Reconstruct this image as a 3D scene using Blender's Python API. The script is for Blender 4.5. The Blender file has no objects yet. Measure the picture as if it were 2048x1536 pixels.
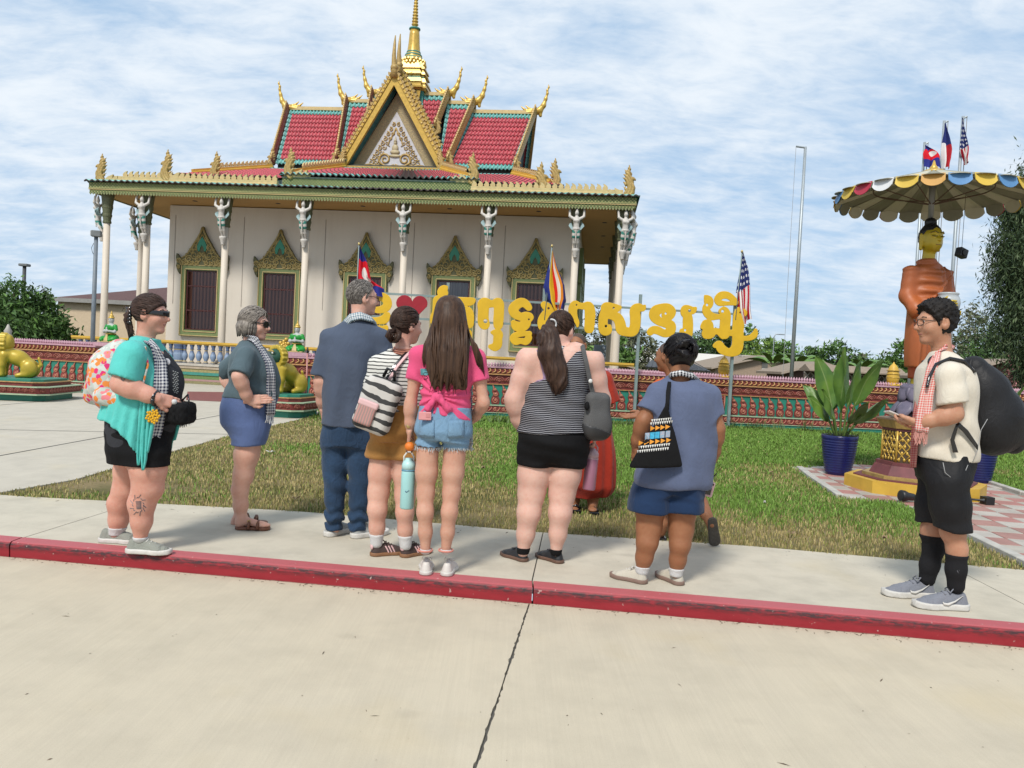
import bpy,bmesh,math,random
import numpy as np
from mathutils import Vector,Matrix
random.seed(7);RNG=np.random.default_rng(11)
scene=bpy.context.scene
COL=scene.collection
EYE=1.35
FPX,PITCH,ROLL=1547.0,46/1547.0,0.0505
_F=np.array([0,math.cos(PITCH),-math.sin(PITCH)]);_R=np.array([1.,0,0]);_U=np.cross(_R,_F)
_cR=math.cos(ROLL)*_R+math.sin(ROLL)*_U
_cU=-math.sin(ROLL)*_R+math.cos(ROLL)*_U
cam_data=bpy.data.cameras.new('camera');cam=bpy.data.objects.new('camera',cam_data);COL.objects.link(cam)
cam_data.sensor_width=36.0;cam_data.lens=FPX/2048*36.0;cam_data.clip_end=3000;cam_data.clip_start=0.05
cam.matrix_world=Matrix(((_cR[0],_cU[0],-_F[0],0),(_cR[1],_cU[1],-_F[1],0),(_cR[2],_cU[2],-_F[2],EYE),(0,0,0,1)))
scene.camera=cam
SUN_EL,SUN_AZ=math.radians(48),math.radians(202)
world=bpy.data.worlds.new('World');scene.world=world;world.use_nodes=True
def build_sky():
 nt=world.node_tree;N=nt.nodes;L=nt.links;N.clear()
 out=N.new('ShaderNodeOutputWorld');bg=N.new('ShaderNodeBackground');bg.inputs['Strength'].default_value=0.08
 sky=N.new('ShaderNodeTexSky');sky.sky_type='NISHITA';sky.sun_disc=False
 sky.sun_elevation=SUN_EL;sky.sun_rotation=SUN_AZ;sky.dust_density=0.6;sky.ozone_density=1.4
 tc=N.new('ShaderNodeTexCoord');sep=N.new('ShaderNodeSeparateXYZ');L.new(tc.outputs['Generated'],sep.inputs[0])
 def M(op,a,b=None,c=None):
  n=N.new('ShaderNodeMath');n.operation=op
  for i,v in enumerate((a,b,c)):
   if v is None:continue
   if isinstance(v,(int,float)):n.inputs[i].default_value=v
   else:L.new(v,n.inputs[i])
  return n.outputs[0]
 zc=M('ADD',M('MAXIMUM',sep.outputs['Z'],0.0),0.24)
 u=M('DIVIDE',sep.outputs['X'],zc);v=M('DIVIDE',sep.outputs['Y'],zc)
 comb=N.new('ShaderNodeCombineXYZ');L.new(u,comb.inputs[0]);L.new(v,comb.inputs[1])
 def noise(scale,rot,sc,detail,rough,dist,off=0.0):
  mp=N.new('ShaderNodeMapping');mp.inputs['Rotation'].default_value=(0,0,rot);mp.inputs['Scale'].default_value=sc
  mp.inputs['Location'].default_value=(off,off*0.7,off*0.3)
  L.new(comb.outputs[0],mp.inputs['Vector'])
  n=N.new('ShaderNodeTexNoise');n.inputs['Scale'].default_value=scale;n.inputs['Detail'].default_value=detail
  n.inputs['Roughness'].default_value=rough;n.inputs['Distortion'].default_value=dist
  L.new(mp.outputs[0],n.inputs['Vector']);return n.outputs['Fac']
 big=noise(1.0,0.3,(1,1.0,1),3,0.5,0.3,3.1)
 mid=noise(6.0,-0.6,(0.85,1.35,1),8,0.6,0.4,1.7)
 fine=noise(22,-0.6,(0.7,1.6,1),4,0.6,0.4,5.2)
 s=M('ADD',M('MULTIPLY',big,0.55),M('ADD',M('MULTIPLY',mid,0.62),M('MULTIPLY',fine,0.30)))
 ramp=N.new('ShaderNodeMapRange');ramp.interpolation_type='SMOOTHSTEP';L.new(s,ramp.inputs['Value'])
 ramp.inputs['From Min'].default_value=0.42;ramp.inputs['From Max'].default_value=0.93
 ramp.inputs['To Min'].default_value=0.18;ramp.inputs['To Max'].default_value=0.96
 cr=N.new('ShaderNodeMapRange');L.new(M('ADD',M('MULTIPLY',mid,0.5),M('MULTIPLY',big,0.5)),cr.inputs['Value'])
 cr.inputs['From Min'].default_value=0.35;cr.inputs['From Max'].default_value=0.65
 cr.inputs['To Min'].default_value=0.0;cr.inputs['To Max'].default_value=1.0
 cc=N.new('ShaderNodeMix');cc.data_type='RGBA';L.new(cr.outputs[0],cc.inputs['Factor'])
 cc.inputs['A'].default_value=(6.3,7.4,8.7,1);cc.inputs['B'].default_value=(8.3,8.9,9.5,1)
 blue=N.new('ShaderNodeMix');blue.data_type='RGBA';blue.inputs['Factor'].default_value=0.75
 L.new(sky.outputs['Color'],blue.inputs['A']);blue.inputs['B'].default_value=(3.2,5.5,8.3,1)
 mix=N.new('ShaderNodeMix');mix.data_type='RGBA'
 L.new(ramp.outputs[0],mix.inputs['Factor']);L.new(blue.outputs['Result'],mix.inputs['A']);L.new(cc.outputs['Result'],mix.inputs['B'])
 L.new(mix.outputs['Result'],bg.inputs['Color']);L.new(bg.outputs[0],out.inputs[0])
build_sky()
sun_l=bpy.data.lights.new('sun','SUN');sun_l.energy=2.7;sun_l.angle=math.radians(11);sun_l.color=(1.0,0.95,0.87)
sun=bpy.data.objects.new('sun',sun_l);COL.objects.link(sun)
_sd=Vector((math.sin(SUN_AZ)*math.cos(SUN_EL),math.cos(SUN_AZ)*math.cos(SUN_EL),math.sin(SUN_EL)))
sun.rotation_euler=(-_sd).to_track_quat('-Z','Y').to_euler();sun.location=(0,-5,30)
vs=scene.view_settings;vs.view_transform='Standard';vs.look='None';vs.exposure=0.41;vs.gamma=1.0;vs.use_curve_mapping=False
scene.cycles.max_bounces=6;scene.cycles.diffuse_bounces=3;scene.cycles.glossy_bounces=2;scene.cycles.transmission_bounces=4
scene.cycles.transparent_max_bounces=6;scene.cycles.caustics_reflective=False;scene.cycles.caustics_refractive=False
def _ray(x,y):return _F+_cR*(x-1024)/FPX-_cU*(y-768)/FPX
def at_z(x,y,z=0.0):
 d=_ray(x,y);return Vector((np.array([0,0,EYE])+d*(z-EYE)/d[2]))
def at_d(x,y,D):
 d=_ray(x,y);return Vector((np.array([0,0,EYE])+d*D/d[1]))
MATS={}
def mat(name,col,rough=0.6,metal=0.0,var=0.12,vscale=6.0,bump=0.0,bscale=60.0,spec=0.5,col2=None,coords='Object',stretch=(1,1,1),sheen=0.0):
 """Principled material: colour broken up by noise between col and col2 (or a darker col), optional fine bump."""
 if name in MATS:return MATS[name]
 m=bpy.data.materials.new(name);m.use_nodes=True;nt=m.node_tree;N=nt.nodes;L=nt.links
 p=N['Principled BSDF'];p.inputs['Roughness'].default_value=rough;p.inputs['Metallic'].default_value=metal
 p.inputs['Specular IOR Level'].default_value=spec
 if sheen:p.inputs['Sheen Weight'].default_value=sheen
 tc=N.new('ShaderNodeTexCoord');src=tc.outputs[coords]if coords!='Position' else N.new('ShaderNodeNewGeometry').outputs['Position']
 if stretch!=(1,1,1):
  mp=N.new('ShaderNodeMapping');mp.inputs['Scale'].default_value=stretch;L.new(src,mp.inputs['Vector']);src=mp.outputs[0]
 c=tuple(col)+(1,)
 if var>0 or col2:
  n=N.new('ShaderNodeTexNoise');n.inputs['Scale'].default_value=vscale;n.inputs['Detail'].default_value=5;n.inputs['Roughness'].default_value=0.6
  L.new(src,n.inputs['Vector'])
  r=N.new('ShaderNodeMapRange');r.inputs['From Min'].default_value=0.3;r.inputs['From Max'].default_value=0.7;L.new(n.outputs['Fac'],r.inputs['Value'])
  mx=N.new('ShaderNodeMix');mx.data_type='RGBA';L.new(r.outputs[0],mx.inputs['Factor'])
  d=tuple(col2)+(1,)if col2 else tuple(max(0,v*(1-2*var))for v in col)+(1,)
  mx.inputs['A'].default_value=d;mx.inputs['B'].default_value=c;L.new(mx.outputs['Result'],p.inputs['Base Color'])
 else:p.inputs['Base Color'].default_value=c
 if bump>0:
  n2=N.new('ShaderNodeTexNoise');n2.inputs['Scale'].default_value=bscale;n2.inputs['Detail'].default_value=4;L.new(src,n2.inputs['Vector'])
  b=N.new('ShaderNodeBump');b.inputs['Strength'].default_value=bump;b.inputs['Distance'].default_value=0.01
  L.new(n2.outputs['Fac'],b.inputs['Height']);L.new(b.outputs[0],p.inputs['Normal'])
 MATS[name]=m;return m
class NG:
 """tiny helper for hand-written node materials"""
 def __init__(s,name,rough=0.7,spec=0.4):
  s.m=bpy.data.materials.new(name);s.m.use_nodes=True;s.nt=s.m.node_tree;s.N=s.nt.nodes;s.L=s.nt.links
  s.p=s.N['Principled BSDF'];s.p.inputs['Roughness'].default_value=rough;s.p.inputs['Specular IOR Level'].default_value=spec
  MATS[name]=s.m
 def tc(s,k='Object'):
  return s.N.new('ShaderNodeTexCoord').outputs[k]if k!='Position' else s.N.new('ShaderNodeNewGeometry').outputs['Position']
 def map(s,v,sc=(1,1,1),rot=(0,0,0),loc=(0,0,0)):
  n=s.N.new('ShaderNodeMapping');n.inputs['Scale'].default_value=sc;n.inputs['Rotation'].default_value=rot;n.inputs['Location'].default_value=loc
  s.L.new(v,n.inputs['Vector']);return n.outputs[0]
 def noise(s,v,scale=5,detail=4,rough=0.6,dist=0.0,out='Fac'):
  n=s.N.new('ShaderNodeTexNoise');n.inputs['Scale'].default_value=scale;n.inputs['Detail'].default_value=detail
  n.inputs['Roughness'].default_value=rough;n.inputs['Distortion'].default_value=dist;s.L.new(v,n.inputs['Vector']);return n.outputs[out]
 def voro(s,v,scale=5,out='Distance',feature='F1'):
  n=s.N.new('ShaderNodeTexVoronoi');n.feature=feature;n.inputs['Scale'].default_value=scale;s.L.new(v,n.inputs['Vector']);return n.outputs[out]
 def math(s,op,a,b=0.0,c=0.0):
  n=s.N.new('ShaderNodeMath');n.operation=op
  for i,v in enumerate((a,b,c)):
   if isinstance(v,(int,float)):n.inputs[i].default_value=v
   else:s.L.new(v,n.inputs[i])
  return n.outputs[0]
 def rng(s,v,a,b,c=0.0,d=1.0,smooth=False):
  n=s.N.new('ShaderNodeMapRange');n.inputs['From Min'].default_value=a;n.inputs['From Max'].default_value=b
  n.inputs['To Min'].default_value=c;n.inputs['To Max'].default_value=d
  if smooth:n.interpolation_type='SMOOTHSTEP'
  s.L.new(v,n.inputs['Value']);return n.outputs[0]
 def mix(s,f,a,b,mode='MIX'):
  n=s.N.new('ShaderNodeMix');n.data_type='RGBA';n.blend_type=mode
  for k,v in(('Factor',f),('A',a),('B',b)):
   if isinstance(v,(int,float)):n.inputs[k].default_value=v
   elif isinstance(v,tuple):n.inputs[k].default_value=v if len(v)==4 else v+(1,)
   else:s.L.new(v,n.inputs[k])
  return n.outputs['Result']
 def sep(s,v):
  n=s.N.new('ShaderNodeSeparateXYZ');s.L.new(v,n.inputs[0]);return n.outputs
 def ramp(s,v,stops,const=False):
  n=s.N.new('ShaderNodeValToRGB');cr=n.color_ramp
  if const:cr.interpolation='CONSTANT'
  while len(cr.elements)<len(stops):cr.elements.new(0.5)
  for e,(pos,c)in zip(cr.elements,stops):e.position=pos;e.color=tuple(c)+(1,)
  s.L.new(v,n.inputs[0]);return n.outputs[0]
 def color(s,v):s.L.new(v,s.p.inputs['Base Color'])
 def bump(s,h,strength=0.3,dist=0.01):
  b=s.N.new('ShaderNodeBump');b.inputs['Strength'].default_value=strength;b.inputs['Distance'].default_value=dist
  s.L.new(h,b.inputs['Height']);s.L.new(b.outputs[0],s.p.inputs['Normal'])
def prop(o,label=None,cat=None,group=None,kind=None):
 if label:o['label']=label
 if cat:o['category']=cat
 if group:o['group']=group
 if kind:o['kind']=kind
 return o
def thing(name,label,cat,loc=(0,0,0),rotz=0.0,group=None):
 o=bpy.data.objects.new(name,None);COL.objects.link(o);o.location=loc;o.rotation_euler=(0,0,rotz);o.empty_display_size=0.2
 return prop(o,label,cat,group)
def link(name,me,m=None,parent=None,loc=None,rot=None,scale=None):
 o=bpy.data.objects.new(name,me);COL.objects.link(o)
 if m is not None:
  if len(me.materials):me.materials.clear()
  for x in(m if isinstance(m,(list,tuple))else[m]):me.materials.append(x)
 if parent is not None:o.parent=parent
 if loc is not None:o.location=loc
 if rot is not None:o.rotation_euler=rot
 if scale is not None:o.scale=scale
 return o
def copy_tree(o,parent=None):
 c=o.copy();COL.objects.link(c)
 if parent is not None:c.parent=parent
 for ch in list(o.children):copy_tree(ch,c)
 return c
class MB:
 """collects vertices and faces of one mesh; faces carry a material index"""
 def __init__(s):s.v=[];s.f=[];s.mi=[];s.cur=0;s.sm=[];s.smooth=False;s.uv=None
 def add(s,vs,fs):
  b=len(s.v);s.v.extend([tuple(map(float,p))for p in vs])
  for f in fs:s.f.append([b+i for i in f]);s.mi.append(s.cur);s.sm.append(s.smooth)
  return s
 def box(s,c,d,rz=0.0,bev=0.0):
  x,y,z=d[0]/2,d[1]/2,d[2]/2;ca,sa=math.cos(rz),math.sin(rz)
  if bev<=0:
   pts=[(-x,-y,-z),(x,-y,-z),(x,y,-z),(-x,y,-z),(-x,-y,z),(x,-y,z),(x,y,z),(-x,y,z)]
   fs=[(0,3,2,1),(4,5,6,7),(0,1,5,4),(1,2,6,5),(2,3,7,6),(3,0,4,7)]
  else:
   pts=[];k=bev
   for sz,zz in((-1,z),(1,z)):
    for ins in((k,z)if False else(0,)):pass
   ring=lambda ix,zz:[(-x+ix,-y+0,zz)]
   def oct_(ix,zz):
    X,Y=x-ix,y-ix;q=min(k,X*.5,Y*.5)
    return[(-X+q,-Y,zz),(X-q,-Y,zz),(X,-Y+q,zz),(X,Y-q,zz),(X-q,Y,zz),(-X+q,Y,zz),(-X,Y-q,zz),(-X,-Y+q,zz)]
   lv=[oct_(k,-z),oct_(0,-z+k),oct_(0,z-k),oct_(k,z)]
   for l in lv:pts+=l
   fs=[tuple(range(7,-1,-1)),tuple(range(24,32))]
   for l in range(3):
    for i in range(8):fs.append((l*8+i,l*8+(i+1)%8,(l+1)*8+(i+1)%8,(l+1)*8+i))
  s.add([(c[0]+p[0]*ca-p[1]*sa,c[1]+p[0]*sa+p[1]*ca,c[2]+p[2])for p in pts],fs);return s
 def ring_loft(s,rings,cap=True,closed=False):
  n=len(rings[0]);pts=[p for r in rings for p in r];fs=[]
  for k in range(len(rings)-1):
   for i in range(n):fs.append((k*n+i,k*n+(i+1)%n,(k+1)*n+(i+1)%n,(k+1)*n+i))
  if closed:
   k=len(rings)-1
   for i in range(n):fs.append((k*n+i,k*n+(i+1)%n,(i+1)%n,i))
  elif cap:fs.append(tuple(range(n-1,-1,-1)));fs.append(tuple(range((len(rings)-1)*n,len(rings)*n)))
  return s.add(pts,fs)
 def lathe(s,prof,n=16,c=(0,0,0),sq=None,rot=0.0):
  rings=[]
  for r,z in prof:
   rings.append([(c[0]+r*math.cos(rot+2*math.pi*i/n),c[1]+r*math.sin(rot+2*math.pi*i/n),c[2]+z)for i in range(n)])
  return s.ring_loft(rings)
 def tube(s,pts,r,n=8,flat=1.0):
  pts=[Vector(p)for p in pts];rr=r if isinstance(r,(list,tuple))else[r]*len(pts);rings=[];prev=None
  for i,p in enumerate(pts):
   t=(pts[min(i+1,len(pts)-1)]-pts[max(i-1,0)])
   if t.length<1e-9:t=Vector((0,0,1))
   t.normalize()
   if prev is None:
    ref=Vector((0,0,1))if abs(t.z)<0.9 else Vector((1,0,0));a=t.cross(ref).normalized()
   else:
    a=(prev-t*prev.dot(t));a=a.normalized()if a.length>1e-6 else t.orthogonal().normalized()
   prev=a;b=t.cross(a)
   rings.append([tuple(p+a*(rr[i]*math.cos(2*math.pi*k/n))+b*(rr[i]*flat*math.sin(2*math.pi*k/n)))for k in range(n)])
  return s.ring_loft(rings)
 def prism(s,poly,frame,depth):
  """poly: 2-D outline; frame: (origin, ex, ey, en); extruded by depth along en"""
  o,ex,ey,en=[Vector(q)for q in frame];n=len(poly)
  a=[o+ex*p[0]+ey*p[1]for p in poly];b=[p+en*depth for p in a]
  fs=[tuple(range(n-1,-1,-1)),tuple(range(n,2*n))]+[(i,(i+1)%n,n+(i+1)%n,n+i)for i in range(n)]
  return s.add(a+b,fs)
 def grid(s,P):
  """P: rows x cols of points"""
  r,c=len(P),len(P[0])
  return s.add([p for row in P for p in row],[(i*c+j,i*c+j+1,(i+1)*c+j+1,(i+1)*c+j)for i in range(r-1)for j in range(c-1)])
 def blob(s,c,r,nu=8,nv=6,rz=0.0):
  pts=[(c[0],c[1],c[2]-r[2])];fs=[];ca,sa=math.cos(rz),math.sin(rz)
  for j in range(1,nv):
   th=math.pi*j/nv
   for i in range(nu):
    ph=2*math.pi*i/nu;x,y=r[0]*math.sin(th)*math.cos(ph),r[1]*math.sin(th)*math.sin(ph)
    pts.append((c[0]+x*ca-y*sa,c[1]+x*sa+y*ca,c[2]-r[2]*math.cos(th)))
  pts.append((c[0],c[1],c[2]+r[2]));last=len(pts)-1
  for i in range(nu):fs.append((0,1+(i+1)%nu,1+i))
  for j in range(nv-2):
   for i in range(nu):fs.append((1+j*nu+i,1+j*nu+(i+1)%nu,1+(j+1)*nu+(i+1)%nu,1+(j+1)*nu+i))
  b=1+(nv-2)*nu
  for i in range(nu):fs.append((b+i,b+(i+1)%nu,last))
  return s.add(pts,fs)
 def mesh(s,name):
  me=bpy.data.meshes.new(name);me.from_pydata(s.v,[],s.f)
  if s.f:
   me.polygons.foreach_set('material_index',s.mi);me.polygons.foreach_set('use_smooth',s.sm)
  me.update();return me
 def build(s,name,m=None,parent=None,loc=None,rot=None,**k):
  return link(name,s.mesh(name),m,parent,loc,rot,**k)
def np_mesh(name,V,F,smooth=True):
 """V (n,3), F (m,3|4) arrays"""
 me=bpy.data.meshes.new(name);V=np.asarray(V,np.float32);F=np.asarray(F,np.int32);k=F.shape[1]
 me.vertices.add(len(V));me.vertices.foreach_set('co',V.ravel())
 me.loops.add(F.size);me.loops.foreach_set('vertex_index',F.ravel())
 me.polygons.add(len(F));me.polygons.foreach_set('loop_start',np.arange(0,F.size,k,dtype=np.int32))
 me.polygons.foreach_set('use_smooth',np.full(len(F),smooth));me.update(calc_edges=True);return me
f32=np.float32
def _a(p):return np.asarray(p,f32)
def rc(P,a,b,r1,r2=None):
 if r2 is None:r2=r1
 a,b=_a(a),_a(b);ba=b-a;pa=P-a;t=np.clip((pa@ba)/max(float(ba@ba),1e-9),0,1)
 return np.linalg.norm(pa-t[:,None]*ba,axis=1)-(r1+(r2-r1)*t)
def chain(P,pts,k=0.03):
 d=None
 for(p,r),(q,s)in zip(pts[:-1],pts[1:]):
  e=rc(P,p,q,r,s);d=e if d is None else smin(d,e,k)
 return d
def ell(P,c,r,M=None):
 q=P-_a(c)
 if M is not None:q=q@_a(M)
 r=_a(r);k0=np.linalg.norm(q/r,axis=1);k1=np.linalg.norm(q/(r*r),axis=1)
 return k0*(k0-1)/np.maximum(k1,1e-6)
def rbox(P,c,h,r,M=None):
 q=P-_a(c)
 if M is not None:q=q@_a(M)
 q=np.abs(q)-_a(h)+r
 return np.linalg.norm(np.maximum(q,0),axis=1)+np.minimum(q.max(axis=1),0)-r
def smin(a,b,k):
 if k<=0:return np.minimum(a,b)
 h=np.maximum(k-np.abs(a-b),0)/k;return np.minimum(a,b)-h*h*k*0.25
def smax(a,b,k):return-smin(-a,-b,k)
def union(ds,k=0.03):
 d=ds[0]
 for e in ds[1:]:d=smin(d,e,k)
 return d
class Loft:
 """stack of ellipses along z: rows (z, cx, cy, rx, ry)"""
 def __init__(s,rows):
  rows=np.array(sorted(rows),float);z=rows[:,0];zz=np.linspace(z[0],z[-1],160);out=[zz]
  for c in range(1,5):
   y=rows[:,c];h=np.diff(z);dl=np.diff(y)/h;m=np.zeros(len(z));m[0],m[-1]=dl[0],dl[-1]
   for i in range(1,len(z)-1):m[i]=0 if dl[i-1]*dl[i]<=0 else 2*dl[i-1]*dl[i]/(dl[i-1]+dl[i])
   i=np.clip(np.searchsorted(z,zz)-1,0,len(z)-2);t=(zz-z[i])/h[i]
   out.append((2*t**3-3*t**2+1)*y[i]+(t**3-2*t**2+t)*h[i]*m[i]+(-2*t**3+3*t**2)*y[i+1]+(t**3-t**2)*h[i]*m[i+1])
  s.t=np.array(out,f32)
 def at(s,z):return[float(np.interp(z,s.t[0],s.t[i]))for i in range(1,5)]
 def __call__(s,P,grow=0.0,z0=None,z1=None,n=2.0):
  z=P[:,2];T=s.t;cx,cy,rx,ry=[np.interp(z,T[0],T[i]).astype(f32)for i in range(1,5)]
  rx=np.maximum(rx+grow,0.004);ry=np.maximum(ry+grow,0.004);x=(P[:,0]-cx);y=(P[:,1]-cy)
  if n==2.0:k0=np.sqrt((x/rx)**2+(y/ry)**2)
  else:k0=(np.abs(x/rx)**n+np.abs(y/ry)**n)**(1/n)
  k1=np.sqrt((x/rx**2)**2+(y/ry**2)**2);d=k0*(k0-1)/np.maximum(k1,1e-5)
  d=np.where(k0<0.3,-np.minimum(rx,ry)*0.7,d)
  lo=T[0,0]if z0 is None else z0;hi=T[0,-1]if z1 is None else z1
  return np.maximum(d,np.maximum(lo-z,z-hi))
def wav(P,k,seed=0,amp=1.0,warp=1.2):
 """smooth pseudo-noise of waves with base wave vector k"""
 g=np.random.default_rng(seed);k=_a(k);out=0
 w=np.sin(P@_a(g.normal(0,3.0,3))+g.uniform(0,6))*warp
 for i in range(3):
  kk=k*(1+0.45*i)+_a(g.normal(0,0.12,3))*np.linalg.norm(k);out=out+np.sin(P@kk+g.uniform(0,6)+w*(1+0.4*i))/(1+0.5*i)
 return amp*out/1.9
def polygonise(f,lo,hi,h):
 lo=np.asarray(lo,float)-h;n=np.ceil((np.asarray(hi,float)+h-lo)/h).astype(int)+1;B=4;nb=np.ceil(n/B).astype(int);n=nb*B
 ax=[lo[i]+h*np.arange(n[i])for i in range(3)]
 cb=[lo[i]+h*(B*np.arange(nb[i])+(B-1)/2)for i in range(3)]
 CG=np.stack(np.meshgrid(*cb,indexing='ij'),-1).reshape(-1,3).astype(f32);dc=f(CG).reshape(nb)
 act=np.abs(dc)<h*B*0.87*1.9+h
 val=np.repeat(np.repeat(np.repeat(np.where(dc<0,-1,1).astype(f32)*h*9,B,0),B,1),B,2)
 m=np.repeat(np.repeat(np.repeat(act,B,0),B,1),B,2);idx=np.argwhere(m)
 P=np.stack([ax[i][idx[:,i]]for i in range(3)],-1).astype(f32);val[m]=f(P)
 s=val<0;c=[s[i:n[0]-1+i,j:n[1]-1+j,k:n[2]-1+k]for i in(0,1)for j in(0,1)for k in(0,1)]
 cnt=sum(q.astype(np.int8)for q in c);cell=np.argwhere((cnt>0)&(cnt<8))
 if len(cell)==0:return np.zeros((0,3)),np.zeros((0,4),int)
 cid=np.full(tuple(x-1 for x in n),-1,np.int32);cid[cell[:,0],cell[:,1],cell[:,2]]=np.arange(len(cell))
 off=[(i,j,k)for i in(0,1)for j in(0,1)for k in(0,1)]
 cv=np.stack([val[cell[:,0]+o[0],cell[:,1]+o[1],cell[:,2]+o[2]]for o in off],1)
 acc=np.zeros((len(cell),3));w=np.zeros(len(cell))
 for a in range(8):
  for b in range(a+1,8):
   if sum(abs(off[a][i]-off[b][i])for i in range(3))!=1:continue
   va,vb=cv[:,a],cv[:,b];x=(va<0)!=(vb<0);t=np.where(x,va/np.where(x,va-vb,1),0)
   p=np.array(off[a])+t[:,None]*(np.array(off[b])-np.array(off[a]));acc+=p*x[:,None];w+=x
 V=lo+h*(cell+acc/w[:,None]);Q=[]
 for axs in range(3):
  u,v=(axs+1)%3,(axs+2)%3
  sl0=[slice(1,-1)]*3;sl1=[slice(1,-1)]*3;sl0[axs]=slice(0,n[axs]-1);sl1[axs]=slice(1,n[axs])
  sl0[u]=slice(1,n[u]-1);sl0[v]=slice(1,n[v]-1);sl1[u],sl1[v]=sl0[u],sl0[v]
  a,b=s[tuple(sl0)],s[tuple(sl1)];e=np.argwhere(a!=b);base=e.copy();base[:,u]+=1;base[:,v]+=1
  inside=a[e[:,0],e[:,1],e[:,2]]
  def g(du,dv):
   q=base.copy();q[:,u]-=du;q[:,v]-=dv;return cid[q[:,0],q[:,1],q[:,2]]
  q=np.stack([g(1,1),g(0,1),g(0,0),g(1,0)],1);q[~inside]=q[~inside][:,::-1];Q.append(q)
 F=np.concatenate(Q);return V,F[(F>=0).all(1)]
def sdf_mesh(name,f,lo,hi,h):
 V,F=polygonise(f,lo,hi,h);return np_mesh(name,V,F)
def sdf_obj(name,f,lo,hi,h,m,parent=None,**k):
 return link(name,sdf_mesh(name,f,lo,hi,h),m,parent,**k)
def sdf_multi(name,parts):
 """several polygonised pieces joined into one mesh: parts = [(f, lo, hi, h)]"""
 Vs,Fs,o=[],[],0
 for p in parts:
  V,F=polygonise(*p);Vs.append(V);Fs.append(F+o);o+=len(V)
 return np_mesh(name,np.concatenate(Vs),np.concatenate(Fs))
# ================================================================== GROUND
def concrete(name,base,warm,streak_rot,streak=0.5,stains=1.0,seed=0.0):
 g=NG(name,0.85,0.25);pos=g.tc('Position')
 big=g.noise(g.map(pos,loc=(seed,seed,0)),0.55,6,0.65,0.4);med=g.noise(pos,3.1,6,0.65);fin=g.noise(pos,190,4,0.75)
 st=g.noise(g.map(pos,sc=(75,1.6,1),rot=(0,0,streak_rot)),1.0,5,0.7)
 st2=g.noise(g.map(pos,sc=(7,0.35,1),rot=(0,0,streak_rot)),1.0,3,0.5)
 c=g.mix(g.rng(big,0.3,0.72),base,warm)
 c=g.mix(g.math('MULTIPLY',g.rng(med,0.42,0.75),0.50*stains),c,tuple(v*0.66 for v in base))
 c=g.mix(g.math('MULTIPLY',g.rng(st,0.35,0.75),0.34*streak),c,tuple(v*0.72 for v in warm))
 c=g.mix(g.math('MULTIPLY',g.rng(st2,0.4,0.72),0.16*streak),c,tuple(min(1,v*1.16)for v in warm))
 c=g.mix(g.math('MULTIPLY',g.rng(fin,0.48,0.78),0.45),c,tuple(v*0.60 for v in base))
 spots=g.voro(g.map(pos,sc=(1,1.6,1)),1.25);sn=g.noise(pos,9,4)
 c=g.mix(g.math('MULTIPLY',g.rng(g.math('ADD',spots,g.math('MULTIPLY',sn,0.12)),0.17,0.10),0.26*stains),c,tuple(v*0.55 for v in base))
 yel=g.noise(g.map(pos,loc=(4.0,2.2,0)),0.9,3)
 c=g.mix(g.math('MULTIPLY',g.rng(yel,0.60,0.75),0.35),c,(base[0]*1.02,base[1]*0.93,base[2]*0.70))
 g.color(c);g.bump(g.math('ADD',g.math('MULTIPLY',st,0.6),g.math('MULTIPLY',fin,0.4)),0.30,0.004)
 return g.m
M_street=concrete('street_concrete',(0.50,0.44,0.34),(0.545,0.475,0.355),0.62,1.0,0.8)
M_walk=concrete('sidewalk_concrete',(0.50,0.455,0.365),(0.54,0.49,0.395),-1.45,0.3,1.2,3.0)
M_plaza=concrete('plaza_concrete',(0.47,0.43,0.355),(0.52,0.475,0.395),1.45,1.0,0.9,7.0)
M_joint=mat('joint_filler',(0.10,0.095,0.085),0.95)
KS=-0.1246
def kerb_y(x,off=0.0):return 4.628+KS*(x+0.011)+off*math.sqrt(1+KS*KS)
KW,KH=0.135,0.10
street=thing('street',None,None);street['kind']='structure'
j0,j1=at_z(1060,1203,-KH),at_z(950,1536,-KH);jd=(j1-j0)
def joint_x(y):return j0.x+(y-j0.y)/jd.y*jd.x
def slab(par,poly,z,m,t=0.08,name='slab'):
 b=MB();n=len(poly);b.add([(p[0],p[1],z)for p in poly]+[(p[0],p[1],z-t)for p in poly],[tuple(range(n))]+[(i,(i+1)%n,n+(i+1)%n,n+i)[::-1]for i in range(n)])
 return b.build(name,m,par)
g=0.004
far=40
jy=[-30]+list(np.arange(.6,kerb_y(j0.x)-.03,.022))+[kerb_y(j0.x)]
def jedge(s):return[(joint_x(y)+s*(g+random.random()**3*.007*(y>0)+.0015*math.sin(y*7)),y)for y in jy]
slab(street,[(-far,-30)]+jedge(-1)+[(-far,kerb_y(-far))],-KH,M_street)
slab(street,jedge(1)[::-1]+[(far,-30),(far,kerb_y(far))],-KH,M_street)
b=MB();b.add([(-far,-30,-KH-0.012),(far,-30,-KH-0.012),(far,kerb_y(far)+.1,-KH-0.012),(-far,kerb_y(-far)+.1,-KH-0.012)],[(0,1,2,3)]);b.build('joint',M_joint,street)
g_=NG('earth',0.95,0.1);pos=g_.tc('Position')
g_.color(g_.mix(g_.rng(g_.noise(pos,0.6,6),0.35,0.65),(0.115,0.090,0.048),(0.062,0.078,0.022)));M_earth=g_.m
b=MB();b.add([(-1500,kerb_y(-far)+.1,-0.03),(-far,kerb_y(-far)+.1,-0.03),(far,kerb_y(far)+.1,-0.03),(1500,kerb_y(far)+.1,-0.03),(1500,1800,-0.03),(-1500,1800,-0.03)],[(0,1,2,3,4,5)])
prop(b.build('ground',M_earth),kind='structure')
kg=NG('red_kerb_paint',0.55,0.35);pos=kg.tc('Position');z=kg.sep(pos)['Z']
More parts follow.
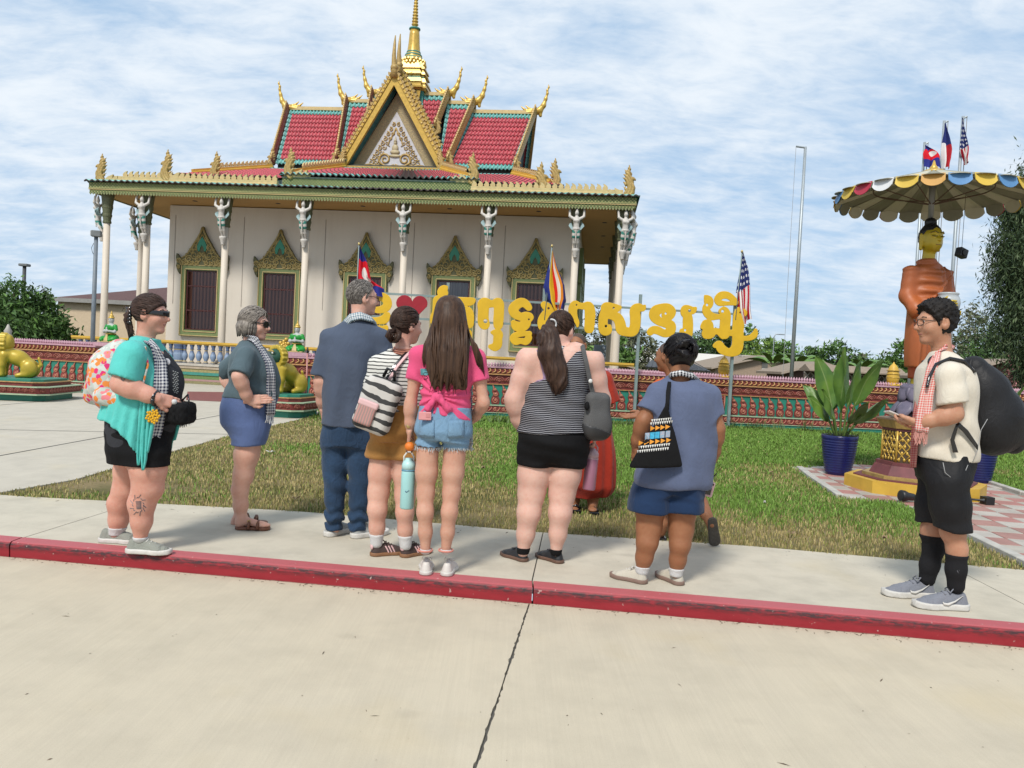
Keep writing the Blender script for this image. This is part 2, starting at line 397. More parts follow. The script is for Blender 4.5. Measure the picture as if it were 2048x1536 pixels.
nrm=kg.N.new('ShaderNodeNewGeometry');nz=kg.sep(nrm.outputs['Normal'])['Z']
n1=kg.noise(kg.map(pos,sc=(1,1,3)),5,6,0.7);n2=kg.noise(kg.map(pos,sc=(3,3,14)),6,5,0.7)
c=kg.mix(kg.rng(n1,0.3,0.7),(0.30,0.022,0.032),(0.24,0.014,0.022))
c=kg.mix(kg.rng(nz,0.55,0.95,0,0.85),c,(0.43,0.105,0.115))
edge=kg.math('MULTIPLY',kg.rng(z,-0.062,-0.028),kg.rng(z,-0.004,-0.014))
scuff=kg.math('MULTIPLY',edge,kg.rng(n2,0.36,0.56));c=kg.mix(kg.math('MULTIPLY',scuff,0.95),c,(0.035,0.022,0.024))
low=kg.rng(kg.math('ADD',z,kg.math('MULTIPLY',n1,0.022)),-0.085,-0.092);c=kg.mix(kg.math('MULTIPLY',low,0.8),c,(0.30,0.24,0.19))
chip=kg.noise(pos,34,3);c=kg.mix(kg.rng(chip,0.68,0.72,0,0.65),c,(0.5,0.40,0.36))
kg.color(c);kg.bump(n2,0.2,0.004);M_kerb=kg.m
kerb=thing('kerb',None,None);kerb['kind']='structure'
def kerb_section(x0,x1):
 b=MB();b.smooth=True;rings=[]
 prof=[(0.012,-KH-0.05),(0.004,-KH),(0.0,-0.034),(0.004,-0.016),(0.013,-0.005),(0.026,-0.0005),(KW,0.001),(KW,-KH-.05)]
 n=max(2,int((x1-x0)/0.25));dn=math.sqrt(1+KS*KS);rows=[]
 for i in range(n+1):
  x=x0+(x1-x0)*i/n
  rows.append([(x-KS*o/dn*0.0,kerb_y(x,o),zz)for o,zz in prof])
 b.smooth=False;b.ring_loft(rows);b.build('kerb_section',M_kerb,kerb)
kx=[at_z(22,1083).x,-1.55,at_z(1066,1171).x]
for x0,x1 in((-12,kx[0]-.005),(kx[0]+.005,kx[2]-.005),(kx[2]+.005,6.0),(6.01,14)):kerb_section(x0,x1)
walk=thing('sidewalk',None,None);walk['kind']='structure'
def walk_back(x):return float(np.interp(x,[-14,-6.5,-4.28,-1.73,.3,1.92,3.84,6,14],[7.3,6.72,6.50,6.46,6.12,6.01,5.67,5.36,4.4]))
def fr(x):return kerb_y(x,KW+0.002)
jl=[(at_z(40,1078),at_z(222,1024)),(at_z(1064,1160),at_z(1086,1064)),(at_z(2090,1232),at_z(1930,1146))]
def wj(k,side):
 a,b_=jl[k];dx=0.004*side;return[(a.x+dx,fr(a.x)),(b_.x+dx,walk_back(b_.x))]
def walk_slab(f0,f1,b0,b1):
 xs=np.linspace(b1,b0,12);slab(walk,[(f0,fr(f0)),(f1,fr(f1))]+[(x,walk_back(x))for x in xs],0.0,M_walk)
ed=[(-14,-14)]+[(a.x,b_.x)for a,b_ in jl]+[(14,14)]
for(f0,b0),(f1,b1)in zip(ed[:-1],ed[1:]):walk_slab(f0+.004,f1-.004,b0+.004,b1-.004)
b=MB();b.add([(-14,fr(-14),-.011),(14,fr(14),-.011),(14,4.3,-.011),(3.84,5.6,-.011),(.3,6.05,-.011),(-4.2,6.4,-.011),(-14,7.2,-.011)],[(0,1,2,3,4,5,6)]);b.build('joint',M_joint,walk)
LB=[at_z(*q)for q in[(-260,1010),(0,984),(150,958),(330,906),(470,868),(600,838),(640,827)]]
plaza=thing('plaza',None,None);plaza['kind']='structure'
pj=[at_z(0,911),at_z(235,868)]
pedge=[(p.x,p.y)for p in LB]+[(-4.6,19.6),(-4.6,30.0),(-40,34),(-40,12)]
slab(plaza,[(-40,7.8)]+pedge[:1]+pedge[1:],-0.004,M_plaza,0.02)
b=MB()
def stripe(b,p,q,w,z):
 p,q=Vector((p[0],p[1])),Vector((q[0],q[1]));d=(q-p).normalized();n=Vector((-d.y,d.x))*w/2
 b.add([(p.x+n.x,p.y+n.y,z),(p.x-n.x,p.y-n.y,z),(q.x-n.x,q.y-n.y,z),(q.x+n.x,q.y+n.y,z)],[(0,1,2,3)])
d=pj[1]-pj[0]
stripe(b,pj[0]-d*2,pj[1]+d*2.2,0.02,0.0)
nperp=Vector((-d.y,d.x,0)).normalized()
for k in(4.2,8.4):stripe(b,pj[0]-d*2+nperp*k,pj[1]+d*2+nperp*k,0.025,0.0)
stripe(b,at_z(-50,858),at_z(640,872),0.025,0.0)
b.build('joint',M_joint,plaza)
b=MB();q=[at_z(*p)for p in[(375,783),(372,800),(640,812),(640,787)]]
b.add([(p.x,p.y,0.0)for p in q],[(0,1,2,3)]);b.build('red_band',mat('red_concrete',(0.23,0.075,0.065),0.8,var=.15),plaza)
WP=[at_z(*q)for q in[(1599,937),(1622,955),(1680,994),(1793,1004),(1862,1032),(1939,1072),(2046,1124),(2250,1228),(2500,1110),(2300,1048),(2048,989),(1968,963),(1850,938),(1700,928)]]
WP2=[(p.x,p.y)for p in WP]
def inside(x,y,poly):
 r=False;n=len(poly);j=n-1
 for i in range(n):
  xi,yi=poly[i];xj,yj=poly[j]
  if(yi>y)!=(yj>y)and x<(xj-xi)*(y-yi)/(yj-yi)+xi:r=not r
  j=i
 return r
def inside_np(X,Y,poly):
 r=np.zeros(len(X),bool);n=len(poly);j=n-1
 for i in range(n):
  xi,yi=poly[i];xj,yj=poly[j]
  if yi!=yj:r^=((yi>Y)!=(yj>Y))&(X<(xj-xi)*(Y-yi)/(yj-yi)+xi)
  j=i
 return r
path=thing('path',None,None);path['kind']='structure'
slab(path,WP2,-0.012,mat('path_mortar',(0.30,0.28,0.25),0.95),0.05,'bed')
pd=(WP[6]-WP[5]).normalized();pn=Vector((-pd.y,pd.x,0));T=0.30
def tile_mat(name,c):
 return mat(name,c,0.8,var=0.14,vscale=3.0,bump=0.15,bscale=90,coords='Position')
tm={0:[tile_mat('tile_pink',(0.42,0.20,0.175)),tile_mat('tile_pink_worn',(0.37,0.20,0.17))],1:[tile_mat('tile_grey',(0.46,0.42,0.37)),tile_mat('tile_buff',(0.42,0.385,0.33))]}
tme=[]
for k in(0,1):
 for m_ in tm[k]:
  bb=MB();bb.box((0,0,-0.012),(T-.012,T-.012,0.032),0,0.004);me=bb.mesh('tile');me.materials.append(m_);tme.append(me)
o0=WP[5];ang=math.atan2(pd.y,pd.x);nt_=0
cand=[]
for i in range(-30,30):
 for j in range(-4,40):
  c=o0+pd*(i*T+T/2)+pn*(j*T+T/2)
  if inside(c.x,c.y,WP2):cand.append((c.y,i,j,c))
cand.sort(key=lambda t:t[0])
for _,i,j,c in cand[:295]:
 k=(i+j)%2
 o=link('tile',tme[2*k+random.randint(0,1)],None,path,(c.x,c.y,random.uniform(-.002,.002)),(random.uniform(-.004,.004),random.uniform(-.004,.004),ang))
if len(cand)>295:
 bb=MB()
 for _,i,j,c in cand[295:]:bb.box((c.x,c.y,-.012),(T-.012,T-.012,.032),ang)
 bb.build('far_tiles',tm[0][0],path)['kind']='stuff'
ed_m=mat('edging_concrete',(0.50,0.48,0.43),0.85,var=.15,bump=.2,coords='Position')
def edging(pts):
 for p,q in zip(pts[:-1],pts[1:]):
  c=(p+q)/2;d_=q-p;bb=MB();bb.box((0,0,0),(d_.length-.004,0.09,0.07),0,.006);bb.build('edging',ed_m,path,(c.x,c.y,0.0),(0,0,math.atan2(d_.y,d_.x)))
edging([WP[5],WP[6],WP[7]]);edging([WP[0],WP[1],WP[2]]);edging([WP[11],WP[10],WP[9]])
lawn_poly=[(p.x,p.y)for p in LB[1:]]+[(-4.6,18.2),(-4.3,19.2),(16,19.6),(16,4.2)]+[(x,walk_back(x))for x in np.linspace(10,-4.2,24)]
lawn_all=[(p.x,p.y)for p in LB]+[(-4.6,18.2),(-4.3,19.4),(20,19.8),(20,4.0),(14,4.4)]+[(x,walk_back(x)-.05)for x in np.linspace(13,-7,30)]
lg=NG('lawn_soil',0.95,0.1);pos=lg.tc('Position')
c=lg.mix(lg.rng(lg.noise(pos,1.1,6,0.7),0.38,0.62),(0.075,0.085,0.028),(0.24,0.185,0.10))
c=lg.mix(lg.rng(lg.noise(pos,30,4),0.4,0.7,0,0.6),c,(0.15,0.115,0.06));lg.color(c);lg.bump(lg.noise(pos,40,4),0.6,0.02);M_soil=lg.m
b=MB();b.add([(p[0],p[1],-0.016)for p in lawn_all],[tuple(range(len(lawn_all)))]);prop(b.build('lawn',M_soil),kind='structure')
def vnoise(X,Y,s,seed):
 r=np.random.default_rng(seed);out=np.zeros(len(X))
 for i in range(6):
  a=r.uniform(0,2*np.pi);k=s*(0.6+0.35*i);out+=np.sin(X*k*np.cos(a)+Y*k*np.sin(a)+r.uniform(0,6)+1.3*np.sin(X*k*.5*np.sin(a)+Y*k*.4+i))/(1+.4*i)
 return out/2.6
def grass():
 r=np.random.default_rng(3);n=900000
 X=r.uniform(-7.5,13,n);Y=r.uniform(5.2,19.3,n)
 keep=r.uniform(0,1,n)<np.clip((6.8/Y)**1.5,0.2,1)
 keep&=np.abs(X)<0.75*Y+1.0
 X,Y=X[keep],Y[keep]
 k=inside_np(X,Y,lawn_all)&~inside_np(X,Y,WP2)
 X,Y=X[k],Y[k]
 k=Y-np.interp(X,np.linspace(-14,14,57),[walk_back(q)for q in np.linspace(-14,14,57)])>-.03+.05*vnoise(X,Y*0,9,21)
 X,Y=X[k],Y[k]
 front=Y-np.interp(X,np.linspace(-14,14,57),[walk_back(q)for q in np.linspace(-14,14,57)])
 dirt=at_z(245,972)
 bare=np.exp(-(((X-dirt.x)/0.75)**2+((Y-dirt.y)/0.42)**2))+0.55*np.clip(vnoise(X,Y,2.2,5)-0.22,0,1)*np.clip(1.6-front*.5,0,1)
 gp=at_z(615,895)
 green=np.clip((X+1.4)/1.8,0,1)*np.clip((front-0.6)/1.6,0,1)+0.9*np.exp(-(((X-gp.x)/0.8)**2+((Y-gp.y)/1.0)**2))+np.clip((front-7)/4,0,.6)
 green=np.clip(green+0.42*vnoise(X,Y,1.4,9)+0.2*vnoise(X,Y,6,10),0,1)
 k=r.uniform(0,1,len(X))>bare*1.1
 k&=r.uniform(0,1,len(X))<(0.62+0.38*green)
 X,Y,green,front=X[k],Y[k],green[k],front[k];n=len(X)
 h=(0.014+0.016*green)*r.uniform(0.55,1.5,n)*(1+0.5*(front>9));w=(0.0030+0.0012*r.uniform(0,1,n))*np.clip(Y/6.5,1,2.4)
 a=r.uniform(0,2*np.pi,n);lean=r.uniform(0.1,1.1,n)*h;la=r.uniform(0,2*np.pi,n)
 dx,dy=np.cos(a)*w,np.sin(a)*w;lx,ly=np.cos(la)*lean,np.sin(la)*lean;z0=np.full(n,-0.018)
 V=np.stack([np.stack([X-dx,Y-dy,z0],-1),np.stack([X+dx,Y+dy,z0],-1),np.stack([X+lx*.4+dx*.7,Y+ly*.4+dy*.7,h*.6],-1),np.stack([X+lx*.4-dx*.7,Y+ly*.4-dy*.7,h*.6],-1),np.stack([X+lx,Y+ly,h*0.95],-1)],1)
 base=np.arange(n)[:,None]*5
 me=bpy.data.meshes.new('grass');V=V.reshape(-1,3).astype(np.float32)
 me.vertices.add(len(V));me.vertices.foreach_set('co',V.ravel())
 loops=np.concatenate([base+np.array([[0,1,2,3]]),base+np.array([[3,2,4]])],1).astype(np.int32)
 me.loops.add(loops.size);me.loops.foreach_set('vertex_index',loops.ravel())
 st=np.stack([np.arange(n)*7,np.arange(n)*7+4],1).astype(np.int32)
 me.polygons.add(2*n);me.polygons.foreach_set('loop_start',st.ravel());me.update(calc_edges=True)
 dry=np.array([[0.40,0.325,0.145]])*r.uniform(.6,1.25,(n,1));gr=np.array([[0.15,0.26,0.045]])*r.uniform(.6,1.35,(n,1));ol=np.array([[0.245,0.25,0.075]])*r.uniform(.65,1.25,(n,1))
 u=r.uniform(0,1,(n,1));gg=green[:,None]
 c=np.where(u<gg*1.05-0.06,gr,np.where(u<0.34+0.6*gg,ol,dry));c=np.repeat(np.concatenate([c,np.ones((n,1))],1)[:,None,:],5,1).reshape(-1,4).astype(np.float32)
 at=me.color_attributes.new('tint','FLOAT_COLOR','POINT');at.data.foreach_set('color',c.ravel())
 g=NG('grass_blades',0.6,0.25);av=g.N.new('ShaderNodeAttribute');av.attribute_name='tint';g.L.new(av.outputs['Color'],g.p.inputs['Base Color'])
 o=link('grass',me,g.m);o['kind']='stuff';return n
NGRASS=grass()
def grit():
 r=np.random.default_rng(8);b=MB()
 for i in range(520):
  if i<330:x=r.uniform(-3.6,3.6);y=kerb_y(x)-abs(r.normal(0,.035))-.004;z=-KH
  elif i<430:x=r.uniform(-4,4);y=r.uniform(1.6,4.2);z=-KH
  else:x=r.uniform(-4,4);y=walk_back(x)-abs(r.normal(0,.25))-.01;z=.001
  if z<0 and y>kerb_y(x)-.004:continue
  s=r.uniform(.0025,.007);a=r.uniform(0,6.28);L=s*r.choice([1,1,1.5,4]);c,d=math.cos(a),math.sin(a)
  b.add([(x-c*L,y-d*L,z),(x+d*s*.5,y-c*s*.5,z+.001),(x+c*L,y+d*L,z+.002),(x-d*s*.5,y+c*s*.5,z+.003),(x,y,z+s*.6)],[(0,1,4),(1,2,4),(2,3,4),(3,0,4)])
 b.build('grit',mat('grit_brown',(.16,.12,.08),.9,var=.4,vscale=9,coords='Position'))['kind']='stuff'
grit()
# ================================================================== TEMPLE
M_gold=mat('gold_paint',(0.62,0.40,0.075),0.34,0.25,var=.16,vscale=9,bump=.1,bscale=50)
M_golddull=mat('weathered_gold',(0.47,0.315,0.10),0.5,0.1,var=.22,vscale=14,bump=.15,bscale=60)
M_goldpale=mat('pale_gold_plaster',(0.56,0.42,0.19),0.6,0.0,var=.12,vscale=8)
M_yellow=mat('yellow_trim',(0.62,0.38,0.05),0.5,var=.1)
M_teal=mat('teal_paint',(0.055,0.27,0.22),0.5,var=.15)
M_tealdk=mat('dark_teal_paint',(0.03,0.16,0.17),0.55,var=.2)  # deeper, bluer teal of the gable soffit
M_green=mat('temple_green',(0.030,0.235,0.145),0.5,var=.12)
M_white=mat('white_statue_paint',(0.60,0.56,0.51),0.5,var=.14,vscale=12)
M_column=mat('column_plaster',(0.62,0.545,0.45),0.6,var=.06,vscale=3,bump=.05,bscale=60,stretch=(1,1,.3))
M_soffit=mat('soffit_ochre',(0.42,0.25,0.085),0.7,var=.05,vscale=1.2)
M_capital=mat('capital_green',(0.12,0.125,0.06),0.55,col2=(0.075,0.085,0.045),vscale=30,bump=.3,bscale=40)
M_black=mat('black_paint',(0.02,0.02,0.02),0.6,var=0)
M_tile_red=mat('roof_tile_red',(0.52,0.075,0.095),0.45,var=.14,vscale=3.5,bump=.05)
M_tile_teal=mat('roof_tile_teal',(0.155,0.43,0.39),0.42,var=.12,vscale=4)
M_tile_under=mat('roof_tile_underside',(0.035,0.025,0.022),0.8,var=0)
M_wing=mat('wing_blue',(0.33,0.46,0.47),0.5,var=.12)
def wall_plaster():
 g=NG('temple_plaster',0.85,0.2);pos=g.tc('Object');s=g.sep(pos)
 c=g.mix(g.rng(g.noise(pos,0.45,5),.35,.65),(0.60,0.55,0.48),(0.565,0.51,0.44))
 st=g.noise(g.map(pos,sc=(1.6,1.6,.16)),2.0,5,.65);c=g.mix(g.rng(st,.5,.75,0,.22),c,(0.42,0.36,0.30))
 fine=g.noise(pos,18,5,.7);c=g.mix(g.rng(fine,.5,.8,0,.10),c,(0.42,0.38,0.33));g.color(c);g.bump(fine,.1,.004);return g.m
M_wall=wall_plaster()
def fascia_mat():
 g=NG('fascia_pattern',0.55,0.35);s=g.sep(g.tc('Object'));x=g.math('ADD',s['X'],s['Y']);z=s['Z'];k=28.0
 a=g.math('SINE',g.math('MULTIPLY',g.math('ADD',x,z),k));b_=g.math('SINE',g.math('MULTIPLY',g.math('SUBTRACT',x,z),k))
 lat=g.math('MAXIMUM',g.math('ABSOLUTE',a),g.math('ABSOLUTE',b_));lat=g.rng(lat,.93,.99)
 dot=g.rng(g.math('MINIMUM',g.math('ABSOLUTE',a),g.math('ABSOLUTE',b_)),.72,.9)
 c=g.mix(lat,(0.085,0.125,0.04),(0.30,0.28,0.10));c=g.mix(dot,c,(0.40,0.37,0.17));c=g.mix(g.rng(g.noise(g.tc('Object'),2,4),.4,.7,0,.4),c,(0.10,0.12,0.05))
 g.color(c);g.bump(g.math('ADD',lat,dot),.5,.01);return g.m
M_fascia=fascia_mat()
M_frame=fascia_mat.__call__()if False else mat('window_frame_green',(0.115,0.165,0.06),0.5,col2=(0.19,0.22,0.085),vscale=26,bump=.35,bscale=30)
M_wood=mat('window_wood',(0.075,0.017,0.014),0.4,var=.2,vscale=8)
def curtain_mat():
 g=NG('curtain',0.9,0.1);s=g.sep(g.tc('Object'))
 w=g.math('SINE',g.math('ADD',g.math('MULTIPLY',s['X'],46),g.math('MULTIPLY',g.noise(g.map(g.tc('Object'),sc=(4,1,.02)),1.5,2),3)))
 g.color(g.mix(g.rng(w,-.6,.8),(0.15,0.035,0.024),(0.48,0.19,0.13)));return g.m
M_curtain=curtain_mat()
M_curtain_pale=mat('curtain_pale',(0.42,0.42,0.45),0.9,col2=(0.22,0.22,0.25),vscale=20,stretch=(1,1,.02))
def glass_mat():
 m=bpy.data.materials.new('window_glass');m.use_nodes=True;N=m.node_tree.nodes;L=m.node_tree.links;N.clear()
 o=N.new('ShaderNodeOutputMaterial');t=N.new('ShaderNodeBsdfTransparent');gl=N.new('ShaderNodeBsdfGlossy');gl.inputs['Roughness'].default_value=0.03
 t.inputs['Color'].default_value=(.8,.8,.82,1);f=N.new('ShaderNodeFresnel');f.inputs['IOR'].default_value=1.6;mx=N.new('ShaderNodeMixShader')
 L.new(f.outputs[0],mx.inputs[0]);L.new(t.outputs[0],mx.inputs[1]);L.new(gl.outputs[0],mx.inputs[2]);L.new(mx.outputs[0],o.inputs[0]);return m
M_glass=glass_mat()
TH=0.102;TO=at_d(437,600,28.0)
A0=4.96;ZB=0.70
temple=thing('temple','cream temple with red tiled roofs, golden spire and carved window pediments behind the low wall','temple',(TO.x,TO.y,0),-TH)
def tpart(b,name,m,par=None,**k):return b.build(name,m,par or temple,**k)
b=MB();b.box((A0,6.9,ZB/2-.02),(19.9,15.2,ZB-.04));b.box((A0,6.9,ZB-.03),(20.0,15.4,.06));tpart(b,'platform',mat('platform_plaster',(0.52,0.45,0.36),.8))
WB=1.6;WL,WR=A0-7.85,A0+7.85
b=MB();b.box((A0,(WB+12.4)/2,(ZB+6.66)/2),(WR-WL,12.4-WB,6.66-ZB));tpart(b,'wall',M_wall)
for a in(0.1,3.3,6.7,10.1,-2.65,12.6,2.35,5.8,9.2):
 b=MB();b.box((a,WB-.006,4.6),(.018,.012,3.4));tpart(b,'wall_seam',mat('seam_brown',(0.33,0.29,0.25),.9))  # thin upright seam strips, browner and darker than the wall plaster
EL,ER,EF,EB=A0-9.75,A0+9.75,-0.5,14.4
b=MB();b.box((A0,(EF+EB)/2,6.74),(ER-EL-.1,EB-EF-.1,.1));tpart(b,'soffit',M_soffit)
for a,q in[(A0+d,.75)for d in(-8.6,-6.4,-3.2,0,3.2,6.4)]+[(ER-1.0,q)for q in(2.5,5.5,8.5)]:
 b=MB();b.lathe([(.07,0),(.09,.004),(.09,.014)],10,(a,q,6.676));tpart(b,'soffit_light',M_black)
def band_ring(z0,z1,grow,m,name,t=0.06):
 b=MB();l,r,f,k=EL-grow,ER+grow,EF-grow,EB+grow
 for(x0,y0,x1,y1)in((l,f,r,f+t),(l,k-t,r,k),(l,f+t+.001,l+t,k-t-.001),(r-t,f+t+.001,r,k-t-.001)):
  b.box(((x0+x1)/2,(y0+y1)/2,(z0+z1)/2),(x1-x0,y1-y0,z1-z0))
 return tpart(b,name,m)
band_ring(6.77,7.0,0.0,M_fascia,'fascia');band_ring(6.752,6.772,.012,M_goldpale,'fascia_bead',.07);band_ring(6.655,6.75,-0.02,M_fascia,'fascia_skirt',.05)
band_ring(6.80,6.815,.012,mat('fascia_line',(.5,.46,.2),.5),'fascia_line',.05)
b=MB()
n=int((ER-EL)/.105)
for i in range(n):
 x=EL+.05+i*.105;b.prism([(-.05,0),(.05,0),(.028,-.055),(0,-.085),(-.028,-.055)],((x,EF+.025,6.657),(1,0,0),(0,0,1),(0,1,0)),.02)
tpart(b,'fascia_teeth',mat('fascia_tooth',(0.21,0.24,0.10),.5))['kind']='stuff'
def tiles(q,nc,nr,name,par=None,border=(1,1,1,1),amp=0.085,lift=0.032,mats=(None,)):
 """q: four corners (low-left, low-right, high-left, high-right); wavy overlapping tile courses"""
 q=[np.array(p,float)for p in q];S=5;nx=nc*S+1;u=np.arange(nx)/(nx-1);V=[];F=[];MI=[]
 nrm=np.cross(q[1]-q[0],q[2]-q[0]);nrm/=np.linalg.norm(nrm)
 if nrm[2]<0:nrm=-nrm
 prof=np.array([0.0,0.62,1.0,0.55,0.12]);w=np.array([prof[i%S]for i in range(nx)])*amp
 for r in range(nr):
  for k,(t,l)in enumerate(((r/nr-.004,lift),((r+1)/nr,0.0))):
   lo=q[0]*(1-t)+q[2]*t;hi=q[1]*(1-t)+q[3]*t
   V.append(lo+(hi-lo)*u[:,None]+nrm*(w+l)[:,None])
  V.append(V[-2]-nrm*(lift+.012))
  b0=r*3*nx
  for i in range(nx-1):
   col=i//S;edge=(r<border[0])or(r>=nr-border[1])or(col<border[2])or(col>=nc-border[3])
   F.append((b0+i,b0+i+1,b0+nx+i+1,b0+nx+i));MI.append(1 if edge else 0)
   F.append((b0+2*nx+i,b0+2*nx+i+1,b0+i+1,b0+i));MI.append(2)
 me=np_mesh(name,np.concatenate(V),np.array(F),True);me.polygons.foreach_set('material_index',MI)
 o=link(name,me,[M_tile_red,M_tile_teal,M_tile_under],par or temple);o['kind']='stuff';return o
tiles([(EL-.1,EF-.12,7.01),(ER+.1,EF-.12,7.01),(EL+1.3,EF+1.3,7.26),(ER-1.3,EF+1.3,7.26)],88,3,'eave_tiles',border=(3,0,0,0),amp=.05)
tiles([(ER+.1,EF-.12,7.01),(ER+.1,EB,7.01),(ER-1.3,EF+1.3,7.26),(ER-1.3,EB-1.3,7.26)],60,3,'eave_tiles',border=(3,0,0,0),amp=.05)
tiles([(EL-.1,EB,7.01),(EL-.1,EF-.12,7.01),(EL+1.3,EB-1.3,7.26),(EL+1.3,EF+1.3,7.26)],60,3,'eave_tiles',border=(3,0,0,0),amp=.05)
b=MB();b.box((A0,(EF+EB)/2,7.0),(ER-EL-.2,EB-EF-.2,.02));b.box((A0,7.1,7.8),(10.8,5.3,1.9));b.box((A0,7.0,8.9),(9.9,4.7,.5));tpart(b,'roof_core',mat('roof_core',(0.06,0.065,0.06),.8))
def leaf_poly(w,h):return[(-w*.42,0),(w*.42,0),(w*.55,h*.35),(w*.25,h*.62),(w*.42,h),(-w*.05,h*.86),(-w*.38,h*.62),(-w*.55,h*.3)]
def crest(p,q,w,h,name='crest',par=None,m=None,up=(0,0,1),flip=1,t=.06,every=None):
 p,q=Vector(p),Vector(q);d=q-p;n=max(1,int(d.length/(every or w*1.25)));e=d.normalized();up=Vector(up);up=(up-e*up.dot(e)).normalized();nn=e.cross(up);b=MB()
 for i in range(n):
  c=p+d*((i+.5)/n);b.prism([(x*flip,y)for x,y in leaf_poly(w,h)][::flip],(c-nn*(t/2),e,up,nn),t)
 o=tpart(b,name,m or M_goldpale,par);o['kind']='stuff';return o
def ledge(p,q,w,h,m=None,name='ledge',par=None,up=(0,0,1)):
 p,q=Vector(p),Vector(q);e=(q-p).normalized();up=Vector(up);up=(up-e*up.dot(e)).normalized();nn=e.cross(up);b=MB()
 pr=[(-w/2,0),(w/2,0),(w/2,h*.55),(w*.36,h*.65),(w*.36,h),(-w*.36,h),(-w*.36,h*.65),(-w/2,h*.55)]
 b.ring_loft([[tuple(p+nn*x+up*y)for x,y in pr],[tuple(q+nn*x+up*y)for x,y in pr]]);return tpart(b,name,m or M_yellow,par)
for(x0,x1)in((EL+.55,2.1),(9.05,ER-.45)):
 ledge((x0,-.15,7.05),(x1,-.15,7.05),.2,.26,M_goldpale);crest((x0+.5*(x0<0),-.15,7.31),(x1-.5*(x0>0),-.15,7.31),.17,.2,flip=1 if x0<0 else-1)
for x in(EL+.35,ER-.35):
 ledge((x,.1,7.06),(x,EB-.5,7.06),.2,.26,M_goldpale);crest((x,.6,7.32),(x,EB-1,7.32),.17,.2)
def naga_sdf(P):
 d=chain(P,[((-.02,0,0),.13),((.06,0,.12),.14),((.10,0,.26),.12),((.02,0,.42),.11),((-.02,0,.55),.11)],.06)
 d=smin(d,chain(P,[((.0,0,.56),.11),((.10,0,.55),.075),((.21,0,.535),.035)],.05),.05)
 d=smin(d,rc(P,(.06,0,.47),(.17,0,.445),.045,.025),.03)
 d=smin(d,chain(P,[((-.02,0,.58),.105),((-.03,0,.74),.085),((.0,0,.9),.045),((-.015,0,1.02),.012)],.05),.05)
 for i,(x,z)in enumerate(((-.13,.2),(-.15,.36),(-.15,.5),(-.14,.63),(-.12,.76))):
  d=smin(d,rc(P,(x+.06,0,z),(x-.05,0,z+.10),.05,.012),.03)
 d=smin(d,rc(P,(.05,0,.68),(.09,0,.8),.045,.012),.03)
 d=np.maximum(d,np.abs(P[:,1])-.085)
 r=np.linalg.norm(P[:,[0,2]]-_a((-.35,.3)),axis=1)
 return d+.010*np.sin(r*70)
NAGA=sdf_mesh('naga_finial',naga_sdf,(-.3,-.12,-.14),(.3,.12,1.06),.022)
def feather_mb():
 b=MB()
 for i,(x,s)in enumerate(((-.25,1.0),(-.45,.85),(-.62,.7))):
  b.prism([(x+.16,0),(x-.12,0),(x-.18,.12*s),(x-.20*s-.02,.30*s),(x+.0,.2*s),(x+.10,.08)],((0,-.05+.01*i,0),(1,0,0),(0,0,1),(0,1,0)),.10-.02*i)
 return b.mesh('naga_feathers')
FEATH=feather_mb()
def naga(x,y,z,face=0.0,s=1.0,feathers=True):
 o=link('naga_finial',NAGA,M_golddull,temple,(x,y,z),(0,0,face),(s,s,s))
 if feathers:link('naga_feather',FEATH,M_goldpale,o,(0,0,-.05))
for x,y,z,f,s in((EL+.3,-.25,7.12,math.pi*1.02,.95),(ER-.28,-.25,7.12,-.05,1.0),(-2.05,-.15,7.25,math.pi,1.05),(-.75,.9,7.55,math.pi,1.0),(11.42,.3,7.2,0,1.1),(11.85,1.0,7.62,0,1.0),(2.35,.3,7.6,math.pi,1.0),(9.0,.3,7.58,0,1.0)):naga(x,y,z,f,s)
b=MB();b.box((A0,5,7.42),(13.9,8.2,.32));tpart(b,'skirt_block',mat('grey_fascia',(0.235,0.25,0.235),.7,var=.15))
tiles([(A0-7.05,.75,7.6),(A0-3.2,.75,7.6),(A0-5.0,4.3,8.75),(A0-1.9,4.3,8.75)],20,12,'skirt_tiles',border=(0,1,0,0))
tiles([(A0+3.2,.75,7.6),(A0+7.05,.75,7.6),(A0+1.9,4.3,8.75),(A0+5.0,4.3,8.75)],20,12,'skirt_tiles',border=(0,1,0,0))
for sx in(-1,1):
 tiles([(A0+7.05,.75,7.6),(A0+7.05,13,7.6),(A0+5.0,4.3,8.75),(A0+5.0,9.7,8.75)]if sx>0 else[(A0-7.05,13,7.6),(A0-7.05,.75,7.6),(A0-5.0,9.7,8.75),(A0-5,4.3,8.75)],50,10,'skirt_tiles',border=(0,1,0,0))
 p,q=(A0+sx*6.75,1.2,7.74),(A0+sx*5.0,4.2,8.74);ledge(p,q,.2,.22,M_yellow,'hip');crest(Vector(p)+Vector((0,0,.24))+(Vector(q)-Vector(p))*.22,Vector(q)+Vector((0,0,.24)),.15,.17,flip=-1 if sx>0 else 1)
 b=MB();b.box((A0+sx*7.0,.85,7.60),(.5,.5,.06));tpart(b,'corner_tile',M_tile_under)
b=MB();b.box((A0+.62,2.4,7.38),(7.0,4.2,.28));tpart(b,'porch_fascia',M_fascia)
b=MB();b.box((A0+.62,2.4,7.55),(7.06,4.26,.05));tpart(b,'porch_fascia_cap',mat('grey_green',(.21,.23,.18),.7,var=.12))
cL,cR=A0-2.95,A0+4.25
tiles([(cL,.2,7.6),(cR,.2,7.6),(A0-1.95,4.35,8.86),(A0+2.1,4.35,8.86)],34,13,'skirt_tiles',border=(1,1,1,1))
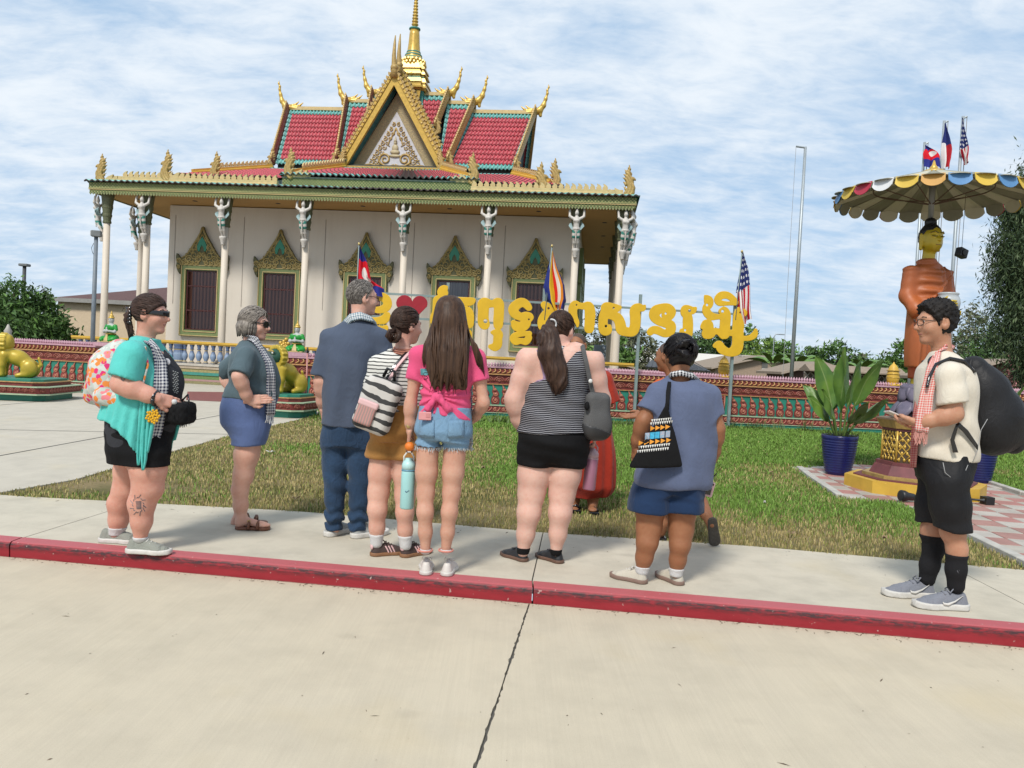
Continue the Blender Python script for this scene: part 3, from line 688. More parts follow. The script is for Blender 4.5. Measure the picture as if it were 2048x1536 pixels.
tiles([(cR,.2,7.6),(cR,4,7.6),(A0+2.1,4.35,8.86),(A0+2.4,5.2,8.86)],16,10,'skirt_tiles');tiles([(cL,4,7.6),(cL,.2,7.6),(A0-2.2,5.2,8.86),(A0-1.95,4.35,8.86)],16,10,'skirt_tiles')
for sx,x0,x1 in((-1,cL+.15,A0-1.95),(1,cR-.15,A0+2.1)):
 p,q=(x0,.45,7.62),(x1,4.3,8.88);ledge(p,q,.2,.22,M_yellow,'hip');crest(Vector(p)+Vector((0,0,.24))+(Vector(q)-Vector(p))*.25,Vector(q)+Vector((0,0,.24)),.15,.18,flip=-1 if sx>0 else 1)
BC=7.0
def slope_pair(h_lo,h_hi,zb,zr,bl,name,seam,nc,rows=12):
 for sx in(-1,1):
  i_lo,o_lo=seam;
  lo_i,lo_o,hi_i,hi_o=A0+sx*i_lo[0],A0+sx*o_lo[0],A0+sx*i_lo[1],A0+sx*o_lo[1]
  L_,R_=(0,1)if sx>0 else(1,0);xs=[(lo_i,hi_i),(lo_o,hi_o)]
  q=[(xs[L_][0],BC-bl,zb),(xs[R_][0],BC-bl,zb),(xs[L_][1],BC,zr),(xs[R_][1],BC,zr)]
  tiles(q,nc,rows,'roof_tiles',border=(1,1,1 if True else 0,1))
  q=[(xs[R_][0],BC+bl,zb),(xs[L_][0],BC+bl,zb),(xs[R_][1],BC,zr),(xs[L_][1],BC,zr)]
  tiles(q,nc,rows,'roof_tiles')
TIERS=[((2.2,2.75),(5.0,5.5),9.02,12.05,2.5,18),((1.92,1.6),(2.25,2.8),9.20,12.42,2.5,6),((.95,.3),(1.43,1.65),10.9,12.78,1.38,6)]
def chofa_sdf(P):
 d=chain(P,[((-.35,0,-.02),.10),((0,0,.0),.13),((.20,0,.08),.13),((.36,0,.30),.10),((.44,0,.58),.065),((.50,0,.82),.042),((.49,0,.95),.035),((.55,0,1.08),.025),((.53,0,1.22),.010)],.08)
 for x,z in((-.45,.12),(-.25,.16)):d=smin(d,chain(P,[((x+.28,0,z-.08),.07),((x,0,z-.02),.055),((x-.17,0,z+.13),.015)],.03),.03)
 return smin(d,rc(P,(.22,0,.02),(.25,0,-.14),.1,.07),.05)
CHOFA=sdf_mesh('roof_horn',chofa_sdf,(-.75,-.16,-.25),(.65,.16,1.26),.017)
for ti,(inn,out,zb,zr,bl,nc)in enumerate(TIERS):
 slope_pair(0,0,zb,zr,bl,'roof',(inn,out),nc,12 if ti<2 else 7)
 for sx in(-1,1):
  lo,hi=A0+sx*(out[0]+.06),A0+sx*(out[1]+.06)
  ledge((A0+sx*.3,BC,zr+.02),(A0+sx*(out[1]-.1),BC,zr+.02),.2,.16,M_goldpale,'ridge')
  for s_ in(-1,1):
   p,q=(lo,BC+s_*(bl+.05),zb-.05),(hi,BC,zr+.1);e=(Vector(q)-Vector(p)).normalized();up=Vector((0,s_*.77,.64))
   ledge(p,q,.13,.30,M_golddull if sx>0 else mat('barge_red',(.22,.055,.04),.5),'bargeboard',up=up)
   if s_<0:crest(Vector(p)+up*.30,Vector(q)+up*.30,.13,.13,m=M_golddull,up=up,flip=1)
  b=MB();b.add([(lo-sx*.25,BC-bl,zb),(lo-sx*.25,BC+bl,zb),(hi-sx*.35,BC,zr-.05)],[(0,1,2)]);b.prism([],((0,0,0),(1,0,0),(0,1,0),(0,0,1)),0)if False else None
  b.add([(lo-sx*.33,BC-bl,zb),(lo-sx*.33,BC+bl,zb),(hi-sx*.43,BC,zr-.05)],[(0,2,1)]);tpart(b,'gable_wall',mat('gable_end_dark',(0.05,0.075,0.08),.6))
  o=link('roof_horn',CHOFA,M_gold,temple,(A0+sx*(out[1]+.02),BC,zr+.12),(0,0,0 if sx>0 else math.pi))
  naga(A0+sx*(out[0]+.12),BC-bl-.1,zb-.15,0 if sx>0 else math.pi,.8,False)
def gable(bf,half,zb,zr,board,main):
 p0,p1,ap=Vector((A0-.03-half,bf,zb)),Vector((A0-.03+half,bf,zb)),Vector((A0-.08,bf,zr))
 for p,sx in((p0,-1),(p1,1)):
  e=(ap-p).normalized();nrm=Vector((-e.z,0,e.x))*(-1 if sx>0 else 1);b=MB()
  if nrm.z<0:nrm=-nrm
  for(w0,w1,y0,y1)in((0,board*.62,0,.16),(board*.66,board,-.04,.16)):
   b.add([tuple(p+nrm*w+Vector((0,y,0)))for w,y in((w0,y0),(w1,y0),(w1,y1),(w0,y1))]+[tuple(ap+Vector((0,0,(w)/max(.2,nrm.z)))+Vector((0,y,0)))for w,y in((w0,y0),(w1,y0),(w1,y1),(w0,y1))],[(0,1,2,3),(7,6,5,4),(0,4,5,1),(1,5,6,2),(2,6,7,3),(3,7,4,0)])
  tpart(b,'bargeboard',M_gold)
  q=p+nrm*board;r=ap+Vector((0,0,board/max(.2,nrm.z)))
  crest(q+e*.35,r-e*.05,.14,.12,up=nrm,flip=-1 if sx>0 else 1,m=M_golddull,t=.12);
  b=MB();d_=(r-q);n=int(d_.length/.2)
  for i in range(n):c=q+d_*((i+.5)/n)-nrm*board*.17;b.blob((c.x,bf-.04,c.z),(.05,.04,.05),6,4)
  o=tpart(b,'bargeboard_boss',M_golddull);o['kind']='stuff'
  sl=[p+nrm*board*.8,ap+Vector((0,0,board*.8/max(.2,nrm.z)))]
  tiles([tuple(sl[0]+Vector((0,.15,0))),tuple(Vector((sl[0].x,BC-.2,sl[0].z))),tuple(sl[1]+Vector((0,.15,0))),tuple(Vector((sl[1].x,BC-.2,sl[1].z)))]if sx>0 else[tuple(Vector((sl[0].x,BC-.2,sl[0].z))),tuple(sl[0]+Vector((0,.15,0))),tuple(Vector((sl[1].x,BC-.2,sl[1].z))),tuple(sl[1]+Vector((0,.15,0)))],10,13,'roof_tiles')
  if main:
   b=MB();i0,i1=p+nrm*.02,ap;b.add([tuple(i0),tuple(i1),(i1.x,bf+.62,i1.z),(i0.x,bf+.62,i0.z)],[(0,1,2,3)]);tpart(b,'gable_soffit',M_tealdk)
   naga(p.x+sx*.12,bf-.1,zb-.1,0 if sx>0 else math.pi,.85,False)
 b=MB();b.smooth=True;top=ap.z+board*1.9
 b.tube([(ap.x,bf,top-.35),(ap.x,bf-.02,top),(ap.x-.03,bf-.08,top+.5),(ap.x-.03,bf-.05,top+1.0),(ap.x-.03,bf,top+1.35)],[.17,.13,.085,.055,.02],10);b.blob((ap.x,bf-.05,top+.05),(.17,.13,.14))
 tpart(b,'gable_horn',M_golddull)
GF=4.45
gable(GF,1.93,9.02,12.36,.34,True);gable(GF+.75,2.0,9.1,12.62,.40,False)
tyb=GF+.55
b=MB();b.prism([(-1.9,0),(1.9,0),(0,3.3)],((A0-.05,tyb+.05,9.0),(1,0,0),(0,0,1),(0,1,0)),.3);tym=tpart(b,'tympanum',mat('tympanum_lattice',(0.46,0.345,0.15),.5,col2=(0.15,0.13,0.085),vscale=22,bump=.5,bscale=34))
b=MB();b.prism([(-1.33,.06),(1.33,.06),(0,2.35)],((A0-.05,tyb,9.1),(1,0,0),(0,0,1),(0,1,0)),.06);tpart(b,'tympanum_panel',mat('tympanum_white',(0.54,0.54,0.56),.6),tym)
def spiral(cx,cz,r,turns=1.6,start=0.0,cw=1,n=22):
 return[(cx+cw*r*(1-.82*i/n)*math.cos(start+turns*2*math.pi*i/n),cz+r*(1-.82*i/n)*math.sin(start+turns*2*math.pi*i/n))for i in range(n+1)]
b=MB();b.smooth=True;bx,bz=A0-.05,9.16
def t2(pts,r,y=tyb-.02):b.tube([(bx+x,y,bz+z)for x,z in pts],[r*(1-.45*i/len(pts))for i in range(len(pts))],5)
for sx in(-1,1):
 t2([(sx*.02,.08),(sx*.2,.02),(sx*.42,.04),(sx*.62,.16)]+[(sx*x,z)for x,z in spiral(.42,.32,.26,1.5,-.6)],.055)
 t2([(sx*1.25,.06),(sx*1.0,.10),(sx*.8,.05),(sx*.55,.12)],.04)
 for i in range(9):
  t=i/9;x=1.10*(1-t)+.10*t;z=.18+1.78*t;t2([(sx*a_,c_)for a_,c_ in spiral(x-.10,z,.125*(1-.35*t),1.25,1.2)],.028)
  if i<7:t2([(sx*a_,c_)for a_,c_ in spiral(x-.30,z+.02,.10*(1-.3*t),1.2,2.6)],.022)
 t2([(sx*.0,1.62),(sx*.12,1.35),(sx*.26,1.08),(sx*.33,.9),(sx*.24,.86)],.032)
tpart(b,'tympanum_scroll',M_golddull,tym)
b=MB();b.smooth=True
b.blob((bx,tyb-.03,bz+.62),(.21,.07,.10));b.blob((bx,tyb-.03,bz+.78),(.14,.07,.17));b.blob((bx,tyb-.04,bz+1.0),(.07,.06,.085));b.lathe([(.075,0),(.05,.06),(.02,.16),(.005,.24)],8,(bx,tyb-.03,bz+1.05));b.blob((bx,tyb-.02,bz+.46),(.26,.06,.07))
tpart(b,'tympanum_figure',mat('figure_pale_gold',(.50,.42,.25),.5),tym)
b=MB();b.box((A0-.03,GF+.2,8.93),(4.0,.5,.22));gb=tpart(b,'gable_beam',M_golddull)
b=MB();b.smooth=True
for i in range(20):b.tube([(A0-1.9+.2*i+.1+.08*math.cos(a_),GF-.055,8.93+.07*math.sin(a_))for a_ in np.linspace(0,5.5,9)],.018,4)
tpart(b,'beam_scroll',M_gold,gb)
b=MB();SB=7.15
def sq(z0,z1,h0,h1=None):
 h1=h1 or h0;k=.22
 def ring(h,z):return[(A0+x*h,SB+y*h,z)for x,y in((-1+k,-1),(1-k,-1),(1-k,-1+k),(1,-1+k),(1,1-k),(1-k,1-k),(1-k,1),(-1+k,1),(-1+k,1-k),(-1,1-k),(-1,-1+k),(-1+k,-1+k))]
 b.ring_loft([ring(h0,z0),ring(h1,z1)])
for z0,z1,h in((12.2,12.9,.62),(13.42,13.5,.62)):sq(z0,z1,h)
tpart(b,'spire_base',M_teal)
b=MB()
for z0,z1,h,h1 in((12.9,12.98,.68,.72),(12.98,13.06,.78,.78),(13.06,13.14,.74,.7),(13.14,13.24,.70,.70),(13.24,13.42,.74,.68),(13.5,13.6,.60,.60),(13.6,13.72,.68,.64),(13.72,13.86,.60,.58),(13.86,13.95,.64,.62),(13.95,14.12,.56,.52)):sq(z0,z1,h,h1)
for sx in(-1,0,1):b.prism([(-.09,0),(.09,0),(.03,-.5),(0,-.62),(-.03,-.5)],((A0+sx*.45,SB-.66,12.88),(1,0,0),(0,0,1),(0,1,0)),.04)
tpart(b,'spire_tier',M_gold)
b=MB()
for r,z,n in((.53,14.15,20),(.50,14.3,18),(.64,13.62,22)):
 for i in range(n):a_=2*math.pi*i/n;b.blob((A0+r*math.cos(a_),SB+r*math.sin(a_),z),(.075,.075,.10),6,4)
tpart(b,'spire_petals',M_gold)['kind']='stuff'
b=MB();b.smooth=True;b.lathe([(.5,14.08),(.47,14.2),(.44,14.38),(.42,14.45),(.39,14.46),(.38,14.52),(.36,14.6),(.33,14.61),(.31,14.68),(.285,14.78),(.25,15.1),(.225,15.5),(.205,15.72)],20,(A0,SB,0));tpart(b,'spire_bell',M_gold)
for z,r in((14.44,.42),(14.58,.375),(14.72,.31),(15.76,.245)):
 b=MB();b.smooth=True;b.lathe([(r-.06,z-.05),(r,z-.03),(r+.01,z),(r,z+.03),(r-.06,z+.05)],20,(A0,SB,0));tpart(b,'spire_ring',M_teal)
b=MB();b.smooth=True;prof=[(.14,15.78)];z=15.9;r=.155
while z<18.2:
 prof+=[(r*.62,z),(r*.95,z+.03),(r,z+.055),(r*.95,z+.085),(r*.62,z+.11)];z+=.135;r*=.94
prof+=[(.03,z),(.012,z+.9)];b.lathe(prof,14,(A0,SB,0));tpart(b,'spire_finial',M_gold)
CAP=[(.115,5.62),(.15,5.64),(.15,5.70),(.13,5.72),(.15,5.86),(.165,5.88),(.165,5.95),(.15,5.97),(.175,6.15),(.19,6.18),(.19,6.26),(.18,6.28),(.22,6.58),(.225,6.68)]
b=MB();b.smooth=True;b.lathe([(.19,ZB),(.19,ZB+.12),(.15,ZB+.16),(.135,ZB+.3),(.125,2.5),(.115,5.62)],16);COLM=b.mesh('column');COLM.materials.append(M_column)
b=MB();b.lathe(CAP,16);CAPM=b.mesh('capital');CAPM.materials.append(M_capital)
def kin_body(P):
 d=chain(P,[((-.05,.10,.0),.035),((-.055,.0,.18),.05),((-.06,-.10,.42),.07),((-.05,-.12,.60),.09)],.04)
 d=np.minimum(d,chain(P,[((.05,.10,.0),.035),((.055,.0,.18),.05),((.06,-.10,.42),.07),((.05,-.12,.60),.09)],.04))
 d=smin(d,chain(P,[((0,-.12,.62),.10),((0,-.13,.74),.085),((0,-.15,.90),.105),((0,-.13,1.0),.08)],.05),.05)
 d=smin(d,np.minimum(ell(P,(-.05,-.23,.90),(.05,.05,.05)),ell(P,(.05,-.23,.90),(.05,.05,.05))),.03)
 d=smin(d,rc(P,(0,-.12,1.02),(0,-.13,1.12),.04),.04);d=smin(d,ell(P,(0,-.14,1.17),(.068,.08,.09)),.02);d=smin(d,rc(P,(0,-.13,1.26),(0,-.12,1.36),.05,.012),.02)
 for s in(-1,1):d=smin(d,chain(P,[((s*.13,-.13,.99),.055),((s*.24,-.12,1.06),.045),((s*.25,-.08,1.24),.038),((s*.235,-.02,1.38),.035)],.02),.04)
 return d
KIN=sdf_mesh('winged_figure',kin_body,(-.32,-.32,-.04),(.32,.2,1.44),.02);KIN.materials.append(M_white)
def kin_skirt(P):
 ds=[np.maximum(chain(P,[((s*.05,.03,.14),.045),((s*.06,-.095,.40),.068),((s*.05,-.125,.6),.09)],.04),P[:,2]-.60)for s in(-1,1)]
 d=np.minimum(*ds);return d
KSK=sdf_mesh('figure_trousers',kin_skirt,(-.25,-.3,.05),(.25,.15,.66),.018);KSK.materials.append(M_teal)
KSH=sdf_mesh('figure_sash',lambda P:np.minimum(ell(P,(0,-.14,.62),(.13,.12,.035)),rc(P,(0,-.22,.6),(0,-.17,.2),.03,.02)),(-.2,-.3,.1),(.2,0,.7),.016);KSH.materials.append(M_white)
b=MB()
for s in(-1,1):
 for i in range(4):b.prism([(s*.05,0),(s*(.16+.02*i),.03+.05*i),(s*(.27-.015*i),.16+.03*i),(s*(.24-.02*i),.24+.02*i),(s*.12,.12)],((0,-.08+.03*i,.58),(1,0,0),(0,0,1),(0,1,0)),.02)
KWG=b.mesh('figure_wings');KWG.materials.append(M_wing)
b=MB();b.smooth=True;b.lathe([(.05,-.34),(.07,-.30),(.06,-.26),(.09,-.22),(.085,-.17),(.12,-.12),(.13,-.05),(.11,-.02)],12,(0,.06,0));KBR=b.mesh('figure_bracket');KBR.materials.append(M_white)
def figure(x,y,rz,z=5.30,s=.985):
 o=link('winged_figure',KIN,None,temple,(x,y,z),(0,0,rz),(s,s,s))
 for n,me in(('figure_trousers',KSK),('figure_sash',KSH),('figure_wings',KWG),('figure_bracket',KBR)):link(n,me,None,o)
def column(x,y,figs):
 c=link('column',COLM,None,temple,(x,y,0));link('capital',CAPM,None,c)
 for rz in figs:
  d=Vector((math.sin(rz),-math.cos(rz)))*.25;figure(x+d.x,y+d.y,rz)
fx=[-4.38,-2.82,.17,3.17,6.75,9.74,12.75,14.30]
for i,x in enumerate(fx):column(x,0,[0]if 0<i<7 else([-math.pi/2]if i==0 else[.25,math.pi/2]))
for yb in(2.2,5.4,8.6,11.8,13.9):
 column(fx[0],yb,[-math.pi/2]);column(fx[-1],yb,[math.pi/2])
def window(x,pale=False,side=0):
 W,H0,H1,w,h0,h1=.83,1.68,4.42,.62,1.92,4.20;T_=.14
 b=MB()
 for bx_ in(((x,WB-T_/2,(H1+h1)/2),(2*W,T_,H1-h1)),((x,WB-T_/2,(H0+h0)/2),(2*W,T_,h0-H0)),((x-(W+w)/2,WB-T_/2,(h0+h1)/2),(W-w,T_,h1-h0-.004)),((x+(W+w)/2,WB-T_/2,(h0+h1)/2),(W-w,T_,h1-h0-.004))):b.box(*bx_)
 fr_=b.build('window',M_frame,temple)
 b=MB()
 for(dx,w_)in((W-.03,.025),(w+.03,.025)):
  for z_ in(1,-1):
   b.box((x,WB-T_-.012,(H1-(W-dx))if z_>0 else(H0+(W-dx))),(2*dx,.024,.025));b.box((x+z_*dx,WB-T_-.012,(H0+H1)/2),(.025,.024,H1-H0-2*(W-dx)-.03))
 b.build('frame_bead',M_goldpale,fr_)
 b=MB();fy=WB-.05
 for s in(-1,1):b.box((x+s*(w-.03),fy,(h0+h1)/2),(.06,.06,h1-h0))
 for z_ in(h0+.03,h0+.75,h1-.6,h1-.03):b.box((x,fy,z_),(2*w-.122,.05,.05))
 b.build('casement',M_wood,fr_)
 for(z0,z1)in((h0+.06,h0+.72),(h0+.78,h1-.63),(h1-.57,h1-.06)):
  b=MB();b.add([(x-w+.06,fy-.005,z0),(x+w-.06,fy-.005,z0),(x+w-.06,fy-.005,z1),(x-w+.06,fy-.005,z1)],[(0,1,2,3)]);b.build('pane',M_glass,fr_)
 b=MB();b.smooth=True;n=60;P=[]
 for z_ in(h0+.02,h1-.02):P.append([(x-w+.02+(2*w-.04)*i/n,WB-.018+.010*math.sin(i*.9+.6*math.sin(i*.4)),z_)for i in range(n+1)])
 b.grid(P);b.build('curtain',M_curtain_pale if pale else M_curtain,fr_)
 o=link('pediment',PED,[M_golddull2],fr_,(x,WB-.16,4.42));link('pediment_niche',NICHE,[M_green],fr_,(x,WB-.16,4.42));link('pediment_scroll',SCR,[M_scroll],fr_,(x,WB-.16,4.42))
M_golddull2=mat('pediment_ground',(0.115,0.095,0.038),0.6,col2=(0.07,0.085,0.035),vscale=25,bump=.3);M_scroll=mat('pediment_scroll_gold',(0.35,0.265,0.09),.45,.1,var=.2,vscale=20)
half=[(0,1.45),(.05,1.28),(.14,1.12),(.26,.92),(.40,.70),(.55,.46),(.68,.30),(.80,.22),(.90,.26),(1.02,.40),(1.04,.24),(1.00,.05),(1.03,-.08),(.95,-.28),(.88,-.38),(.845,-.2),(.845,-.002)]
outline=[(x,z)for x,z in half]+[(-x,z)for x,z in half[::-1]if x>0]
b=MB();b.prism(outline[::-1],((0,0,0),(1,0,0),(0,0,1),(0,1,0)),.15);PED=b.mesh('pediment')
nich=[(0,1.05),(.12,.88),(.2,.68),(.16,.52),(.1,.5),(.06,.66),(0,.74),(-.06,.66),(-.1,.5),(-.16,.52),(-.2,.68),(-.12,.88)]
b=MB();b.prism(nich[::-1],((0,-.03,0),(1,0,0),(0,0,1),(0,1,0)),.03);NICHE=b.mesh('pediment_niche')
b=MB();b.smooth=True
def t3(pts,r):b.tube([(x,-.005,z)for x,z in pts],[r*(1-.5*i/len(pts))for i in range(len(pts))],5)
for sx in(-1,1):
 t3([(sx*x,z)for x,z in[(.0,1.42),(.08,1.2),(.2,.98),(.36,.74),(.5,.5),(.64,.32),(.8,.23)]],.045)
 t3([(sx*x,z)for x,z in[(.0,1.16),(.1,.96),(.22,.76),(.23,.6),(.16,.46)]],.03)
 for cx,cz,r,st,cw in((.3,.34,.17,2.6,1),(.52,.2,.14,.4,-1),(.12,.2,.14,.8,-1),(.72,.12,.11,2.0,1),(.92,.12,.10,0,-1),(.30,.64,.12,1.5,1),(.42,.5,.1,.5,1),(.2,.06,.09,2,1),(.4,.05,.09,2,1),(.6,.04,.08,2,1),(.8,.03,.08,2,1),(.08,.36,.09,1,1),(.93,-.12,.07,1,1),(.17,.92,.06,1,1)):
  t3([(sx*x,z)for x,z in spiral(cx,cz,r,1.6,st,cw)],.034)
 for x,z in((.12,1.06),(.22,.9),(.32,.75),(.42,.6),(.52,.45),(.62,.34)):t3([(sx*x,z-.06),(sx*(x+.03),z),(sx*(x+.0),z+.07)],.035)
SCR=b.mesh('pediment_scroll')
for i,x in enumerate((-1.46,1.62,4.94,8.29,11.27)):window(x,i==3)
b=MB()
for q in(3.4,6.6,9.8):b.box((WR+.07,q,3.05),(.14,1.66,2.7));b.prism([(-1,0),(1,0),(.4,.7),(0,1.45),(-.4,.7)],((WR+.02,q,4.4),(0,1,0),(0,0,1),(1,0,0)),.15)
tpart(b,'side_window_surround',M_frame)
b=MB();yb=-.78
b.box((A0,yb,1.44),(19.9,.26,.07));b.box((A0,yb,1.385),(19.9,.2,.05));bal=tpart(b,'balustrade_rail',M_yellow)
for i,(z0,z1,dp,m_)in enumerate(((0,.09,.62,mat('plinth_relief',(.30,.27,.12),.6,col2=(.15,.13,.07),vscale=30,bump=.4,bscale=25)),(.09,.16,.5,mat('plinth_pink',(.42,.25,.24),.6)),(.16,.30,.44,mat('plinth_green',(.16,.25,.075),.6,col2=(.09,.15,.05),vscale=25,bump=.3)),(.30,.40,.5,M_teal),(.40,.52,.46,mat('plinth_gold',(.40,.33,.14),.5,col2=(.22,.2,.09),vscale=30,bump=.4)),(.52,.62,.52,mat('plinth_sand',(.44,.36,.27),.6)),(.62,.70,.58,mat('plinth_cream',(.5,.46,.40),.6)))):
 b=MB();b.box((A0,yb,(z0+z1)/2),(19.9+dp*.3,dp,z1-z0-.002));b.build('plinth_course',m_,temple)
b=MB();b.smooth=True;b.lathe([(.075,.70),(.085,.74),(.05,.78),(.06,.82),(.105,.92),(.10,1.0),(.055,1.12),(.045,1.17),(.075,1.2),(.05,1.23),(.07,1.30),(.085,1.36)],12)
BALM=b.mesh('baluster')
def bal_mat():
 g=NG('baluster_blue',0.4,0.5);z=g.sep(g.tc('Object'))['Z']
 g.color(g.ramp(g.rng(z,.7,1.36),[(0,(.15,.20,.30)),(.12,(.40,.30,.12)),(.16,(.17,.24,.36)),(.5,(.24,.31,.42)),(.66,(.07,.10,.19)),(.7,(.42,.34,.14)),(.75,(.06,.09,.17)),(1,(.09,.13,.22))]));return g.m
M_bal=bal_mat();BALM.materials.append(M_bal)
for i in range(38):
 x=-4.7+i*.262
 if i%8==6:
  b=MB();b.lathe([(.17,.70),(.19,.76),(.16,.80),(.17,.84),(.19,1.0),(.18,1.1),(.15,1.14),(.17,1.2),(.16,1.26),(.18,1.36)],14,(x+.04,yb,0));b.build('balustrade_post',M_bal,temple)
 else:link('baluster',BALM,None,temple,(x,yb,0))
# ================================================================== CARVED LOW WALLS
M_red=mat('wall_red',(0.23,0.038,0.030),0.55,col2=(0.13,0.020,0.018),vscale=14,bump=.25,bscale=40)
M_redlt=mat('relief_rose',(0.48,0.20,0.125),0.5,col2=(0.32,0.095,0.06),vscale=40)
M_leafgold=mat('leaf_gold',(0.56,0.35,0.13),0.45,.1,col2=(0.33,0.14,0.06),vscale=45)
M_pink=mat('lotus_pink',(0.50,0.31,0.36),0.6,col2=(0.40,0.21,0.26),vscale=18)
M_panel=mat('panel_green',(0.022,0.215,0.150),0.5,var=.14,vscale=4)
M_line=mat('pale_green_line',(0.36,0.46,0.30),0.6,var=.1)
def relief_mb(flip=1):
 b=MB();b.smooth=False;b.cur=0
 o=[(-.085,.0),(.085,.0),(.10,.07),(.095,.14),(.06,.19),(.085,.25),(.05,.32),(.0,.36),(-.045,.43),(-.085,.46),(-.07,.38),(-.09,.30),(-.06,.22),(-.10,.14),(-.105,.06)]
 o=[(x*flip,z)for x,z in o][::-1 if flip>0 else 1];b.prism(o,((0,-.022,0),(1,0,0),(0,0,1),(0,1,0)),.03);b.cur=1;b.smooth=True
 for cx,cz,r,st in((.0,.085,.072,2.0),(.005,.235,.055,2.4),(-.02,.345,.035,2.6)):
  b.tube([(flip*x,-.024,z)for x,z in spiral(cx,cz,r,1.5,st,1,16)],[.018*(1-.4*i/17)for i in range(17)],5);b.blob((flip*cx,-.03,cz),(.026,.02,.026),6,4)
 b.tube([(flip*x,-.022,z)for x,z in((-.02,.30),(-.05,.38),(-.08,.455))],[.02,.016,.006],5);return b
REL={s:relief_mb(s).mesh('relief_scroll')for s in(1,-1)}
for me in REL.values():me.materials.append(M_red);me.materials.append(M_redlt)
b=MB();b.smooth=True
for r,t in((.118,.016),(.078,.014),(.038,.014)):b.tube([(r*math.cos(a_),-.008,.03+r*math.sin(a_))for a_ in np.linspace(0,math.pi,10)],t,5)
b.blob((0,-.01,.035),(.022,.02,.025),6,4);ARC=b.mesh('arch_relief');ARC.materials.append(mat('arch_rose',(.36,.11,.075),.5,var=.25,vscale=30))
b=MB();b.smooth=True
b.tube([(x,-.008,z)for x,z in spiral(-.035,.055,.048,1.4,.5,1,12)],.014,5);b.tube([(-.01,-.008,.015),(.04,-.01,.03),(.085,-.008,.085),(.07,-.008,.125)],[.014,.016,.012,.004],5)
SCRB=b.mesh('scroll_relief');SCRB.materials.append(M_redlt)
b=MB()
b.box((0,-.012,0),(.3,.024,1.0));b.cur=1;b.smooth=True
for z in(-.36,-.18,0,.18,.36):
 for s in(-1,1):b.tube([(-.11*s,-.028,z-.08),(0,-.034,z),(.11*s,-.028,z+.08)],.013,5)
 b.blob((0,-.03,z),(.03,.02,.03),6,4)
for s in(-1,1):b.box((s*.135,-.02,0),(.02,.02,1.0))
PIL=b.mesh('pilaster');PIL.materials.append(M_red);PIL.materials.append(M_redlt)
def carved_wall(label,x0,y0,ang,L,flip,pil,first_rel=.2):
 t=thing('low_wall',label,'wall',(x0,y0,0),ang);D=.34
 for name,z0,z1,pr,m in(('base_course',0,.085,.05,M_panel),('base_line',.085,.10,.07,M_line),('scroll_course',.10,.255,.03,M_red),('panel_line',.255,.285,.05,M_line),('panel',.285,.765,0,M_panel),('panel_edge',.765,.785,.035,M_leafgold),('arch_course',.785,1.0,.02,M_red),('leaf_line',1.0,1.03,.075,M_leafgold),('leaf_course',1.03,1.165,.055,M_red),('coping',1.165,1.205,.085,M_pink)):
  b=MB();b.box((L/2,D/2-pr/2,(z0+z1)/2),(L+pr,D+pr,z1-z0-.001));b.build(name,m,t)
 n=int(L/.238)
 for i in range(n):
  x=first_rel+i*.238
  if any(abs(x-p)<.24 for p in pil)or x>L-.1:continue
  link('relief_scroll',REL[flip],None,t,(x,0,.30),None,(1,1,1))
 for i in range(int(L/.27)):link('arch_relief',ARC,None,t,(.14+i*.27,-.02,.81),None,(1,1,1))
 for i in range(int(L/.205)):link('scroll_relief',SCRB,None,t,(.11+i*.205,-.03,.115),None,(flip,1,1))
 b=MB();b.smooth=True
 for i in range(int(L/.118)):
  x=.06+i*.118;b.tube([(x-.05,-.06,1.05),(x-.01,-.072,1.06),(x+.035,-.075,1.095),(x+.02,-.07,1.14),(x-.02,-.07,1.12)],[.012,.02,.022,.016,.005],4)
 b.build('leaf_frieze',M_leafgold,t)['kind']='stuff'
 b=MB()
 for i in range(int(L/.07)):
  x=.035+i*.07
  for y,h in((-.03,.085),(.10,.10)):b.lathe([(.018,0),(.032,h*.45),(.006,h)],5,(x,y,1.204))
 b.build('lotus_petals',M_pink,t)['kind']='stuff'
 for p in pil:
  link('pilaster',PIL,None,t,(p,-.004,.52),None,(1,1,.47))
 return t
WA=math.atan(.106)
def wall_xy(s):return(-5.55+s*math.cos(WA),18.6+.106*-5.55+s*math.sin(WA))
WR_=carved_wall('long red and green carved low wall behind the lawn and the yellow letters',*wall_xy(0),WA,22.5,1,[.2,.62,2.75,6.75,10.75,14.8,18.8])
LA=-.20
WL_=carved_wall('short red and green carved low wall at the left, behind the turquoise cardigan',-10.05-6.6*math.cos(LA),19.45-6.6*math.sin(LA),LA,6.6,-1,[6.4,2.2])
def bud(px,base,label,s):
 d=_ray(px,base);t_=(18.72-0)/(d[1]-.106*d[0]);p=Vector((np.array([0,0,EYE])+d*t_))
 b=MB();b.smooth=True;b.lathe([(.24,0),(.25,.03),(.19,.06),(.13,.08),(.15,.10),(.17,.20),(.165,.30),(.145,.42),(.12,.52),(.08,.58),(.03,.63),(.008,.68)],14)
 o=b.build('lotus_bud',M_yellow,None,(p.x,p.y,1.205));o.scale=(s,s,s);prop(o,label,'finial','gold lotus buds on the wall')
 for i in range(3):
  bb=MB();bb.smooth=True;bb.lathe([(.17,0),(.185,.015),(.17,.03)],14,(0,0,.22+.1*i));bb.build('ring',M_gold,o)
 bb=MB()
 for i in range(12):a_=2*math.pi*i/12;bb.prism([(-.05,0),(.05,0),(0,.09)],((.2*math.cos(a_),.2*math.sin(a_),.02),(-math.sin(a_),math.cos(a_),0),(math.cos(a_)*.5,math.sin(a_)*.5,.6),(math.cos(a_),math.sin(a_),0)),.012)
 bb.build('petals',M_gold,o)['kind']='stuff'
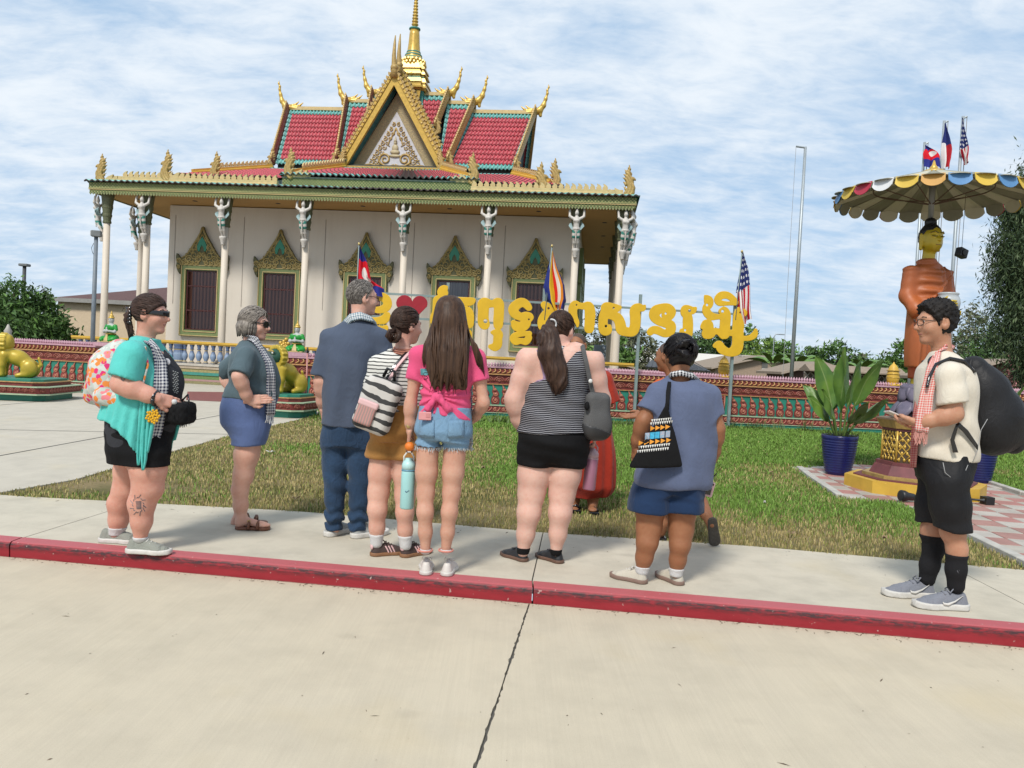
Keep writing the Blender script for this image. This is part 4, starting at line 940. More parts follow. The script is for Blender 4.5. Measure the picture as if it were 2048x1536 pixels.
bud(1447,748,'golden lotus bud on the wall under the last yellow letter',.82);bud(1785,768,'golden lotus bud on the wall between potted plant and statue',.9)
# ================================================================== LETTER SIGN
SOFF=18.28
def at_sign(px,py,off=0.0):
 d=_ray(px,py);t_=(SOFF+off)/(d[1]-.106*d[0]);return Vector((np.array([0,0,EYE])+d*t_))
M_steel=mat('sign_frame_paint',(0.25,0.32,0.31),0.5,.2,var=.12)
M_letter=mat('letter_yellow',(0.72,0.43,0.012),0.45,var=.08,vscale=3)
frame=thing('sign_frame','grey green steel frame of posts and rails carrying the yellow letters','sign frame',tuple(at_sign(1100,620)*Vector((1,1,0))if False else(at_sign(1100,620).x,at_sign(1100,620).y,0)),WA)
fi=Matrix.Rotation(-WA,4,'Z')@Matrix.Translation(-Vector(frame.location))
def fl(p):return fi@p
for px in(1466,1276,1083,890,712):
 p=fl(at_sign(px,700));b=MB();b.box((p.x,.03,1.55),(.065,.065,3.1));b.build('post',M_steel,frame)
for z in(2.76,2.22):
 b=MB();a_,c_=fl(at_sign(700,600)).x,fl(at_sign(1500,640)).x;b.box(((a_+c_)/2,-.015,z),(c_-a_,.04,.05));b.build('rail',M_steel,frame)
SREG={'A':(730,550,8.533),'B':(940,570,8.533),'C':(1120,570,8.533),'D':(1320,560,9.036)}
def letter(label,reg,strokes,cuts=(),cat='letter',m=None,name='letter',group='yellow letters of the sign'):
 x0,y0,s=SREG[reg];S3=[]
 def cv(x,y):p=fl(at_sign(x0+x/s,y0+y/s));return(p.x,p.z)
 pxm=(cv(100,0)[0]-cv(0,0)[0])/100
 prims=[[(cv(x,y),r*pxm*(1.0 if cat=='heart' else 1.2))for x,y,r in st]for st in strokes]
 cp=[(cv(x,y),r*pxm)for x,y,r in cuts]
 def cr(st):
  if len(st)<3:return st
  out=[]
  for i in range(len(st)-1):
   P_=[np.array([*st[min(max(k,0),len(st)-1)][0],st[min(max(k,0),len(st)-1)][1]])for k in(i-1,i,i+1,i+2)]
   for t in(0,.25,.5,.75):w=.5*((2*P_[1])+(P_[2]-P_[0])*t+(2*P_[0]-5*P_[1]+4*P_[2]-P_[3])*t*t+(3*P_[1]-P_[0]-3*P_[2]+P_[3])*t**3);out.append(((w[0],w[1]),max(.004,w[2])))
  return out+[st[-1]]
 prims=[cr(st)for st in prims]
 pts=[p for st in prims for p in st];lo=[min(p[0][0]-p[1]for p in pts),-.075,min(p[0][1]-p[1]for p in pts)];hi=[max(p[0][0]+p[1]for p in pts),-.03,max(p[0][1]+p[1]for p in pts)]
 def f(P):
  Q=P.copy();Q[:,1]=0;d=None
  for st in prims:
   e=chain(Q,[((p[0],0,p[1]),r)for p,r in st],.015)if len(st)>1 else np.linalg.norm(Q-_a((st[0][0][0],0,st[0][0][1])),axis=1)-st[0][1]
   d=e if d is None else smin(d,e,.012)
  for p,r in cp:d=np.maximum(d,-(np.linalg.norm(Q-_a((p[0],0,p[1])),axis=1)-r))
  return np.maximum(d,np.abs(P[:,1]+.052)-.016)
 c=Vector(((lo[0]+hi[0])/2,-.05,(lo[2]+hi[2])/2));V,F=polygonise(f,lo,hi,.010);V=V-np.array(c);me=np_mesh(name,V,F,False)
 w=Matrix.Translation(Vector(frame.location))@Matrix.Rotation(WA,4,'Z')@c
 o=link(name,me,m or M_letter,None,tuple(w),(0,0,WA));prop(o,label,cat,group);return o
letter('yellow letter partly hidden by the face of the tall man in navy','A',[[(60,480,50),(120,400,60),(230,370,58),(330,390,60),(385,460,60),(375,540,60),(300,590,52),(200,600,45)],[(60,740,40),(120,790,55),(230,780,50),(330,760,62),(375,700,50),(400,665,20)],[(150,900,40),(260,940,60),(340,930,50),(360,890,30)]],[(262,490,40)])
letter('yellow letter with a drop above it, behind the long brown hair','A',[[(1400,205,12),(1340,250,60),(1310,310,62),(1370,340,30),(1400,300,18)],[(1330,420,55),(1240,430,62),(1215,520,50),(1205,640,50),(1180,740,60),(1160,800,40)],[(1330,420,50),(1500,440,55),(1690,455,60),(1800,455,58),(1850,430,30)],[(1640,620,60),(1740,630,75),(1775,720,72),(1775,840,66)],[(1700,960,40),(1775,990,40),(1790,1080,20)]],[(1275,450,18)])
letter('yellow letter with two legs and a hook below, right of the long haired girl','B',[[(250,680,70),(228,640,80),(222,540,76),(226,420,76),(240,320,84),(370,325,50),(480,310,72),(490,450,72),(482,600,72),(478,690,66)],[(370,810,22),(470,830,66),(470,920,62),(465,1010,66),(420,1060,58),(340,1050,30)]],[(262,620,34)])
letter('yellow double-bowled letter with a ring beneath it','B',[[(1000,390,48),(930,315,60),(840,310,66),(740,400,72),(755,485,66),(860,545,55),(950,520,50),(1025,545,46),(1030,600,22)],[(900,560,58),(955,640,66),(900,710,68),(790,705,68),(735,640,34)],[(1010,830,38),(900,838,34),(780,858,42),(735,910,50),(775,965,50),(860,955,40),(950,965,50),(1000,900,48)]],[(1000,590,16)])
letter('yellow letter below the five-coloured flag, behind the ponytail','B',[[(1260,340,50),(1330,395,62),(1420,440,52),(1300,495,62),(1232,590,62),(1225,690,62),(1245,760,34),(1300,690,52),(1310,640,20)]],[(1335,402,20)])
letter('yellow two-legged letter between the ponytail and the curled letter','C',[[(300,360,40),(250,340,58),(210,420,62),(230,550,52),(285,640,30),(290,710,14)],[(250,340,55),(370,365,44),(480,365,64),(505,480,76),(500,620,72),(490,745,70)]],[(275,345,14)])
letter('yellow letter of two joined bowls in front of the corner column','C',[[(1015,385,26),(940,400,58),(860,385,60),(780,385,70),(755,450,55),(735,540,64),(725,660,66),(745,760,76),(800,770,66),(835,705,26)],[(740,520,52),(860,520,56),(970,565,70),(1018,660,74),(1040,760,76),(1130,800,62),(1230,790,70),(1270,700,74),(1275,560,76),(1270,430,72),(1330,380,52),(1400,400,44),(1440,350,10)]],[(905,395,18),(775,705,22)])
letter('yellow S-shaped letter against open sky with a curl inside','C',[[(1780,520,52),(1850,540,56),(1890,460,64),(1830,390,58),(1720,400,64),(1620,450,76),(1600,540,72),(1680,620,60),(1800,660,60),(1880,690,66),(1872,780,68),(1780,830,54),(1650,775,58),(1570,770,52),(1525,810,48)]],[(1790,490,18)])
letter('yellow narrow upright letter with one flag-like tip','D',[[(635,505,14),(570,555,55),(450,530,62),(420,600,50),(480,650,66),(490,760,76),(490,900,76),(480,975,72),(410,965,60),(385,920,36)]],[(520,560,26),(440,910,20)])
letter('tall yellow letter of many curls under the American flag, last of the sign','D',[[(795,285,10),(860,370,68),(865,450,60),(820,500,52),(830,580,62),(900,655,60),(1020,668,40),(1100,665,36)],[(1340,420,36),(1200,428,30),(1060,415,46),(1020,350,46),(1090,285,56),(1200,280,52),(1300,345,46),(1355,410,40)],[(1085,570,40),(1140,540,46),(1170,620,76),(1160,800,80),(1155,980,74)],[(755,850,36),(800,785,46),(860,810,70),(850,920,76),(815,990,58),(900,990,54),(960,930,48),(1040,935,44),(1120,1010,50)],[(1500,600,52),(1420,560,56),(1385,640,60),(1400,760,86),(1390,950,86),(1390,1150,86),(1350,1265,84),(1230,1310,58),(1100,1250,68),(1050,1170,58),(975,1190,32)],[(1480,1055,36),(1600,1050,38),(1690,990,46),(1715,900,22)],[(1270,960,48),(1340,960,48)]],[(835,455,22),(1115,570,26),(1435,590,18),(1180,365,10)])
letter('dark red heart between the tall man and the striped backpack woman','A',[[(674,485,142),(800,800,4)],[(936,490,134),(800,800,4)],[(800,560,110),(800,700,40)]],[],'heart',mat('heart_red',(.33,.008,.02),.45,var=.1),'heart_sign',None)
def flag_mat(kind):
 g=NG('flag_'+kind,0.8,0.2);uv=g.tc('UV');s=g.sep(uv);u,v=s['X'],s['Y']
 if kind=='stars':
  cell=g.math('SUBTRACT',g.math('FRACT',g.math('MULTIPLY',u,6)),.5);row=g.math('SUBTRACT',g.math('FRACT',g.math('MULTIPLY',v,13)),.5)
  st=g.math('LESS_THAN',g.math('ADD',g.math('POWER',cell,2),g.math('MULTIPLY',g.math('POWER',row,2),1)),.06)
  blue=g.mix(st,(0.02,0.03,0.13),(.7,.7,.7));stripe=g.math('LESS_THAN',g.math('FRACT',g.math('MULTIPLY',g.math('ADD',u,g.math('MULTIPLY',v,.30)),4.5)),.5)
  g.color(g.mix(g.math('LESS_THAN',g.math('ADD',v,g.math('MULTIPLY',u,.06)),.52),g.mix(stripe,(.75,.72,.70),(.42,.012,.03)),blue))
 elif kind=='five':
  c=g.ramp(g.math('ADD',u,g.math('MULTIPLY',g.math('POWER',v,3),.25)),[(0,(.02,.03,.17)),(.30,(.72,.42,.02)),(.52,(.62,.025,.015)),(.66,(.75,.73,.70)),(.80,(.62,.20,.02)),(.93,(.03,.03,.15))],True);g.color(c)
 elif kind=='angkor':
  d=g.math('ADD',g.math('POWER',g.math('MULTIPLY',g.math('SUBTRACT',u,.58),5),2),g.math('POWER',g.math('MULTIPLY',g.math('SUBTRACT',v,.5),7),2))
  c=g.ramp(v,[(0,(.025,.03,.20)),(.27,(.60,.012,.025)),(.75,(.025,.03,.20))],True);g.color(g.mix(g.math('LESS_THAN',d,1.0),c,(.72,.70,.68)))
 elif kind=='lone':
  c=g.mix(g.math('LESS_THAN',u,.5),(.40,.02,.03),(.72,.70,.68));g.color(g.mix(g.math('LESS_THAN',v,.42),c,(.02,.03,.14)))
 return g.m
FLM={k:flag_mat(k)for k in('stars','five','angkor','lone')}
def flag(label,kind,top,rows,poletop=None,polebot=None,group=None,pole_r=.014,fold=.05):
 """rows: list of (left point, right point) from top to bottom, world points; cloth between with folds"""
 t=thing('flag',label,'flag',tuple(top),0,group);o=Vector(top);nr,nc=26,18;P=[]
 R=np.array([[list(a-o)+list(b_-o)]for a,b_ in rows])[:,0,:];tt=np.linspace(0,1,len(rows))
 me=bpy.data.meshes.new('cloth');V=[];UV=[]
 for i in range(nr+1):
  v=i/nr;row=np.array([np.interp(v,tt,R[:,k])for k in range(6)])
  for j in range(nc+1):
   u=j/nc;p=row[:3]*(1-u)+row[3:]*u;w=fold*(0.25+v)*math.sin(u*11+2.2*v+.8*math.sin(3*v))
   V.append((p[0]+.012*math.sin(9*v+4*u),p[1]+w,p[2]+.02*math.sin(u*9+v*2)));UV.append((u,v))
 F=[(i*(nc+1)+j,i*(nc+1)+j+1,(i+1)*(nc+1)+j+1,(i+1)*(nc+1)+j)for i in range(nr)for j in range(nc)]
 me.from_pydata(V,[],F);ul=me.uv_layers.new(name='UVMap')
 for l in me.loops:ul.data[l.index].uv=UV[l.vertex_index]
 me.polygons.foreach_set('use_smooth',[True]*len(F));link('cloth',me,FLM[kind],t)
 if poletop is not None:
  b=MB();b.smooth=True;b.tube([tuple(polebot-o),tuple(poletop-o)],pole_r,8);b.build('pole',M_steel,t);b=MB();b.smooth=True;b.blob(tuple(poletop-o),(.03,.03,.04));b.build('pole_tip',mat('brass',(.5,.38,.16),.35,.8,var=0),t)
 return t
S_=lambda x,y,o=-.06:at_sign(x,y,o)
flag('American flag hanging limp on a pole beside the last yellow letter','stars',S_(1485,505),[(S_(1484,506),S_(1487,506)),(S_(1480,540),S_(1496,536)),(S_(1474,585),S_(1500,575)),(S_(1476,620),S_(1503,612)),(S_(1486,650),S_(1505,636))],S_(1484,503),S_(1471,640),fold=.07)
flag('five-coloured Buddhist flag draped over the sign above the ponytail','five',S_(1104,492),[(S_(1102,502),S_(1106,502)),(S_(1094,540),S_(1116,540)),(S_(1088,575),S_(1128,570)),(S_(1092,600),S_(1134,600)),(S_(1108,625),S_(1128,618))],S_(1104,492),S_(1089,640),fold=.10)
flag('blue and red Cambodian flag hanging above the grey haired man','angkor',S_(716,490),[(S_(717,492),S_(720,492)),(S_(716,515),S_(734,522)),(S_(715,545),S_(741,560)),(S_(714,570),S_(768,575)),(S_(714,600),S_(770,592))],S_(718,488),S_(711,640),fold=.09)
# ================================================================== LIONS, GREEN GUARDIANS, PEDESTALS
M_lion=mat('lion_gold',(0.50,0.36,0.035),0.38,.15,var=.12,vscale=6,bump=.08)
M_lionface=mat('lion_face_green',(0.015,0.075,0.045),0.5,var=.2)
def lion_sdf(P):
 d=chain(P,[((0,-.16,.52),.17),((0,.10,.44),.155),((0,.33,.28),.15)],.12)
 for s in(-1,1):
  d=smin(d,chain(P,[((s*.12,-.16,.50),.11),((s*.125,-.20,.28),.075),((s*.125,-.20,.07),.062)],.05),.05);d=smin(d,ell(P,(s*.125,-.26,.045),(.07,.11,.05)),.03)
  d=smin(d,ell(P,(s*.15,.34,.20),(.10,.17,.20)),.05);d=smin(d,chain(P,[((s*.17,.30,.08),.07),((s*.17,.12,.045),.055)],.03),.04)
 d=smin(d,chain(P,[((0,-.18,.62),.15),((0,-.20,.74),.15)],.05),.07)
 d=smin(d,chain(P,[((0,.46,.18),.04),((0,.55,.30),.035),((0,.50,.46),.03)],.03),.03)
 return d
def lion_head(P):
 d=ell(P,(0,-.24,.76),(.17,.16,.17));d=smin(d,rbox(P,(0,-.38,.71),(.10,.06,.07),.05),.05)
 for s in(-1,1):d=smin(d,ell(P,(s*.07,-.36,.83),(.045,.05,.035)),.02)
 return np.maximum(d,-rbox(P,(0,-.44,.685),(.075,.05,.018),.01))
def lion_mane(P):
 r=np.sqrt(P[:,0]**2+((P[:,2]-.76)*1.0)**2);a_=np.arctan2(P[:,0],P[:,2]-.76)
 d=np.maximum(np.abs(r-.20)-.045-.012*np.sin(a_*16),np.abs(P[:,1]+.20)-.07);d=smin(d,ell(P,(0,-.12,.78),(.2,.12,.2)),.03)
 return d
def lion(label,loc,yaw,s):
 t=thing('guardian_lion',label,'statue',loc,yaw,'gilded guardian lions');t.scale=(s,s,s)
 sdf_obj('lion_body',lion_sdf,(-.3,-.42,-.02),(.3,.62,.9),.022,M_lion,t);sdf_obj('lion_face',lion_head,(-.25,-.5,.5),(.25,0,1.0),.016,M_lionface,t);sdf_obj('mane',lion_mane,(-.3,-.32,.45),(.3,.05,1.05),.016,M_lion,t)
 for sx in(-1,1):
  b=MB();b.smooth=True;b.blob((sx*.07,-.405,.835),(.028,.02,.024),8,6);e=b.build('eye',mat('eye_white',(.7,.68,.6),.3,var=0),t)
  b=MB();b.smooth=True;b.blob((sx*.07,-.424,.835),(.012,.008,.012),6,4);b.build('pupil',M_black,e)
  b=MB();b.smooth=True;b.tube([(sx*.03,-.42,.862),(sx*.07,-.42,.885),(sx*.115,-.40,.865)],.012,5);b.build('eyebrow',M_gold,t)
 b=MB();b.box((0,-.44,.69),(.12,.02,.02));b.build('mouth',mat('lion_mouth',(.35,.03,.03),.5),t)
 b=MB();b.smooth=True;b.tube([(-.10,-.425,.70),(0,-.45,.715),(.10,-.425,.70)],.014,5);b.build('lip',M_gold,t)
def pedestal(label,loc,yaw,tiers,group):
 t=thing('pedestal',label,'pedestal',loc,yaw,group)
 for i,(z0,z1,hx,hy,m)in enumerate(tiers):
  b=MB();k=.18;p=[(-hx+k,-hy),(hx-k,-hy),(hx,-hy+k),(hx,hy-k),(hx-k,hy),(-hx+k,hy),(-hx,hy-k),(-hx,-hy+k)]
  b.prism(p,((0,0,z0),(1,0,0),(0,1,0),(0,0,1)),z1-z0-.001);o=b.build('pedestal_course',m,t)
  if m is M_red and z1-z0>.08:
   for a0,a1,o_ in(((-hx+k,-hy),(hx-k,-hy),0),((hx,-hy+k),(hx,hy-k),math.pi/2),((-hx,hy-k),(-hx,-hy+k),-math.pi/2),((hx-k,-hy),(hx,-hy+k),math.pi/4),((-hx,-hy+k),(-hx+k,-hy),-math.pi/4)):
    n=max(1,int((Vector(a1)-Vector(a0)).length/.14))
    for j in range(n):
     q=Vector(a0).lerp(Vector(a1),(j+.5)/n);link('arch_relief',ARC,None,o,(q.x,q.y,z0+.015),(0,0,o_),(.48,1,.85*(z1-z0)/.15))
 return t
TIER=[(0,.13,.62,.62,M_panel),(.13,.16,.74,.74,M_line),(.16,.29,.72,.72,M_red),(.29,.31,.74,.74,M_line),(.31,.38,.60,.60,M_red),(.38,.40,.62,.62,M_leafgold),(.40,.45,.56,.56,M_panel)]
def scaled(t,k):return[(a,b_,x*k,y*k,m)for a,b_,x,y,m in t]
pl,pr=Vector((-10.75,16.9,0)),Vector((-4.72,15.95,0))
pedestal('red and green stepped pedestal under the left guardian lion',pl,.12,scaled(TIER,1.32),'stepped lion pedestals')
lion('gilded guardian lion at the left edge of the photo, seen from its side',pl+Vector((-.12,-.05,.45)),-1.25,.95)
pedestal('red and green stepped pedestal under the lion beside the long handled brush',pr,-.15,scaled(TIER,.95),'stepped lion pedestals')
lion('gilded guardian lion with green face behind the woman in blue shorts',pr+Vector((.0,.05,.45)),-.55,.98)
M_gskin=mat('guardian_grey',(.42,.43,.41),.45,var=.1);M_ggreen=mat('guardian_green',(.01,.27,.03),.4,var=.15)
def guard(label,loc,yaw,s=1.0):
 t=thing('seated_guardian',label,'statue',loc,yaw,'green seated guardians on the wall ends');t.scale=(s,s,s)
 def skin(P):
  d=ell(P,(0,0,.53),(.062,.068,.08));d=smin(d,rc(P,(0,0,.42),(0,0,.5),.04),.02);d=smin(d,ell(P,(0,.0,.40),(.12,.07,.045)),.03)
  for sx in(-1,1):d=np.minimum(d,chain(P,[((sx*.15,0,.33),.036),((sx*.155,-.05,.25),.032),((sx*.03,-.14,.27),.026)],.02))
  return smin(d,rc(P,(0,-.14,.26),(0,-.14,.35),.03,.015),.02)
 sdf_obj('guardian_body',skin,(-.25,-.22,.15),(.25,.12,.65),.012,M_gskin,t)
 def cl(P):
  d=ell(P,(0,0,.35),(.135,.085,.10));d=smin(d,ell(P,(0,.01,.22),(.10,.08,.10)),.05)
  for sx in(-1,1):d=np.minimum(d,rc(P,(sx*.12,0,.385),(sx*.155,-.01,.31),.05,.045));d=smin(d,chain(P,[((sx*.08,.05,.10),.09),((sx*.16,-.08,.07),.07),((sx*.12,-.16,.05),.05)],.03),.03)
  return smin(d,ell(P,(0,0,.09),(.17,.15,.09)),.04)
 sdf_obj('tunic',cl,(-.28,-.25,-.02),(.28,.2,.5),.013,M_ggreen,t)
 b=MB();b.smooth=True;b.lathe([(.068,.575),(.075,.585),(.068,.60),(.05,.62),(.055,.63),(.035,.66),(.02,.68),(.026,.70),(.012,.725),(.003,.76)],12);b.build('crown',M_gold,t)
 b=MB();b.box((0,0,.012),(.40,.38,.024));b.build('plinth',M_goldpale,t)
 b=MB();b.smooth=True;b.lathe([(.115,.19),(.125,.20),(.115,.215)],14);b.build('belt',M_gold,t)
 b=MB();b.prism([(-.06,0),(.06,0),(.02,.16),(-.02,.16)],((0,-.15,.03),(1,0,0),(0,.25,.97),(0,-1,0)),.02);b.build('sash',M_goldpale,t)
 for sx in(-1,1):
  b=MB();b.smooth=True;b.blob((sx*.025,-.064,.545),(.012,.008,.007),6,4);b.build('eye',M_black,t)
gl,gr=Vector((-10.18,19.55,1.21)),Vector((-5.1,18.2,1.21))
guard('small green seated guardian at the end of the left carved wall',gl+Vector((0,0,.10)),-.3,1.05)
guard('small green seated guardian on the wall end above the right lion',gr+Vector((0,0,.09)),-.1,1.0)
for p,n in((gl,0),(gr,1)):
 b=MB();b.box((0,0,.045),(.62,.46,.09));o=b.build('pink_slab',M_pink,None,(p.x,p.y,1.206),(0,0,LA if n==0 else WA));prop(o,'pink slab under the green guardian on the %s'%('left wall end' if n==0 else 'right wall end'),'slab','pink slabs under the guardians')
 b=MB();b.box((0,0,-.003),(.52,.42,.006));b.build('slab_joint',M_leafgold,o)
b=MB();b.smooth=True
for i in range(14):
 a_=i*2.4;r=.02+.0105*i;b.blob((r*math.cos(a_),-.02*(i%3),.17+r*1.05*math.sin(a_)),(.05,.05,.05),6,4)
b.lathe([(.14,0),(.15,.03),(.06,.06),(.05,.1)],10);prop(b.build('gold_rosette',M_gold,None,tuple(at_d(569,704,18.7)-Vector((0,0,.0)))),'golden rosette ornament left of the green guardian','ornament')
b=MB();b.box((0,0,.6),(.3,.3,1.2));prop(b.build('rosette_post',M_red,None,(at_d(569,704,18.7).x,18.7,0)),'red post under the golden rosette','post')
b=MB();b.smooth=True;b.lathe([(.12,0),(.13,.1),(.08,.2),(.10,.27),(.05,.36),(.02,.45)],12);prop(b.build('wall_finial',mat('finial_grey',(.40,.38,.33),.6),None,(at_d(8,684,20.6).x,20.75,1.2)),'small grey finial on the left wall, at the photo edge','finial')
bp=at_z(609,829);t=thing('toilet_brush','long pink handled brush standing in a white holder by the lion','brush',tuple(bp))
b=MB();b.smooth=True;b.lathe([(.075,0),(.082,.01),(.08,.2),(.072,.21)],14);b.build('holder',mat('white_plastic',(.62,.62,.60),.5,var=.08),t)
b=MB();b.smooth=True;b.tube([(0,0,.12),(.01,.01,.7),(0,.02,1.30)],.016,8);b.build('handle',mat('pink_handle',(.50,.22,.20),.45,var=.08),t);b=MB();b.smooth=True;b.tube([(0,.02,1.30),(0,.022,1.42)],[.02,.017],8);b.build('grip',M_black,t)
# ================================================================== BUDDHA SHRINE
BX,BY=5.02,9.52
M_maroon=mat('maroon_paint',(.17,.045,.05),.6,var=.2)
M_robe=mat('robe_orange',(.40,.105,.028),.5,var=.14,vscale=3)
M_bgold=mat('skin_gold',(.52,.37,.02),.3,.15,var=.08)
ped=thing('statue_pedestal','gold latticed pedestal on a yellow edged octagonal step, under the standing Buddha','pedestal',(BX,BY,0),.12)
def octa(r,z0,z1,name,m,r1=None,rot=math.pi/8):
 b=MB();b.lathe([(r,z0),(r1 or r,z1)],8,rot=rot);return b.build(name,m,ped)
octa(.80,.0,.15,'step',M_yellow);octa(.70,.15,.165,'step_top',M_maroon)
octa(.60,.165,.20,'plinth',M_golddull);octa(.52,.20,.32,'petal_course',M_maroon,.46);octa(.45,.32,.36,'moulding',M_maroon);octa(.385,.36,.74,'shaft',mat('lattice_ground',(.075,.045,.02),.6));octa(.40,.74,.77,'moulding',M_maroon);octa(.42,.77,.87,'cornice',M_golddull,.47);octa(.48,.87,.89,'top_slab',mat('slab_brown',(.20,.13,.08),.6))
LATM=None
for k in range(8):
 a_=2*math.pi*(k+.5)/8+math.pi/8;ap_=.385*math.cos(math.pi/8);hw=.385*math.sin(math.pi/8)
 if LATM is None:
  b=MB();b.smooth=True
  for i in range(-5,6):
   for s in(-1,1):
    pts=[]
    for t_ in np.linspace(0,1,9):
     x=-hw+2*hw*t_;z=.19+i*.105+s*(x)*1.2
     if 0<z<.38:pts.append((x,0,z))
    if len(pts)>1:b.tube(pts,.0075,4)
  for i in range(5):
   for j in range(-2,3):
    z=.035+i*.08;x=j*.058+(.029 if i%2 else 0)
    if abs(x)<hw-.01:b.blob((x,0,z),(.017,.012,.024),6,4)
  for x in(-hw,hw):b.box((x,.0,.19),(.022,.02,.38))
  LATM=b.mesh('lattice');LATM.materials.append(M_gold)
 o=link('lattice',LATM,None,ped,(ap_*math.cos(a_)*1.004,ap_*math.sin(a_)*1.004,.36),(0,0,a_+math.pi/2))
 b=MB();b.smooth=True
 for r_,z_ in((.47,.225),(.445,.285)):
  for i in range(5):x=(-.5+(i+.5)/5)*2*r_*math.sin(math.pi/8);b.blob((x,-(r_*math.cos(math.pi/8)),z_),(.034,.03,.036),6,4)
 b.build('petals',M_gold,ped,None,(0,0,a_+math.pi/2))['kind']='stuff'
M_lotus=mat('lotus_purple',(.17,.145,.20),.5,col2=(.10,.09,.13),vscale=9,bump=.1)
lot=thing('stone_lotus','grey purple stone lotus block between the statue and its gold pedestal','lotus',(BX,BY,.892))
b=MB();b.smooth=True;b.lathe([(.25,0),(.24,.05),(.2,.1),(.19,.2),(.22,.36),(.23,.40)],16);b.build('core',M_lotus,lot)
for r0,z0,h,n,tilt in((.20,.02,.20,9,.75),(.18,.20,.22,8,.35)):
 for i in range(n):
  a_=2*math.pi*i/n+.2*tilt;b=MB();b.smooth=True;P=[]
  for v in np.linspace(0,1,6):
   w=.11*math.sin(math.pi*min(1,.25+.62*v));out=r0+tilt*.16*math.sin(v*1.7)*1.0;P.append([(out-.02*(2*u-1)**2,w*(2*u-1),z0+h*(1-v)*(1 if tilt>.5 else 1))for u in np.linspace(0,1,5)])
  b.grid(P);o=b.build('petal',M_lotus,lot,None,(0,0,a_));md=o.modifiers.new('t','SOLIDIFY');md.thickness=.015
bud_=thing('standing_buddha','gold faced Buddha statue in an orange robe holding a grey alms bowl','statue',(BX,BY,1.30),.20)
rl=Loft([(.10,0,0,.19,.13),(.25,0,0,.205,.14),(.5,0,0,.22,.15),(.75,0,-.01,.225,.16),(.95,0,-.01,.235,.165),(1.15,0,0,.235,.16),(1.32,0,.0,.24,.15),(1.42,0,.0,.22,.13),(1.50,0,.01,.14,.10),(1.56,0,.01,.08,.075)])
def robe(P):
 d=rl(P);arms=[]
 arms.append(chain(P,[((-.24,.0,1.38),.09),((-.272,.0,1.08),.085),((-.24,-.13,.92),.085),((-.10,-.24,.90),.07)],.04))
 arms.append(chain(P,[((.24,.0,1.38),.085),((.29,-.02,1.1),.08),((.25,-.14,.88),.07),((.16,-.24,.84),.06)],.04))
 d=union([d]+arms,.05)
 d=smin(d,np.maximum(ell(P,(-.17,-.10,.55),(.10,.11,.5)),P[:,2]-.95),.06)
 x,z=P[:,0],P[:,2]
 fold=.017*np.sin((z*1.0-.55*x-.35*np.abs(x-.1))*52+2*np.sin(x*6))*np.clip((z-.85)/.2,0,1)*np.clip((.2-x)/.15,0,1)*np.clip((x+.24)/.12,0.08,1)+.012*np.sin(z*70-x*10)*np.clip((z-1.36)/.06,0,1)
 fold+=.016*np.sin(x*58+1.5*np.sin(z*4))*np.clip((.95-z)/.2,0,1)+.008*np.sin(x*70+z*12)*np.clip((z-.9)/.1,0,1)*np.clip((x-.05)/.08,0,1)
 edge=np.abs((z-1.0)-1.05*(x+.08));fold+=.022*np.exp(-(edge/.02)**2)*(z>.95)*(z<1.36)*(P[:,1]<0)
 return d-fold
sdf_obj('robe',lambda P:np.maximum(robe(P),.22-P[:,2]),(-.45,-.38,.2),(.45,.25,1.6),.013,M_robe,bud_)
sdf_obj('under_robe',lambda P:np.maximum(Loft([(.08,0,0,.17,.11),(.3,0,0,.18,.12)])(P)+.006*np.sin(P[:,0]*70),-P[:,2]+.08),(-.25,-.2,.05),(.25,.2,.32),.014,mat('under_robe',(.46,.085,.02),.55),bud_)
def bhead(P):
 d=ell(P,(0,-.02,1.80),(.118,.135,.165));d=smin(d,ell(P,(0,-.06,1.715),(.085,.085,.075)),.06);d=smin(d,chain(P,[((-.085,0,.3),.05),((0,0,.6),.08),((0,.01,1.5),.075),((0,0,1.68),.07)],.03),.03)
 d=smin(d,rc(P,(0,-.145,1.84),(0,-.168,1.77),.014,.022),.02);d=smin(d,ell(P,(0,-.135,1.715),(.045,.03,.012)),.012);d=smin(d,ell(P,(0,-.130,1.698),(.036,.03,.013)),.012)
 for s in(-1,1):
  d=smax(d,-ell(P,(s*.052,-.165,1.815),(.036,.03,.02)),.02);d=smin(d,ell(P,(s*.052,-.124,1.812),(.032,.024,.016)),.008)
  d=smin(d,chain(P,[((s*.015,-.150,1.845),.007),((s*.055,-.143,1.865),.008),((s*.095,-.11,1.85),.006)],.01),.01);d=smin(d,chain(P,[((s*.122,.0,1.84),.022),((s*.128,.0,1.76),.018),((s*.122,.0,1.67),.022)],.01),.012)
 d=np.minimum(d,rc(P,(.085,0,.3),(0,0,.6),.05,.07));d=smin(d,np.minimum(chain(P,[((-.07,-.06,.01),.05),((-.08,-.18,.0),.05)],.02),chain(P,[((.07,-.06,.01),.05),((.08,-.18,.0),.05)],.02)),.0);d=np.minimum(d,np.minimum(rc(P,(-.08,0,0),(-.085,0,.35),.05),rc(P,(.08,0,0),(.085,0,.35),.05)))
 return d
sdf_obj('body',bhead,(-.2,-.28,-.06),(.2,.2,2.0),.0095,M_bgold,bud_)
def bhair(P):
 d=np.maximum(ell(P,(0,.0,1.82),(.130,.142,.165)),-(P[:,2]-1.885)+1.0*np.clip(P[:,1]+.055,0,.2)*-1.0-.9*np.clip(P[:,1]+.05,0,.14))
 d=smin(d,ell(P,(0,.01,2.0),(.068,.068,.06)),.03);return d-.004*np.sin(P[:,0]*120)*np.sin(P[:,2]*120)*np.sin(P[:,1]*120)
sdf_obj('hair',bhair,(-.18,-.18,1.6),(.18,.18,2.1),.010,mat('statue_black',(.012,.012,.013),.45,var=0),bud_)
